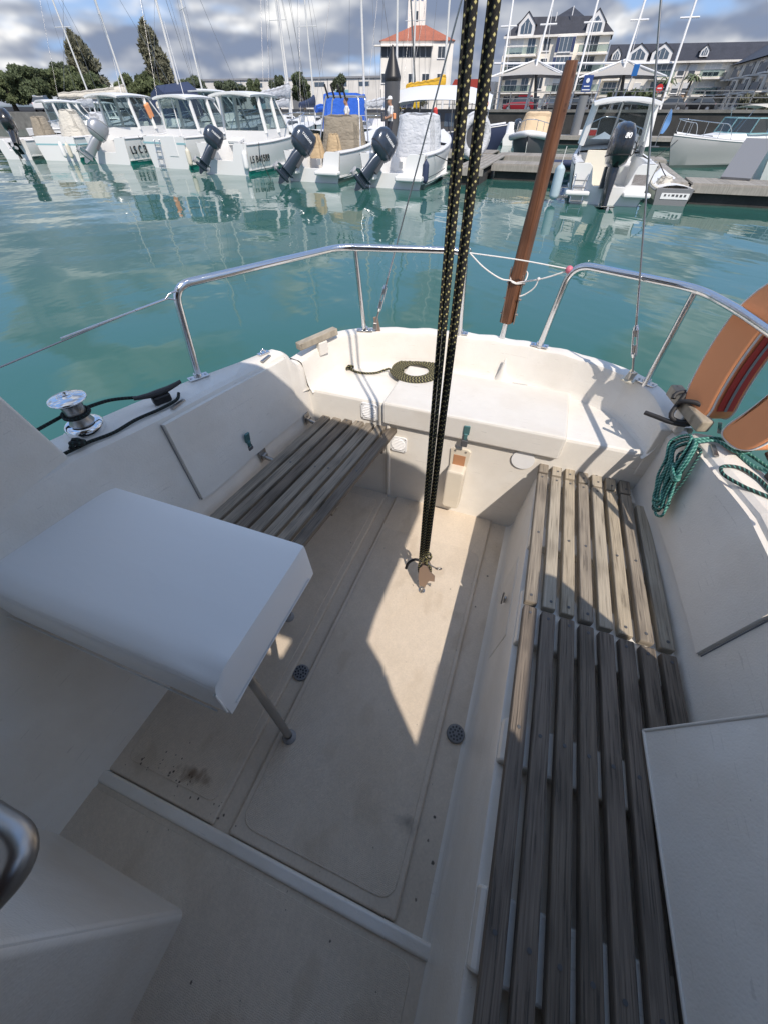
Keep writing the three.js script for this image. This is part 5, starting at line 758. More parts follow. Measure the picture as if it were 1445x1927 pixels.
{ // grey speedboat on the right
  const o = { L: 6.2, B: 2.3, F: 0.80, mat: M.hullGrey, bowUp: 0.3 }; const t = thing('speedboat', 'grey hulled speedboat with framed windscreen, bow towards the pontoon', 'boat', [8.2, 0, -29.9], 2.306, 'boats beyond the pontoon'); hullOf(t, { ...o, rub: M.white }); deckOf(t, o, 0.1); bowRail(t, o, 0.6);
  part('coaming', [loft([[[-0.95, 0.8, -1.2], [-0.85, 1.05, -1.2], [0.85, 1.05, -1.2], [0.95, 0.8, -1.2]], [[-0.9, 0.85, -3.0], [-0.75, 1.08, -2.7], [0.75, 1.08, -2.7], [0.9, 0.85, -3.0]], [[-0.5, 0.95, -4.4], [-0.3, 1.02, -4.2], [0.3, 1.02, -4.2], [0.5, 0.95, -4.4]]])], M.gelPlain, t);
  const pane = (a, b) => { const w = part('windscreen_pane', [loft([[[a[0], 1.08, a[1]], [b[0], 1.08, b[1]]], [[a[0] * 0.93, 1.55, a[1] + 0.25], [b[0] * 0.93, 1.55, b[1] + 0.25]]])], M.smoked, t); part('pane_frame', [beam([a[0], 1.08, a[1]], [b[0], 1.08, b[1]], 0.04, 0.04), beam([a[0] * 0.93, 1.55, a[1] + 0.25], [b[0] * 0.93, 1.55, b[1] + 0.25], 0.04, 0.04), beam([a[0], 1.08, a[1]], [a[0] * 0.93, 1.55, a[1] + 0.25], 0.04, 0.04), beam([b[0], 1.08, b[1]], [b[0] * 0.93, 1.55, b[1] + 0.25], 0.04, 0.04)], M.lightTeal, w); }; pane([-0.85, -2.7], [0, -2.95]); pane([0, -2.95], [0.85, -2.7]); pane([-0.9, -1.4], [-0.85, -2.7]); pane([0.85, -2.7], [0.9, -1.4]);
  part('bimini', [loft([0, 0.25, 0.5, 0.75, 1].map(k => { const z = lerp(-0.4, -2.2, k), r = []; for (let j = 0; j <= 8; j++) { const f = j / 4 - 1; r.push([f * 0.95, 1.98 - 0.12 * f * f - 0.05 * (2 * k - 1) ** 2, z]); } return r; }), { crease: 1 })], M.creamCover, t); for (const s of [-1, 1]) part('bimini_leg', [bar([s * 0.95, 0.85, -1.2], [s * 0.93, 1.85, -0.5], 0.014), bar([s * 0.95, 0.85, -1.4], [s * 0.93, 1.85, -2.1], 0.014)], RAILM, t);
}
{ // half seen boat at the right edge
  const o = { L: 6.0, B: 2.3, F: 0.9 }; const t = thing('motor_boat', 'white motor boat half out of frame at the right edge', 'boat', [8.8, 0, -25.4], 2.62, 'boats beyond the pontoon'); hullOf(t, o); deckOf(t, o, 0.1); bowRail(t, o, 0.6); draped(t, 'canopy', M.navy, 0, 0.9, -2.0, 1.8, 0.9, 2.0, 0.75, 0.7, 1.9, 3);
}
single('gangway_board', [beam([4.35, 0.49, -16.9], [5.0, 1.22, -18.9], 0.72, 0.05)], M.midGrey, 'grey board leaning from the pontoon up to the speedboat bow', 'board');
{ // small work float with dinghy stern beside finger
  const o = { L: 2.3, B: 1.0, F: 0.36, mat: M.cream, bowUp: 0.2, tmat: M.midGrey }; const t = thing('dinghy', 'small worn dinghy with painted number, tied below the finger pontoon', 'dinghy', [2.72, 0, -15.45], 0.1); hullOf(t, o); deckOf(t, o, 0.02); cockpitOf(t, { ...o, anti: null, stripe: null }, 0.3); draped(t, 'rope_heap', M.creamCover, -0.15, 0.32, -0.7, 0.5, 0.22, 0.7, 0.6, 0.6, 2.9, 2); part('number_board', [rb(0.7, 0.13, 0.01, 0.003, 0.05, 0.2, 0.02)], M.whitePlastic, t); part('worn_number', worn(6, 0.1, 0.06).map(g => xf(norm(g), 0.05, 0.215, 0.027)), M.darkGrey, t);
}
single('rolled_fender', [xf(new THREE.CapsuleGeometry(0.11, 0.9, 6, 14), -0.6, 0.30, -22.25, 0, 0, Math.PI / 2)], M.navy, 'dark blue fender roll lashed along the pontoon edge', 'fender');
single('work_float', [rbb(-0.1, 2.6, -0.2, 0.30, -21.9, -20.9, 0.05)], M.creamCover, 'beige concrete float in front of the pontoon with the planks', 'float');
// behind the front row
{
  const o = { L: 8.5, B: 2.9, F: 1.15, bowUp: 0.4 }; const t = thing('motor_cruiser', 'large white motor cruiser with black canopy behind the cabin boats', 'boat', [-25.0, 0, -27.0], -0.5, 'boats behind the front row'); hullOf(t, o); deckOf(t, o, 0.4); cockpitOf(t, o, 0.4); cabin(t, o, { zr: -2.4, zf: -5.2, w: 2.3, y0: 1.5, y1: 2.55, over: 0.4, rake: 0.9 });
  part('black_canopy', [loft([[[-1.2, 1.3, -0.2], [-1.1, 2.45, -0.5], [0, 2.75, -0.6], [1.1, 2.45, -0.5], [1.2, 1.3, -0.2]], [[-1.2, 1.5, -2.6], [-1.05, 2.6, -2.6], [0, 2.95, -2.6], [1.05, 2.6, -2.6], [1.2, 1.5, -2.6]]], { capA: true, crease: 0.6 })], M.navy, t);
}
{
  const o = { L: 5.8, B: 2.5, F: 0.95, mat: M.navy }; const t = thing('houseboat', 'dark cabin boat under a wide curved white awning', 'boat', [-9.5, 0, -27.35], -1.45, 'boats behind the front row'); hullOf(t, { ...o, rub: M.white }); deckOf(t, o, 0.0);
  part('cabin_block', [rbb(-1.0, 1.0, 0.95, 1.80, -4.3, -0.6, 0.08)], M.darkGrey, t); for (let k = 0; k < 5; k++) part('cabin_window', [bb(1.0, 1.012, 1.2, 1.66, -1.2 - k * 0.66, -0.74 - k * 0.66)], M.winGlassB, t);
  const aw = part('awning', [loft([0, 0.08, 0.2, 0.35, 0.5, 0.65, 0.8, 0.92, 1].map(k => { const z = lerp(0.35, -4.9, k), e = Math.pow(Math.abs(2 * k - 1), 3), r = []; for (let j = 0; j <= 14; j++) { const f = j / 7 - 1; r.push([f * 1.55, 2.62 - 0.50 * f * f - 0.34 * e, z]); } return r; }), { crease: 1.2 })], M.membrane, t); for (const z of [0.2, -1.5, -3.1, -4.7]) for (const s of [-1, 1]) part('awning_pole', [bar([s * 1.1, 0.95, z], [s * 1.4, 2.12 - 0.28 * Math.pow(Math.abs((z - 0.35) / -2.62 - 1), 3), z], 0.02)], M.alu, aw);
}
{
  const o = { L: 4.2, B: 1.9, F: 0.6, mat: M.gelPlain }; for (const [x, z, a, lab] of [[-4.4, -38.0, 0.3, 'little white boat with black outboard, left of the covered boat'], [-3.1, -37.4, 0.1, 'little white boat with raised cabin, second left of the covered boat']]) { const t = thing('small_boat', lab, 'boat', [x, 0, z], a, 'small boats beyond'); hullOf(t, o); deckOf(t, o, 0.4); cockpitOf(t, o, 0.4, 0.3); outboard(t, 0, 0.6, 0.05, { tilt: 0.3, yaw: 0.3 }); draped(t, 'cover', M.whitePlastic, 0, 0.5, -1.5, 1.0, 0.6, 1.0, 0.7, 0.6, x); }
}
{ const t = thing('inflatable_dinghy', 'grey inflatable dinghy standing on its side by the finger pontoon', 'dinghy', [-4.1, 0.45, -21.5], 0.3); part('tube', [xf(new THREE.TorusGeometry(0.55, 0.17, 12, 36), 0, 0.62, 0, 0, 0.4, 0)], M.greyCover, t); part('floor', [xf(new THREE.CylinderGeometry(0.45, 0.45, 0.03, 24), 0, 0.62, 0, Math.PI / 2, 0.4, 0)], M.darkGrey, t); }

// sailing boats with masts behind the pontoon
function yacht(x, z, ry, { L = 8, mh = 10, cover = M.greyCover, label, boomH = 1.9, sail = false, spread = true }) {
  const o = { L, B: 2.7, F: 0.95, bowUp: 0.2 }; const t = thing('moored_yacht', label, 'sailboat', [x, 0, z], ry, 'moored yachts'); hullOf(t, o); deckOf(t, o, 0.0); part('coachroof', [loft([[[-0.7, 1.0, -1.8], [-0.6, 1.4, -1.8], [0.6, 1.4, -1.8], [0.7, 1.0, -1.8]], [[-0.65, 1.0, -4.4], [-0.45, 1.3, -4.2], [0.45, 1.3, -4.2], [0.65, 1.0, -4.4]]], { capA: true, capB: true })], M.gelPlain, t);
  for (const s of [-1, 1]) part('coachroof_window', [beam([s * 0.68, 1.2, -2.1], [s * 0.60, 1.18, -3.8], 0.02, 0.16)], M.winGlass, t);
  const mz = -L * 0.55; const m = part('mast', [bar([0, 1.1, mz], [0, mh, mz + 0.15], 0.07, 0.055, 10)], M.mast, t); if (spread) part('spreader', [bar([-0.75, mh * 0.6, mz + 0.1], [0.75, mh * 0.6, mz + 0.1], 0.022)], M.mast, m);
  const st = (a, b, r = 0.009) => part('stay', [bar(a, b, r, r, 5)], M.dullSteel, t); for (const s of [-1, 1]) { st([s * 1.2, 0.98, mz + 0.2], [s * 0.75, mh * 0.6, mz + 0.1]); st([s * 0.75, mh * 0.6, mz + 0.1], [0, mh - 0.1, mz + 0.15]); } st([0, 1.1, -L + 0.1], [0, mh, mz + 0.15], sail ? 0.05 : 0.012); st([0, 1.0, -0.1], [0, mh, mz + 0.15]);
  part('boom', [bar([0, boomH, mz + 0.1], [0, boomH + 0.1, -0.6], 0.05)], M.mast, t); const rings = []; for (let i = 0; i <= 12; i++) { const f = i / 12, zz = lerp(mz + 0.02, -0.5, f), hgt = lerp(0.75, 0.28, Math.pow(f, 0.6)), r = []; for (let k = 0; k < 12; k++) { const a = k / 12 * 6.283; r.push([0.15 * Math.cos(a) * (1 + 0.15 * Math.sin(i * 2 + k)), boomH - 0.08 + hgt * (0.5 + 0.5 * Math.sin(a)) + 0.02 * Math.sin(i * 3), zz]); } rings.push(r); } part('sail_cover', [loft(rings, { closedU: true, capA: true, capB: true, crease: 1.1 })], cover, t);
  part('stern_rail', [bentTube([[1.0, 0.95, -0.8], [1.0, 1.55, -0.7], [0.9, 1.55, -0.05], [-0.9, 1.55, -0.05], [-1.0, 1.55, -0.7], [-1.0, 0.95, -0.8]], 0.016, 0.2, 6)], RAILM, t);
  return t;
}
yacht(-22.5, -24.5, 0.35, { label: 'yacht with grey mast behind the cabin boat with the ladder', mh: 10.5, cover: M.creamCover });
yacht(-17.5, -27.2, 0.12, { label: 'yacht with white sail cover, mast behind the boat numbered LS B41589', mh: 11, cover: M.greyCover, boomH: 2.3 });
{ const t = yacht(-14.0, -26.4, -0.35, { label: 'yacht with bright blue tarpaulin over its boom', mh: 10.5, cover: M.blue, boomH: 1.75 }); draped(t, 'blue_tarpaulin', M.blue, 0.1, 1.0, -2.6, 1.0, 1.35, 3.4, 0.35, 0.9, 1.5, 2.2); }
yacht(-11.8, -28.5, -0.1, { label: 'yacht with furled white foresail left of the black pile', mh: 11.5, cover: M.greyCover, sail: true });
yacht(-10.2, -30.5, -0.3, { label: 'yacht with yellow sail cover beside the black pile', mh: 11.5, cover: M.yellow, boomH: 2.6 });
yacht(-35.5, -29.0, -0.9, { label: 'yacht with long cream sail cover at the far left', mh: 10, cover: M.creamCover, boomH: 2.35, L: 9 });
yacht(-31.0, -33.0, -0.6, { label: 'white yacht moored behind the far left boats', mh: 11, cover: M.greyCover });
yacht(-20.5, -37.0, 0.2, { label: 'distant yacht with slim mast left of the blue tarpaulin', mh: 10, cover: M.navy });
yacht(-24.5, -39.0, 0.1, { label: 'distant yacht with slim mast behind the ladder boat', mh: 11, cover: M.greyCover });
yacht(-13.5, -40.0, 0.1, { label: 'distant yacht behind the furled white foresail', mh: 10.5, cover: M.navy });

{ // more boats crowding the left background
  for (const [x, z, a, lab, w] of [[-33.5, -25.0, -0.35, 'white cabin boat behind the far left outboard', 1], [-38.5, -30.0, -0.2, 'white cabin boat far left, deeper in the basin', 1], [-29.0, -29.5, 0.2, 'white boat with navy cover behind the teal striped boat', 0], [-36.0, -37.0, 0.3, 'white boat with grey cover in the far left basin', 0], [-43.0, -38.0, 0.1, 'small white cabin boat near the stone bank', 1]]) {
    const o = { L: 6.5, B: 2.4, F: 0.9 }; const t = thing('cabin_boat', lab, 'boat', [x, 0, z], a, 'boats behind the front row'); hullOf(t, o); deckOf(t, o, 0.4); cockpitOf(t, o, 0.4); bowRail(t, o); if (w) cabin(t, o, { zr: -1.6, zf: -3.4, w: 1.9, y0: 1.15, y1: 2.1, over: 0.5, rake: 0.7 }); else draped(t, 'cover', x < -30 ? M.greyCover : M.navy, 0, 0.75, -1.9, 1.7, 0.95, 2.2, 0.7, 0.7, x, 3); }
}
yacht(-41.0, -33.5, 0.15, { label: 'yacht with grey sail cover deep in the left basin', mh: 10.5, cover: M.greyCover });

moor([[-11.85, 0.92, -17.9], [-11.3, 0.55, -17.0], [-10.75, 0.15, -16.5], [-10.5, -0.1, -16.3]], 'dark line from the boat numbered LS B41589 down into the water');
moor([[-19.3, 0.95, -19.4], [-18.6, 0.85, -18.8], [-17.95, 0.98, -18.3]], 'dark line between the two left cabin boats');
moor([[-4.45, 0.86, -16.4], [-4.05, 0.62, -17.2], [-3.75, 0.46, -17.7]], 'dark line from the grey covered boat to the finger pontoon');
moor([[2.1, 0.86, -15.6], [2.4, 0.6, -16.0], [2.6, 0.47, -16.4]], 'dark line from the boat marked 80 to its finger pontoon');
moor([[3.95, 0.98, -26.0], [3.5, 0.7, -25.0], [3.0, 0.46, -24.0]], 'line from the grey speedboat bow to the pontoon');
for (const [x, z, l] of [[-12.0, -17.0, 'white fender at the right corner of the boat numbered LS B41589'], [-4.42, -15.75, 'dark fender at the right side of the grey covered boat']]) fender(x, 0.45, z, l, x < -10 ? M.whitePlastic : M.navy);
// ---------------------------------------------------------------- piles, people and dock furniture
{
  const t = thing('mooring_pile', 'thick black mooring pile with pointed cap', 'pile', [-9.19, 0, -25.95]); part('shaft', [cyl(0.37, 0.37, 4.0, 0, 0.85, 0, 28)], M.darkGrey, t); part('cone_cap', [lathe([[0.38, 2.72], [0.405, 2.80], [0.40, 2.87], [0.05, 3.79], [0.02, 3.84], [0, 3.84]], 0, 0, 0, 28)], M.black, t);
}
{ const t = thing('mooring_pile', 'grey steel pile carrying a blue sign behind the tiller', 'pile', [-0.62, 0, -41.0]); part('shaft', [cyl(0.30, 0.30, 3.6, 0, 0.6, 0, 20)], M.midGrey, t); part('blue_sign', [rb(0.6, 0.75, 0.04, 0.01, 0, 2.95, 0.15)], std([0.03, 0.07, 0.25], 0.5), t); part('sign_mark', [cyl(0.11, 0.11, 0.02, 0, 3.08, 0.18, 18, Math.PI / 2), rb(0.36, 0.05, 0.02, 0.005, 0, 2.82, 0.18), rb(0.5, 0.05, 0.02, 0.005, 0, 2.66, 0.18)], M.whitePlastic, t); part('sign_post', [bar([0, 2.5, 0.1], [0, 3.3, 0.1], 0.04)], M.alu, t); }
function body(joints, bones, res, size, center) {    // smooth-joined tapered limbs, meshed from one field
  const mc = new MarchingCubes(res, new THREE.MeshStandardMaterial(), false, false, 60000); mc.isolation = 0; const h = size / 2;
  const smin = (a, b, k) => { const t = Math.max(k - Math.abs(a - b), 0) / k; return Math.min(a, b) - t * t * k * 0.25; };
  for (let z = 0; z < res; z++) for (let y = 0; y < res; y++) for (let x = 0; x < res; x++) {
    const p = V(((x - res / 2) / (res / 2)) * h + center[0], ((y - res / 2) / (res / 2)) * h + center[1], ((z - res / 2) / (res / 2)) * h + center[2]); let d = 9;
    for (const [a, b, fx = 1] of bones) { const A = joints[a], B = joints[b], ax = V(A[0], A[1], A[2]), ab = V(B[0] - A[0], B[1] - A[1], B[2] - A[2]), t = clamp(p.clone().sub(ax).dot(ab) / Math.max(ab.lengthSq(), 1e-6)), q = p.clone().sub(ax.addScaledVector(ab, t)); q.z *= fx; d = smin(d, q.length() - lerp(A[3], B[3], t), 0.05); }
    mc.field[x + y * res + z * res * res] = -d;
  }
  mc.update(); const n = mc.count ?? mc.geometry.drawRange.count, g = new THREE.BufferGeometry(); g.setAttribute('position', new THREE.Float32BufferAttribute(Array.from(mc.positionArray.slice(0, n * 3)), 3)); g.setAttribute('normal', new THREE.Float32BufferAttribute(Array.from(mc.normalArray.slice(0, n * 3)), 3)); g.scale(h, h, h); g.translate(...center); g.computeVertexNormals();
  g.setAttribute('uv', new THREE.Float32BufferAttribute(new Float32Array(n * 2), 2)); return g;
}
function person(label, pos, ry, { arm = 'hold', cap = true, bag = true }) {
  const t = thing('person', label, 'person', pos, ry, 'people on the pontoon');
  const J = { head: [0, 1.64, 0.03, 0.10], chin: [0, 1.56, 0.05, 0.075], neck: [0, 1.47, 0, 0.055], chest: [0, 1.30, 0, 0.15], waist: [0, 1.03, 0, 0.135], hip: [0, 0.93, 0, 0.145], shL: [-0.19, 1.40, 0, 0.065], shR: [0.19, 1.40, 0, 0.065], elL: [-0.25, 1.12, 0.03, 0.048], elR: [0.25, 1.12, 0.05, 0.048], wrL: arm === 'hold' ? [-0.12, 1.06, 0.26, 0.034] : [-0.27, 0.88, 0.1, 0.034], wrR: arm === 'hold' ? [0.12, 1.05, 0.27, 0.034] : [0.27, 0.88, 0.1, 0.034], haL: arm === 'hold' ? [-0.05, 1.07, 0.33, 0.035] : [-0.27, 0.78, 0.12, 0.035], haR: arm === 'hold' ? [0.06, 1.05, 0.33, 0.035] : [0.27, 0.78, 0.12, 0.035], hL: [-0.09, 0.90, 0, 0.09], hR: [0.09, 0.90, 0, 0.09], kL: [-0.10, 0.50, 0.02, 0.065], kR: [0.11, 0.50, 0.06, 0.065], aL: [-0.11, 0.09, -0.02, 0.042], aR: [0.12, 0.09, 0.02, 0.042], tL: [-0.12, 0.045, 0.12, 0.042], tR: [0.13, 0.045, 0.17, 0.042] };
  const B = [['head', 'chin'], ['chin', 'neck'], ['neck', 'chest'], ['chest', 'waist', 1.35], ['waist', 'hip', 1.25], ['shL', 'shR', 1.2], ['shL', 'elL'], ['elL', 'wrL'], ['wrL', 'haL'], ['shR', 'elR'], ['elR', 'wrR'], ['wrR', 'haR'], ['hL', 'kL'], ['kL', 'aL'], ['aL', 'tL'], ['hR', 'kR'], ['kR', 'aR'], ['aR', 'tR']];
  const g = body(J, B, 84, 1.96, [0, 0.86, 0.06]); const p = g.attributes.position, col = new Float32Array(p.count * 3);
  for (let i = 0; i < p.count; i++) { const y = p.getY(i), x = Math.abs(p.getX(i)), z = p.getZ(i); let c = [0.40, 0.23, 0.155]; if (y < 0.07) c = [0.05, 0.05, 0.055]; else if (y < 0.97 && x < 0.22 && z < 0.22) c = [0.035, 0.04, 0.055]; else if (y > 0.95 && y < 1.455 && !(z > 0.14 && y < 1.15) && !(x > 0.21 && y < 1.20)) c = [0.76, 0.76, 0.75]; col.set(c, i * 3); }
  const gg = g; gg.setAttribute('color', new THREE.BufferAttribute(col, 3)); const m = new THREE.Mesh(gg, new THREE.MeshStandardMaterial({ vertexColors: true, roughness: 0.75 })); m.name = 'body'; m.castShadow = m.receiveShadow = true; t.add(m);
  part('nose', [xf(new THREE.ConeGeometry(0.018, 0.045, 8), 0, 1.60, 0.135, 0.3)], M.skin, t);
  if (cap) part('cap', [lathe([[0.108, 0], [0.108, 0.03], [0.09, 0.085], [0.04, 0.11], [0, 0.113]], 0, 1.655, 0.02, 18), rb(0.15, 0.012, 0.11, 0.005, 0, 1.665, 0.15, 0.12)], M.white, t); else part('hair', [lathe([[0.105, -0.02], [0.108, 0.03], [0.09, 0.08], [0.04, 0.105], [0, 0.108]], 0, 1.65, 0.005, 18)], std([0.03, 0.022, 0.018], 0.8), t);
  if (bag) { part('shoulder_strap', [tube([[-0.17, 1.44, 0.06], [0, 1.25, 0.165], [0.16, 1.03, 0.13]], 0.014, 24)], M.blackMatt, t); part('belt_bag', [rb(0.22, 0.2, 0.12, 0.04, -0.02, 1.12, -0.2)], M.orange, t); part('dark_case', [rb(0.24, 0.3, 0.10, 0.03, 0.02, 1.10, 0.36)], M.darkGrey, t); }
}
person('man in white shirt and pale cap holding a dark case on the pontoon', [-8.62, 0.46, -24.1], -0.9, {});
person('dark haired man in white shirt walking behind the metal arch', [-11.0, 0.46, -24.6], -1.2, { arm: 'down', cap: false, bag: false });
{ const t = thing('pontoon_cabinet', 'grey service cabinet on the pontoon in front of the capped man', 'cabinet', [-7.05, 0.46, -23.9]); part('case', [rb(0.62, 1.15, 0.45, 0.03, 0, 0.575, 0)], M.midGrey, t); part('lid', [rb(0.70, 0.06, 0.52, 0.02, 0, 1.18, 0, 0.1)], M.grey, t); part('panel', [rb(0.46, 0.5, 0.02, 0.008, 0, 0.75, 0.23)], M.grey, t); }
for (const [x, lab] of [[-9.9, 'orange plastic crate on the pontoon nearer the metal arch'], [-8.25, 'orange plastic crate on the pontoon nearer the cabinet']]) { const t = thing('orange_crate', lab, 'crate', [x, 0.46, -24.2], 0.2, 'orange crates'); part('side', [bb(-0.3, 0.3, 0, 0.4, 0.17, 0.2)], M.orange, t); part('side', [bb(-0.3, 0.3, 0, 0.4, -0.2, -0.17)], M.orange, t); part('end', [bb(-0.3, -0.27, 0, 0.4, -0.17, 0.17)], M.orange, t); part('end', [bb(0.27, 0.3, 0, 0.4, -0.17, 0.17)], M.orange, t); part('base', [bb(-0.27, 0.27, 0, 0.03, -0.17, 0.17)], M.orange, t); }
single('red_ensign_roll', [xf(new THREE.CapsuleGeometry(0.10, 0.65, 6, 12), -6.55, 1.45, -24.5, 0, 0, 0.12)], M.red, 'rolled red cloth standing beside the white awning', 'cloth');
{ const t = thing('life_ring_post', 'red life ring bundle hanging under the white awning edge', 'life ring', [-4.3, 0.46, -24.0]); part('post', [bar([0, 0, 0], [0, 1.7, 0], 0.03)], M.alu, t); part('ring', [xf(new THREE.TorusGeometry(0.13, 0.05, 10, 24), 0, 1.5, 0.08, 0.2, 0.4, 0)], std([0.75, 0.07, 0.03], 0.5), t); }
{ const t = thing('red_toolbox', 'small red and white box standing on the far pontoon', 'box', [0.55, 0.46, -41.2]); part('case', [rb(0.55, 0.3, 0.35, 0.03, 0, 0.15, 0)], M.red, t); part('lid', [rb(0.56, 0.08, 0.36, 0.02, 0, 0.33, 0)], M.whitePlastic, t); }
single('white_bin', [rb(1.0, 0.28, 0.5, 0.04, -0.4, 0.60, -41.2)], M.whitePlastic, 'low white box beside the red box on the far pontoon', 'box');
// railing along the quay, each post and bar a part
{
  const t = thing('quay_railing', 'grey railing along the quay in front of the apartment building', 'railing', [20, 1.72, -48.6]); const post = join([box(0.07, 1.0, 0.07, 0, 0.5, 0)]);
  for (let i = 0; i <= 30; i++) sharedPart('post', post, M.midGrey, t, -33 + i * 1.6, 0, 0); for (const y of [0.3, 0.62, 0.98]) part('rail', [box(48, 0.05, 0.05, -9, y, 0.01)], M.midGrey, t);
}
// sign posts
{ const t = thing('no_entry_sign', 'red round no entry sign on a post on the quay', 'sign', [5.1, 1.35, -54]); part('post', [bar([0, 0, 0], [0, 1.75, 0], 0.04)], M.alu, t); part('disc', [cyl(0.26, 0.26, 0.04, 0, 1.6, 0.06, 28, Math.PI / 2)], std([0.6, 0.03, 0.03], 0.5), t); part('white_bar', [rb(0.34, 0.08, 0.02, 0.005, 0, 1.6, 0.09)], M.whitePlastic, t); }
{ const t = thing('blue_sign', 'small blue sign on a thin post before the canopies', 'sign', [2.55, 1.35, -50]); part('post', [bar([-0.5, 0, 0], [0, 2.5, 0], 0.04)], M.alu, t); part('panel', [rb(0.42, 0.62, 0.04, 0.01, 0.02, 2.5, 0.05)], std([0.02, 0.14, 0.42], 0.5), t); }
for (const [x, z, y, lab] of [[3.55, -30.0, 1.5, 'tall feather flag in pale blue behind the boat marked 80'], [8.3, -31.0, 1.2, 'blue feather flag at the right edge']]) { const t = thing('feather_flag', lab, 'flag', [x, 0.46, z], 0, 'blue feather flags'); part('pole', [tube([[0, 0, 0], [0, 0.8, 0], [0.03, 1.1, 0], [0.12, 1.36, 0]], 0.015, 30)], M.alu, t); part('cloth', [loft([0, 0.2, 0.4, 0.6, 0.8, 1].map(f => { const w = 0.26 * Math.sin(clamp(0.18 + f * 0.85) * 2.9); return [[0.02 + 0.1 * f * f, 0.5 + 0.85 * f, 0.03 * Math.sin(f * 9)], [0.02 + 0.1 * f * f + Math.max(0.03, w) * 0.5, 0.5 + 0.83 * f, 0.05 * Math.sin(f * 7 + 1)], [0.02 + 0.1 * f * f + Math.max(0.05, w), 0.5 + 0.81 * f, 0.03 * Math.sin(f * 8 + 2)]]; }), { crease: 1 })], std([0.16, 0.34, 0.66], 0.7), t); part('base', [rb(0.4, 0.05, 0.4, 0.01, 0, 0.02, 0)], M.darkGrey, t); }

// ---------------------------------------------------------------- tensile canopies on the quay
const canopyLabels = ['white tensile canopy behind the tiller, leftmost of the pair', 'white tensile canopy right of the tiller, over the boat marked 80'];
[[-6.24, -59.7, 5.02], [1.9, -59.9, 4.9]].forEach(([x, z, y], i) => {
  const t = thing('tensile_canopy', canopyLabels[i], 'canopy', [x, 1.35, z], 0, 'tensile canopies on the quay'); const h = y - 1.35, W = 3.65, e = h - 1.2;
  for (const [a, b] of [[0, 1], [1, 2], [2, 3], [3, 0]]) { const c = [[-W, -W], [W, -W], [W, W], [-W, W]], A = c[a], B = c[b]; part('membrane', [loft([0, 0.25, 0.5, 0.75, 1].map(f => { const r = []; for (let k = 0; k <= 6; k++) { const g = k / 6, ex = lerp(A[0], B[0], g) * (1 - 0.12 * Math.sin(g * 3.14)), ez = lerp(A[1], B[1], g) * (1 - 0.12 * Math.sin(g * 3.14)), sag = -0.25 * Math.sin(f * 3.14) * (0.6 + 0.4 * Math.sin(g * 3.14)); r.push([ex * f, lerp(h, e + 0.15 * Math.sin(g * 3.14), f) + sag, ez * f]); } return r; }), { crease: 1.2 })], a === 2 ? M.shadedMembrane : M.membrane, t); }  // front sheet carries its shade as a greyer colour
  part('post', [bar([0.9, 0, -0.4], [0.1, h - 0.15, 0], 0.17, 0.13, 14)], M.midGrey, t); for (const s of [-1, 1]) part('edge_tube', [bar([0, h, 0], [s * W, e, W], 0.06), bar([0, h, 0], [s * W, e, -W], 0.06)], M.whitePlastic, t);
});
for (const [x, xb, lab, yb] of [[-9.3, -9.12, 'white slanted mast with crossbar, leftmost by the canopies', 4.2], [-5.64, -6.3, 'white slanted mast with crossbar, second from the left', 4.0], [-1.78, -2.0, 'white slanted mast with crossbar, third from the left', 3.7], [2.1, 1.9, 'white slanted mast with crossbar, fourth from the left', 3.9], [6.05, 6.2, 'white slanted mast with crossbar, rightmost', 1.4]]) { const t = wthing('canopy_mast', lab, 'mast', [xb, 1.35, -58.5], 'white canopy masts'); part('tube', [bar([xb, 1.35, -58.5], [x, 9.0, -59.7], 0.11, 0.09, 10)], M.whitePlastic, t); part('crossbar', [bar([x - 0.75, 7.15, -59.4], [x + 0.75, 7.15, -59.4], 0.06)], M.whitePlastic, t); part('tie_rod', [bar([x, 8.6, -59.7], [x + 0.3, 4.4, -60.5], 0.025)], M.whitePlastic, t); }
single('canopy_tie_beam', [bar([-10.2, 4.85, -59.4], [6.2, 4.62, -59.6], 0.07)], M.whitePlastic, 'long white horizontal tube linking the canopy masts', 'beam');

// ---------------------------------------------------------------- buildings
function windowAt(parent, x, y, w, h, z, { mullions = 1, pane = M.winGlass, frame = M.whitePlastic, sill = true, blind = 0 } = {}) {
  const f = part('window', [bb(x - w / 2 - 0.06, x + w / 2 + 0.06, y - h / 2 - 0.06, y - h / 2, z - 0.1, z + 0.05), bb(x - w / 2 - 0.06, x + w / 2 + 0.06, y + h / 2, y + h / 2 + 0.06, z - 0.1, z + 0.05), bb(x - w / 2 - 0.06, x - w / 2, y - h / 2, y + h / 2, z - 0.1, z + 0.05), bb(x + w / 2, x + w / 2 + 0.06, y - h / 2, y + h / 2, z - 0.1, z + 0.05)], frame, parent);
  for (let k = 0; k <= mullions; k++) { const a = x - w / 2 + k * w / (mullions + 1), b = a + w / (mullions + 1); part('pane', [bb(a + 0.03, b - 0.03, y - h / 2, y + h / 2 - h * blind, z - 0.02, z + 0.01)], pane, f); if (k) part('mullion', [bb(a - 0.03, a + 0.03, y - h / 2, y + h / 2, z - 0.02, z + 0.04)], frame, f); }
  if (blind) part('blind', [bb(x - w / 2, x + w / 2, y + h / 2 - h * blind, y + h / 2, z - 0.015, z + 0.03)], M.blind, f); if (sill) part('sill', [bb(x - w / 2 - 0.12, x + w / 2 + 0.12, y - h / 2 - 0.14, y - h / 2 - 0.06, z, z + 0.14)], frame, f); return f;
}
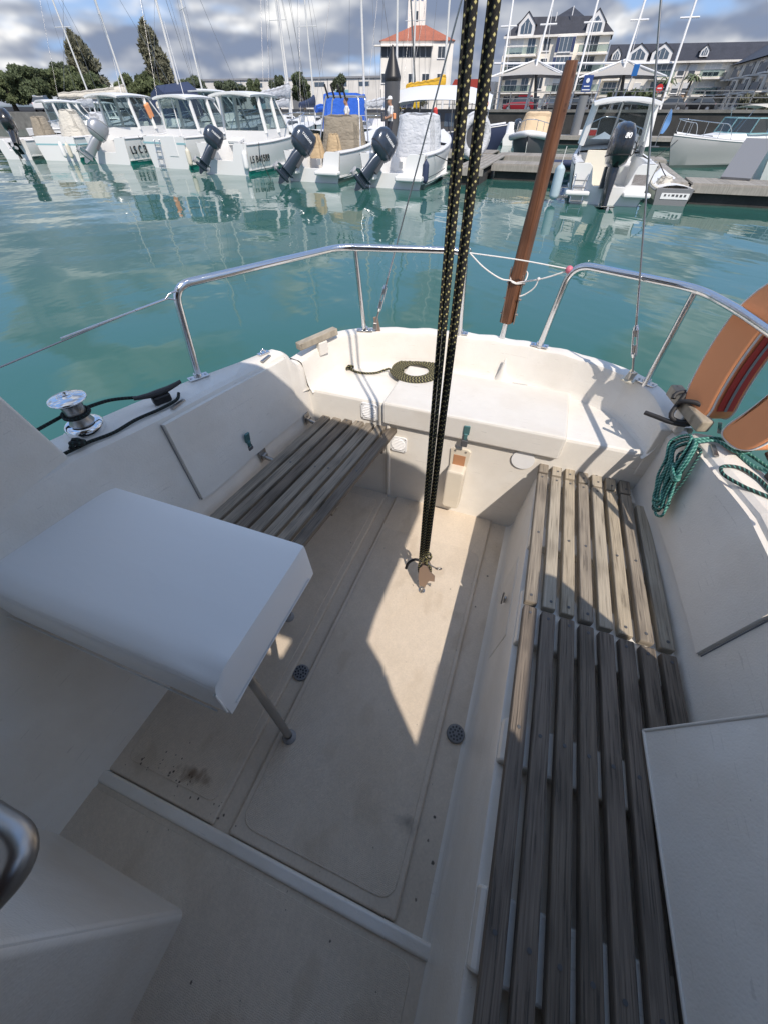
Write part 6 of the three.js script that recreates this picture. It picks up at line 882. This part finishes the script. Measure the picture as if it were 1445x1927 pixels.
{ // harbour office with tiled roof and tower
  const t = thing('harbour_office', 'white three storey building with orange tiled roof and square tower', 'building', [-37.6, 1.35, -121.5], 0.31); const W = 14.6, D = 10, Hh = 9.6, z = D / 2;
  part('wall', [bb(-W / 2, W / 2, 0, Hh, -D / 2, D / 2)], M.render, t); part('roof', [loft([[[-W / 2 - 0.3, Hh, z + 0.3], [W / 2 + 0.3, Hh, z + 0.3], [W / 2 + 0.3, Hh, -z - 0.3], [-W / 2 - 0.3, Hh, -z - 0.3]], [[0.4, Hh + 2.7, 0.05], [0.8, Hh + 2.7, 0.05], [0.8, Hh + 2.7, -0.05], [0.4, Hh + 2.7, -0.05]]], { closedU: true, crease: 0.2 })], M.tile, t);
  const tw = part('tower', [bb(-2.1, 1.5, Hh - 1, 14.9, -2.8, 0.8)], M.render, t); for (let k = 0; k < 4; k++) part('crenel', [bb(-2.05 + k * 0.98, -1.5 + k * 0.98, 14.9, 15.25, 0.4, 0.8)], M.render, tw); part('tower_window', [bb(-0.55, 0, 12.4, 13.7, 0.8, 0.84)], M.winGlass, tw);
  const band = part('window_band', [bb(-7.2, 2.9, 7.45, 8.85, z + 0.002, z + 0.05)], M.winGlass, t); for (let k = 0; k <= 9; k++) part('band_mullion', [bb(-7.25 + k * 1.12, -7.1 + k * 1.12, 7.45, 8.85, z + 0.05, z + 0.1)], M.grey, band); part('canopy_slab', [bb(-8.6, 3.2, 8.85, 9.05, z, z + 1.1)], M.render, t);
  windowAt(t, 5.0, 8.1, 1.5, 1.5, z); for (const [x, y, w, h] of [[-6.4, 4.6, 1.6, 1.3], [-0.9, 4.5, 1.4, 1.4], [2.0, 4.5, 1.5, 1.4], [5.0, 4.2, 1.2, 2.0]]) windowAt(t, x, y, w, h, z, { blind: x > 4 ? 0.0 : 0 }); part('ground_recess', [bb(-1.2, 2.6, 0, 2.4, z + 0.004, z + 0.02)], M.grey, t);
}
{ const t = thing('low_warehouse', 'long low white warehouse behind the yacht masts', 'building', [-84, 1.3, -145]); part('wall', [bb(-41, 40, 0, 5.6, -7, 7)], M.render, t); part('roof_edge', [bb(-41.2, 40.2, 5.6, 5.95, -7.2, 7.25)], M.grey, t); for (let k = 0; k < 9; k++) part('panel_joint', [bb(-37 + k * 9, -36.8 + k * 9, 0, 5.6, 7, 7.03)], M.grey, t); for (let k = 0; k < 6; k++) part('roller_door', [bb(-33 + k * 13, -29 + k * 13, 0, 3.6, 7.0, 7.05)], k % 2 ? M.midGrey : M.lightTeal, t); for (let k = 0; k < 12; k++) part('high_window', [bb(-38 + k * 6.4, -35 + k * 6.4, 4.2, 5.0, 7.0, 7.04)], M.winGlassB, t); }
single('low_warehouse', [bb(-30, -20.8, 1.3, 5.6, -135, -126)], M.render, 'low white building right of the harbour office', 'building');
{ const t = thing('tiled_house', 'small house with bright orange roof beside the apartment building', 'house', [-23.2, 1.35, -112]); part('wall', [bb(-3.2, 3.2, 0, 2.7, -3, 3)], M.render, t); part('roof', [loft([[[-3.5, 2.6, 3.4], [-3.4, 4.2, 0], [-3.5, 2.6, -3.4]], [[3.5, 2.6, 3.4], [3.4, 4.2, 0], [3.5, 2.6, -3.4]]], { crease: 0.2 })], std([0.62, 0.14, 0.06], 0.8, 0, { map: T.tile }), t); }
function dormer(parent, x, y, z, w, h, wall = M.whitePlastic) { const d = part('dormer', [extr([[-w / 2, 0], [w / 2, 0], [w / 2, h * 0.55], [0, h], [-w / 2, h * 0.55]], 2.2, 0).translate(x, y, z - 2.0)], wall, parent); part('dormer_roof', [beam([x - w / 2 - 0.2, y + h * 0.5, z - 0.9], [x + 0.02, y + h + 0.08, z - 0.9], 2.4, 0.12)].map(g => g), M.slate, d); part('dormer_roof', [beam([x + w / 2 + 0.2, y + h * 0.5, z - 0.9], [x - 0.02, y + h + 0.08, z - 0.9], 2.4, 0.12)], M.slate, d); const iw = w * 0.68; part('dormer_window', [extr([[-iw / 2, h * 0.14], [iw / 2, h * 0.14], [iw / 2, h * 0.45], [0, h * 0.76], [-iw / 2, h * 0.45]], 0.03).translate(x, y, z + 0.21)], M.winGlassB, d); for (const s of [-1, 1]) part('dormer_bar', [bb(x + s * iw / 6 - 0.04, x + s * iw / 6 + 0.04, y + h * 0.14, y + h * 0.6, z + 0.24, z + 0.28)], wall, d); return d; }
function balcony(parent, x0, x1, y, z, d = 1.5) { const b = part('balcony', [bb(x0, x1, y - 0.22, y, z, z + d)], M.render, parent); part('balcony_glass', [bb(x0 + 0.05, x1 - 0.05, y + 0.1, y + 0.95, z + d - 0.06, z + d - 0.03)], M.glass, b); part('balcony_rail', [bb(x0, x1, y + 0.95, y + 1.02, z + d - 0.1, z + d - 0.02)], M.grey, b); const n = Math.max(2, Math.round((x1 - x0) / 1.6)); for (let k = 0; k <= n; k++) { const x = lerp(x0 + 0.04, x1 - 0.04, k / n); part('balcony_post', [bb(x - 0.03, x + 0.03, y, y + 0.95, z + d - 0.09, z + d - 0.03)], M.grey, b); } return b; }
{ // main apartment block
  const t = thing('apartment_block', 'tall cream apartment block with slate mansard roof and white dormers', 'building', [-9.4, 1.35, -126]), W = 19.2, Z = 6; const Hh = 9.9; const fl = [0, 2.5, 5.0, 7.45];
  part('wall', [bb(-W / 2, W / 2, 0, Hh, -6, 6)], M.renderCream, t); part('roof', [loft([[[-W / 2 - 0.3, Hh, 6.5], [W / 2 + 0.3, Hh, 6.5], [W / 2 + 0.3, Hh, -6.5], [-W / 2 - 0.3, Hh, -6.5]], [[-W / 2 + 2.6, Hh + 2.5, 3.6], [W / 2 - 2.6, Hh + 2.2, 3.6], [W / 2 - 2.6, Hh + 2.2, -3.6], [-W / 2 + 2.6, Hh + 2.5, -3.6]]], { closedU: true, capB: true, crease: 0.2 })], M.slate, t); part('cornice', [bb(-W / 2 - 0.35, W / 2 + 0.35, Hh - 0.3, Hh, 5.9, 6.6)], M.render, t); part('roof_peak', [loft([[[-1.2, Hh + 2.3, 3.5], [3.9, Hh + 2.3, 3.5], [3.9, Hh + 2.3, -3.5], [-1.2, Hh + 2.3, -3.5]], [[1.3, Hh + 3.7, 0.6], [1.5, Hh + 3.7, 0.6], [1.5, Hh + 3.7, 0.4], [1.3, Hh + 3.7, 0.4]]], { closedU: true, crease: 0.2 })], M.slate, t);
  dormer(t, -5.9, Hh - 0.2, 6.3, 3.0, 3.0); dormer(t, 6.5, Hh - 0.3, 6.3, 3.0, 3.0);
  for (const y of fl.slice(1)) { balcony(t, -9.3, -3.2, y, Z); balcony(t, 4.4, 9.8, y, Z); windowAt(t, -7.3, y + 1.15, 2.4, 1.9, Z + 0.01, { mullions: 1, blind: y > 7 ? 0.9 : 0.2, sill: false, pane: M.winGlassB }); windowAt(t, -4.5, y + 1.15, 1.4, 1.9, Z + 0.01, { sill: false, pane: M.winGlassB }); windowAt(t, 6.4, y + 1.15, 2.6, 1.9, Z + 0.01, { mullions: 2, sill: false, pane: M.winGlass }); }
  for (const y of [7.6, 5.15]) { part('bay', [bb(0.2, 3.6, y - 0.3, y + 2.2, Z, Z + 1.0)], M.render, t); windowAt(t, 1.9, y + 1.0, 2.2, 1.8, Z + 1.01, { mullions: 2, pane: M.winGlassB }); for (const x of [0.5, 3.3]) part('blue_shutter', [bb(x - 0.28, x + 0.28, y + 0.1, y + 1.9, Z + 1.0, Z + 1.06)], M.shutterBlue, t); } balcony(t, 0.0, 3.8, 2.5, Z, 1.4); windowAt(t, 1.9, 3.5, 1.8, 1.8, Z + 0.01, { blind: 0.4 });
  for (const y of [1.2, 3.75, 6.2, 8.7]) windowAt(t, -1.6, y, 1.2, 1.5, Z + 0.01, {}); part('stone_panel', [bb(-2.4, -0.8, 4.9, 5.6, Z + 0.004, Z + 0.02)], std([0.62, 0.42, 0.28], 0.8), t); part('column', [bb(-2.95, -2.6, 0, Hh - 0.3, Z, Z + 0.6)], M.render, t); part('column', [bb(-9.6, -9.3, 0, 7.4, Z, Z + 1.4)], M.renderCream, t);
  for (const x of [-7.5, -5.2, 6, 8.2]) windowAt(t, x, 1.05, 1.7, 1.8, Z + 0.01, { mullions: 1, sill: false }); for (const [x, y] of [[-1.0, 11.6], [1.8, 12.2]]) part('vent_pipe', [bar([x, y, 4.4], [x, y + 1.1, 4.4], 0.09)], M.whitePlastic, t);
}
{ // lower wing to the right
  const t = thing('apartment_block', 'lower apartment wing with long slate roof, gables and rows of windows', 'building', [12, 1.35, -128]), x0 = -11.4, x1 = 17, Hh = 6.4, Z = 6; part('wall', [bb(x0, x1, 0, Hh, -5, 6)], M.renderCream, t); part('roof', [loft([[[x0, Hh, 6.6], [x1, Hh - 0.3, 6.6]], [[x0, Hh + 2.4, 2.6], [x1, Hh + 2.1, 2.6]], [[x0, Hh + 2.4, -2.6], [x1, Hh + 2.1, -2.6]]], { crease: 0.3 })], M.slate, t); part('gutter', [bb(x0, x1, Hh - 0.35, Hh - 0.1, 6.1, 6.7)], M.render, t);
  dormer(t, -9.9, Hh + 0.1, 6.0, 1.5, 1.7); dormer(t, -6.1, Hh - 0.1, 6.4, 3.4, 2.2); dormer(t, -2.1, Hh - 0.1, 6.4, 3.4, 2.2); dormer(t, 4.9, Hh + 0.35, 6.0, 1.3, 1.4);
  for (const y of [2.0, 4.2]) { balcony(t, x0 + 0.3, -7.8, y, Z, 1.4); balcony(t, -3.0, 1.2, y, Z, 1.4); balcony(t, 5.2, 9.2, y, Z, 1.4); windowAt(t, -9.6, y + 1.0, 2.4, 1.6, Z + 0.01, { mullions: 2, sill: false, pane: M.winGlassB }); windowAt(t, -0.9, y + 1.0, 2.8, 1.6, Z + 0.01, { mullions: 2, sill: false, pane: M.winGlassB }); windowAt(t, 7.2, y + 1.0, 2.6, 1.6, Z + 0.01, { mullions: 2, sill: false, blind: 0.7 }); for (const x of [-6.6, -4.6, 2.2, 4.0]) windowAt(t, x, y + 0.95, 1.1, 1.3, Z + 0.01, { mullions: 0, blind: 0.55 }); }
  for (const x of [-9.8, -6.2, -1, 2.6, 7]) windowAt(t, x, 0.95, 1.6, 1.6, Z + 0.01, { sill: false }); part('downpipe', [bar([3.1, 0, 6.08], [3.1, Hh, 6.08], 0.08)], M.grey, t); part('downpipe', [bar([-7.5, 0, 6.08], [-7.5, Hh, 6.08], 0.08)], M.grey, t); part('stone_panel', [bb(3.4, 4.6, 1.6, 2.3, Z + 0.004, Z + 0.02)], std([0.62, 0.42, 0.28], 0.8), t);
}
{ // wing running towards us at the right
  const t = thing('apartment_block', 'shaded apartment wing running towards the viewer at the right edge', 'building', [26.5, 1.35, -108]), Hh = 5.6; part('wall', [bb(-4, 8, 0, Hh, -16, 16)], M.renderCream, t); part('roof', [loft([[[-4.6, Hh, 16.6], [-4.6, Hh, -16]], [[0, Hh + 2.4, 14], [0, Hh + 2.4, -16]], [[8, Hh, 16.6], [8, Hh, -16]]], { crease: 0.3 })], M.slate, t); part('roof_end', [loft([[[-4.6, Hh, 16.6], [8, Hh, 16.6]], [[0, Hh + 2.4, 14], [0.1, Hh + 2.4, 14]]])], M.slate, t);
  for (const y of [0.2, 2.0, 3.8]) for (let k = 0; k < 7; k++) { const zc = -12 + k * 4.2; const f = part('window', [bb(-4.03, -4.005, y + 0.25, y + 1.55, zc - 0.9, zc + 0.9)], M.winGlass, t); part('window_bar', [bb(-4.06, -4.03, y + 0.25, y + 1.55, zc - 0.05, zc + 0.05)], M.whitePlastic, f); if (y > 1 && k % 2 === 0) { const b = part('balcony', [bb(-5.4, -4, y - 0.1, y + 0.05, zc - 1.9, zc + 1.9)], M.render, t); part('balcony_front', [bb(-5.4, -5.36, y + 0.05, y + 0.95, zc - 1.9, zc + 1.9)], M.midGrey, b); } }
}
// ---------------------------------------------------------------- trees, shrubs and cars on the quay
const leafMat = (r, g, b) => phy([r, g, b], 0.9, { transmission: 0.15, thickness: 0, side: THREE.DoubleSide });
const LM = [leafMat(0.12, 0.155, 0.075), leafMat(0.105, 0.135, 0.08), leafMat(0.15, 0.185, 0.085), leafMat(0.195, 0.195, 0.13)];
function crownGeo(n, inside, size, up = 0.3) {      // leaf tufts spread through a volume
  const pos = []; let k = 0, guard = 0; while (k < n && guard++ < n * 60) { const p = inside(); if (!p) continue; k++; const s = size * rr(0.55, 1.3), q = new THREE.Quaternion().setFromEuler(new THREE.Euler(rr(-1.4, 1.4), rr(0, 6.28), rr(-1.4, 1.4))); for (const tri of [[[-0.5, 0, 0], [0.5, 0.1, 0.1], [0.0, 0.9 + up, 0]], [[-0.4, 0.1, 0.25], [0.3, 0.0, -0.3], [0.15, 0.8 + up, 0.1]]]) for (const v of tri) { const w = V(v[0] * s, v[1] * s, v[2] * s).applyQuaternion(q); pos.push(p[0] + w.x, p[1] + w.y, p[2] + w.z); } }
  const g = new THREE.BufferGeometry(); g.setAttribute('position', new THREE.Float32BufferAttribute(pos, 3)); g.computeVertexNormals(); g.setAttribute('uv', new THREE.Float32BufferAttribute(new Float32Array(pos.length / 3 * 2), 2)); return g;
}
const trunkM = std([0.12, 0.10, 0.08], 0.9);
function tree(name, label, x, z, h, w, { mat = 0, kind = 'round', n = 2400, lean = 0, size = 0.5, low = 0.12 } = {}, group = 'trees on the quay') {
  const t = thing(name, label, 'tree', [x, 1.35, z], rnd() * 6.28 * 0, group); const blobs = []; const nb = kind === 'poplar' ? 44 : 30;
  for (let i = 0; i < nb; i++) { const f = rnd(), a = rnd() * 6.28; if (kind === 'poplar') { const y = lerp(low, 0.97, f), r = w / 2 * Math.pow(Math.sin(Math.pow(clamp(f * 0.96 + 0.03), 0.8) * 3.14), 0.65); blobs.push([lean * y * h + r * 0.7 * Math.cos(a), y * h, r * 0.7 * Math.sin(a), r * 0.34 + 0.2, h * 0.10]); } else { const rad = w / 2 * Math.sqrt(rnd()) * 0.72, y = lerp(low + 0.1, 0.86, f) * h; blobs.push([rad * Math.cos(a) + lean * y, y * (1 - 0.25 * (rad / (w / 2)) ** 2), rad * Math.sin(a), w * rr(0.09, 0.16), h * rr(0.07, 0.13)]); } }
  const g = crownGeo(n, () => { const b = blobs[Math.floor(rnd() * blobs.length)]; const v = V(rr(-1, 1), rr(-1, 1), rr(-1, 1)); if (v.lengthSq() > 1) return null; return [b[0] + v.x * b[3], b[1] + v.y * b[4], b[2] + v.z * b[3]]; }, size, kind === 'poplar' ? 0.7 : 0.2);
  part('crown', [g], LM[mat], t); const tk = part('trunk', [bar([0, -0.05, 0], [lean * h * 0.5, h * 0.55, 0], w * 0.045 + 0.08, 0.06, 10)], trunkM, t); for (let i = 0; i < 6; i++) { const b = blobs[i * 2 % blobs.length]; part('limb', [bar([lean * b[1] * 0.6, b[1] * 0.55, 0], [b[0], b[1], b[2]], 0.09, 0.03, 6)], trunkM, tk); }
  return t;
}
tree('poplar_tree', 'tall pointed grey green tree, left of the two tall ones', -80.5, -75.5, 8.6, 4.8, { mat: 3, kind: 'poplar', n: 7000, lean: -0.22, size: 0.34 }); tree('poplar_tree', 'tall pointed tree, right of the two tall ones', -72.6, -82.6, 10.0, 4.2, { mat: 3, kind: 'poplar', n: 7000, lean: -0.05, size: 0.34 });
[[-93, -62, 5.0, 9, 2, 'leftmost rounded green tree at the picture edge'], [-86.5, -67.5, 5.8, 8.5, 0, 'rounded dark green tree, second from the left edge'], [-81.5, -71, 5.4, 6.5, 2, 'bright green rounded tree, third from the left edge'], [-84, -73.5, 6.2, 7.5, 1, 'rounded green tree just left of the first tall tree'], [-77.0, -77.5, 4.6, 7, 2, 'low green tree at the foot of the first tall tree'], [-75.0, -82, 5.2, 7, 0, 'dark rounded tree between the two tall trees']].forEach(([x, z, h, w, m, l]) => tree('round_tree', l, x, z, h, w, { mat: m, n: 7000, size: 0.30 }));
[[-90, -66, 5.0, 7.5, 2, 'pale green tree between the two leftmost rounded trees'], [-97, -58, 4.6, 8, 0, 'dark tree cut by the left picture edge'], [-79.5, -73, 4.8, 7, 0, 'dark green tree in front of the first tall tree'], [-88.5, -70.5, 5.6, 7, 1, 'rounded tree behind the second one from the left'], [-73, -79.5, 4.4, 6, 2, 'low bright tree before the gap of the tall trees'], [-67, -84, 4.2, 6, 1, 'low dark tree right behind the second tall tree']].forEach(([x, z, h, w, m, l]) => tree('round_tree', l, x, z, h, w, { mat: m, n: 6000, size: 0.28 }));
[[-69.5, -86, 4.8, 6, 'round green tree right of the second tall tree'], [-64, -90, 4.2, 6.5, 'green bush tree before the white warehouse, left one'], [-60, -92, 4.4, 4, 'green bush tree before the white warehouse, right one'], [-56.4, -94.5, 5.0, 4.0, 'dark tree left of the mast with the blue tarpaulin'], [-52.2, -96.8, 5.5, 4.6, 'dark tree right of the mast with the blue tarpaulin'], [-46, -100, 5.0, 3.6, 'small dark tree by the furled white foresail']].forEach(([x, z, h, w, l], i) => tree('round_tree', l, x, z, h, w, { mat: i % 2, n: 5000, size: 0.28 }));
tree('bare_tree', 'thin tree in front of the harbour office wall', -33.5, -112, 4.2, 3.0, { mat: 3, n: 500, size: 0.35 });
function palm(label, x, z, h) { const t = thing('palm_tree', label, 'tree', [x, 1.35, z], 0, 'palms before the apartments'); part('trunk', [bar([0, 0, 0], [0.1, h, 0], 0.2, 0.15, 8)], trunkM, t); for (let k = 0; k < 14; k++) { const a = k / 14 * 6.283, b = rr(0.2, 1.0), L = rr(1.2, 1.7); part('frond', [loft([0, 0.33, 0.66, 1].map(f => { const cx = Math.cos(a) * L * f, cz = Math.sin(a) * L * f, y = h + b * Math.sin(f * 2.6) * 0.8 - 0.5 * f * f, w = 0.22 * Math.sin((0.15 + f * 0.8) * 3.0); return [[0.1 + cx - Math.sin(a) * w, y - 0.08, cz + Math.cos(a) * w], [0.1 + cx, y, cz], [0.1 + cx + Math.sin(a) * w, y - 0.08, cz - Math.cos(a) * w]]; }))], LM[k % 2], t); } return t; }
palm('small palm before the lower apartment wing, left one', 10.6, -104, 3.3); palm('small palm before the lower apartment wing, right one', 14.0, -104, 3.6);
single('hedge', [crownGeo(2600, () => [rr(2.5, 10.5), rr(1.35, 3.6), rr(-117, -115)], 0.5)], LM[0], 'dark green hedge at the foot of the lower apartment wing', 'hedge'); single('hedge', [crownGeo(1400, () => [rr(17.0, 22.0), rr(1.35, 2.6), rr(-80, -78)], 0.4)], LM[3], 'pale dry shrubs at the right edge by the shaded wing', 'shrubs');

// parked cars
const carCols = { black: phy([0.015, 0.016, 0.018], 0.25, { clearcoat: 1 }), grey: phy([0.10, 0.105, 0.115], 0.3, { clearcoat: 1, metalness: 0.3 }), white: phy([0.70, 0.71, 0.72], 0.3, { clearcoat: 1 }), red: phy([0.30, 0.02, 0.03], 0.3, { clearcoat: 1 }), silver: phy([0.42, 0.43, 0.45], 0.3, { clearcoat: 1, metalness: 0.5 }) };
const wheelG = join([xf(new THREE.CylinderGeometry(0.31, 0.31, 0.2, 20), 0, 0, 0, 0, 0, Math.PI / 2)]), rimG = join([xf(new THREE.CylinderGeometry(0.19, 0.19, 0.21, 14), 0, 0, 0, 0, 0, Math.PI / 2)]);
function car(label, col, x, z, ry) {
  const t = thing('parked_car', label, 'car', [x, 1.35, z], ry, 'cars parked on the quay'); const ring = (zz, w, y0, y1) => [[-w * 0.94, y0, zz], [-w, y0 + 0.2, zz], [-w * 0.98, y1 - 0.08, zz], [-w * 0.9, y1, zz], [w * 0.9, y1, zz], [w * 0.98, y1 - 0.08, zz], [w, y0 + 0.2, zz], [w * 0.94, y0, zz]];
  part('body', [loft([ring(-2.05, 0.62, 0.35, 0.62), ring(-1.95, 0.78, 0.25, 0.70), ring(-1.2, 0.86, 0.22, 0.86), ring(0, 0.87, 0.2, 0.92), ring(1.4, 0.86, 0.22, 0.93), ring(1.95, 0.80, 0.28, 0.88), ring(2.05, 0.70, 0.4, 0.8)], { closedU: true, capA: true, capB: true, crease: 0.6 })], carCols[col], t);
  part('roof', [loft([ring(-0.25, 0.62, 1.30, 1.43), ring(0.4, 0.64, 1.32, 1.47), ring(1.25, 0.60, 1.28, 1.42)], { closedU: true, capA: true, capB: true, crease: 0.7 })], carCols[col], t); part('glasshouse', [loft([[[-0.76, 0.86, -1.0], [0.76, 0.86, -1.0], [0.78, 0.9, 1.75], [-0.78, 0.9, 1.75]], [[-0.60, 1.36, -0.2], [0.60, 1.36, -0.2], [0.58, 1.35, 1.25], [-0.58, 1.35, 1.25]]], { closedU: true, crease: 0.4 })], M.winGlass, t);
  for (const sx of [-1, 1]) { for (const zz of [-1.25, 1.25]) { const w = sharedPart('wheel', wheelG, M.rubber, t, sx * 0.78, 0.31, zz); sharedPart('rim', rimG, M.alu, w); } part('headlight', [rb(0.26, 0.12, 0.08, 0.03, sx * 0.6, 0.64, -1.98)], M.glass, t); part('tail_light', [rb(0.16, 0.2, 0.06, 0.02, sx * 0.66, 0.74, 1.99)], M.red, t); }
}
car('dark red car parked left of the tiller behind the railing', 'red', -8.4, -72, 1.45); car('dark grey car parked behind the left canopy post', 'grey', -5.0, -75, 0.2); car('black car parked behind the tiller top', 'black', -1.6, -74, 1.4); car('black car parked beside the no entry sign', 'black', 3.0, -72, 1.3); car('dark grey car at the foot of the small palms', 'grey', 10.0, -86, 1.5); car('black car parked right of the small palms', 'black', 14.0, -88, 1.3); car('silver car parked before the shaded wing', 'silver', 19.5, -84, 0.4);
['white', 'silver', 'white', 'white', 'grey', 'white'].forEach((c, i) => car(['white car, leftmost of the row under the trees', 'silver car, second of the row under the trees', 'white car, third of the row under the trees', 'white car, fourth of the row under the trees', 'dark grey car, fifth of the row under the trees', 'white car, last of the row under the trees'][i], c, -66 + i * 2.4, -52.5 - i * 2.1, 0.6));
{ const t = thing('yellow_car', 'small yellow vehicle behind the yachts, left of the black pile', 'car', [-20.5, 1.35, -62], 1.3); part('body', [rb(1.6, 0.7, 3.6, 0.2, 0, 0.65, 0)], std([0.75, 0.5, 0.03], 0.4), t); part('cab', [rb(1.4, 0.6, 1.9, 0.2, 0, 1.2, 0.2)], M.winGlass, t); for (const sx of [-1, 1]) for (const zz of [-1.1, 1.1]) sharedPart('wheel', wheelG, M.rubber, t, sx * 0.72, 0.31, zz); }
scene.traverse(o => { delete o.userData.world; });
renderer.render(scene, camera);
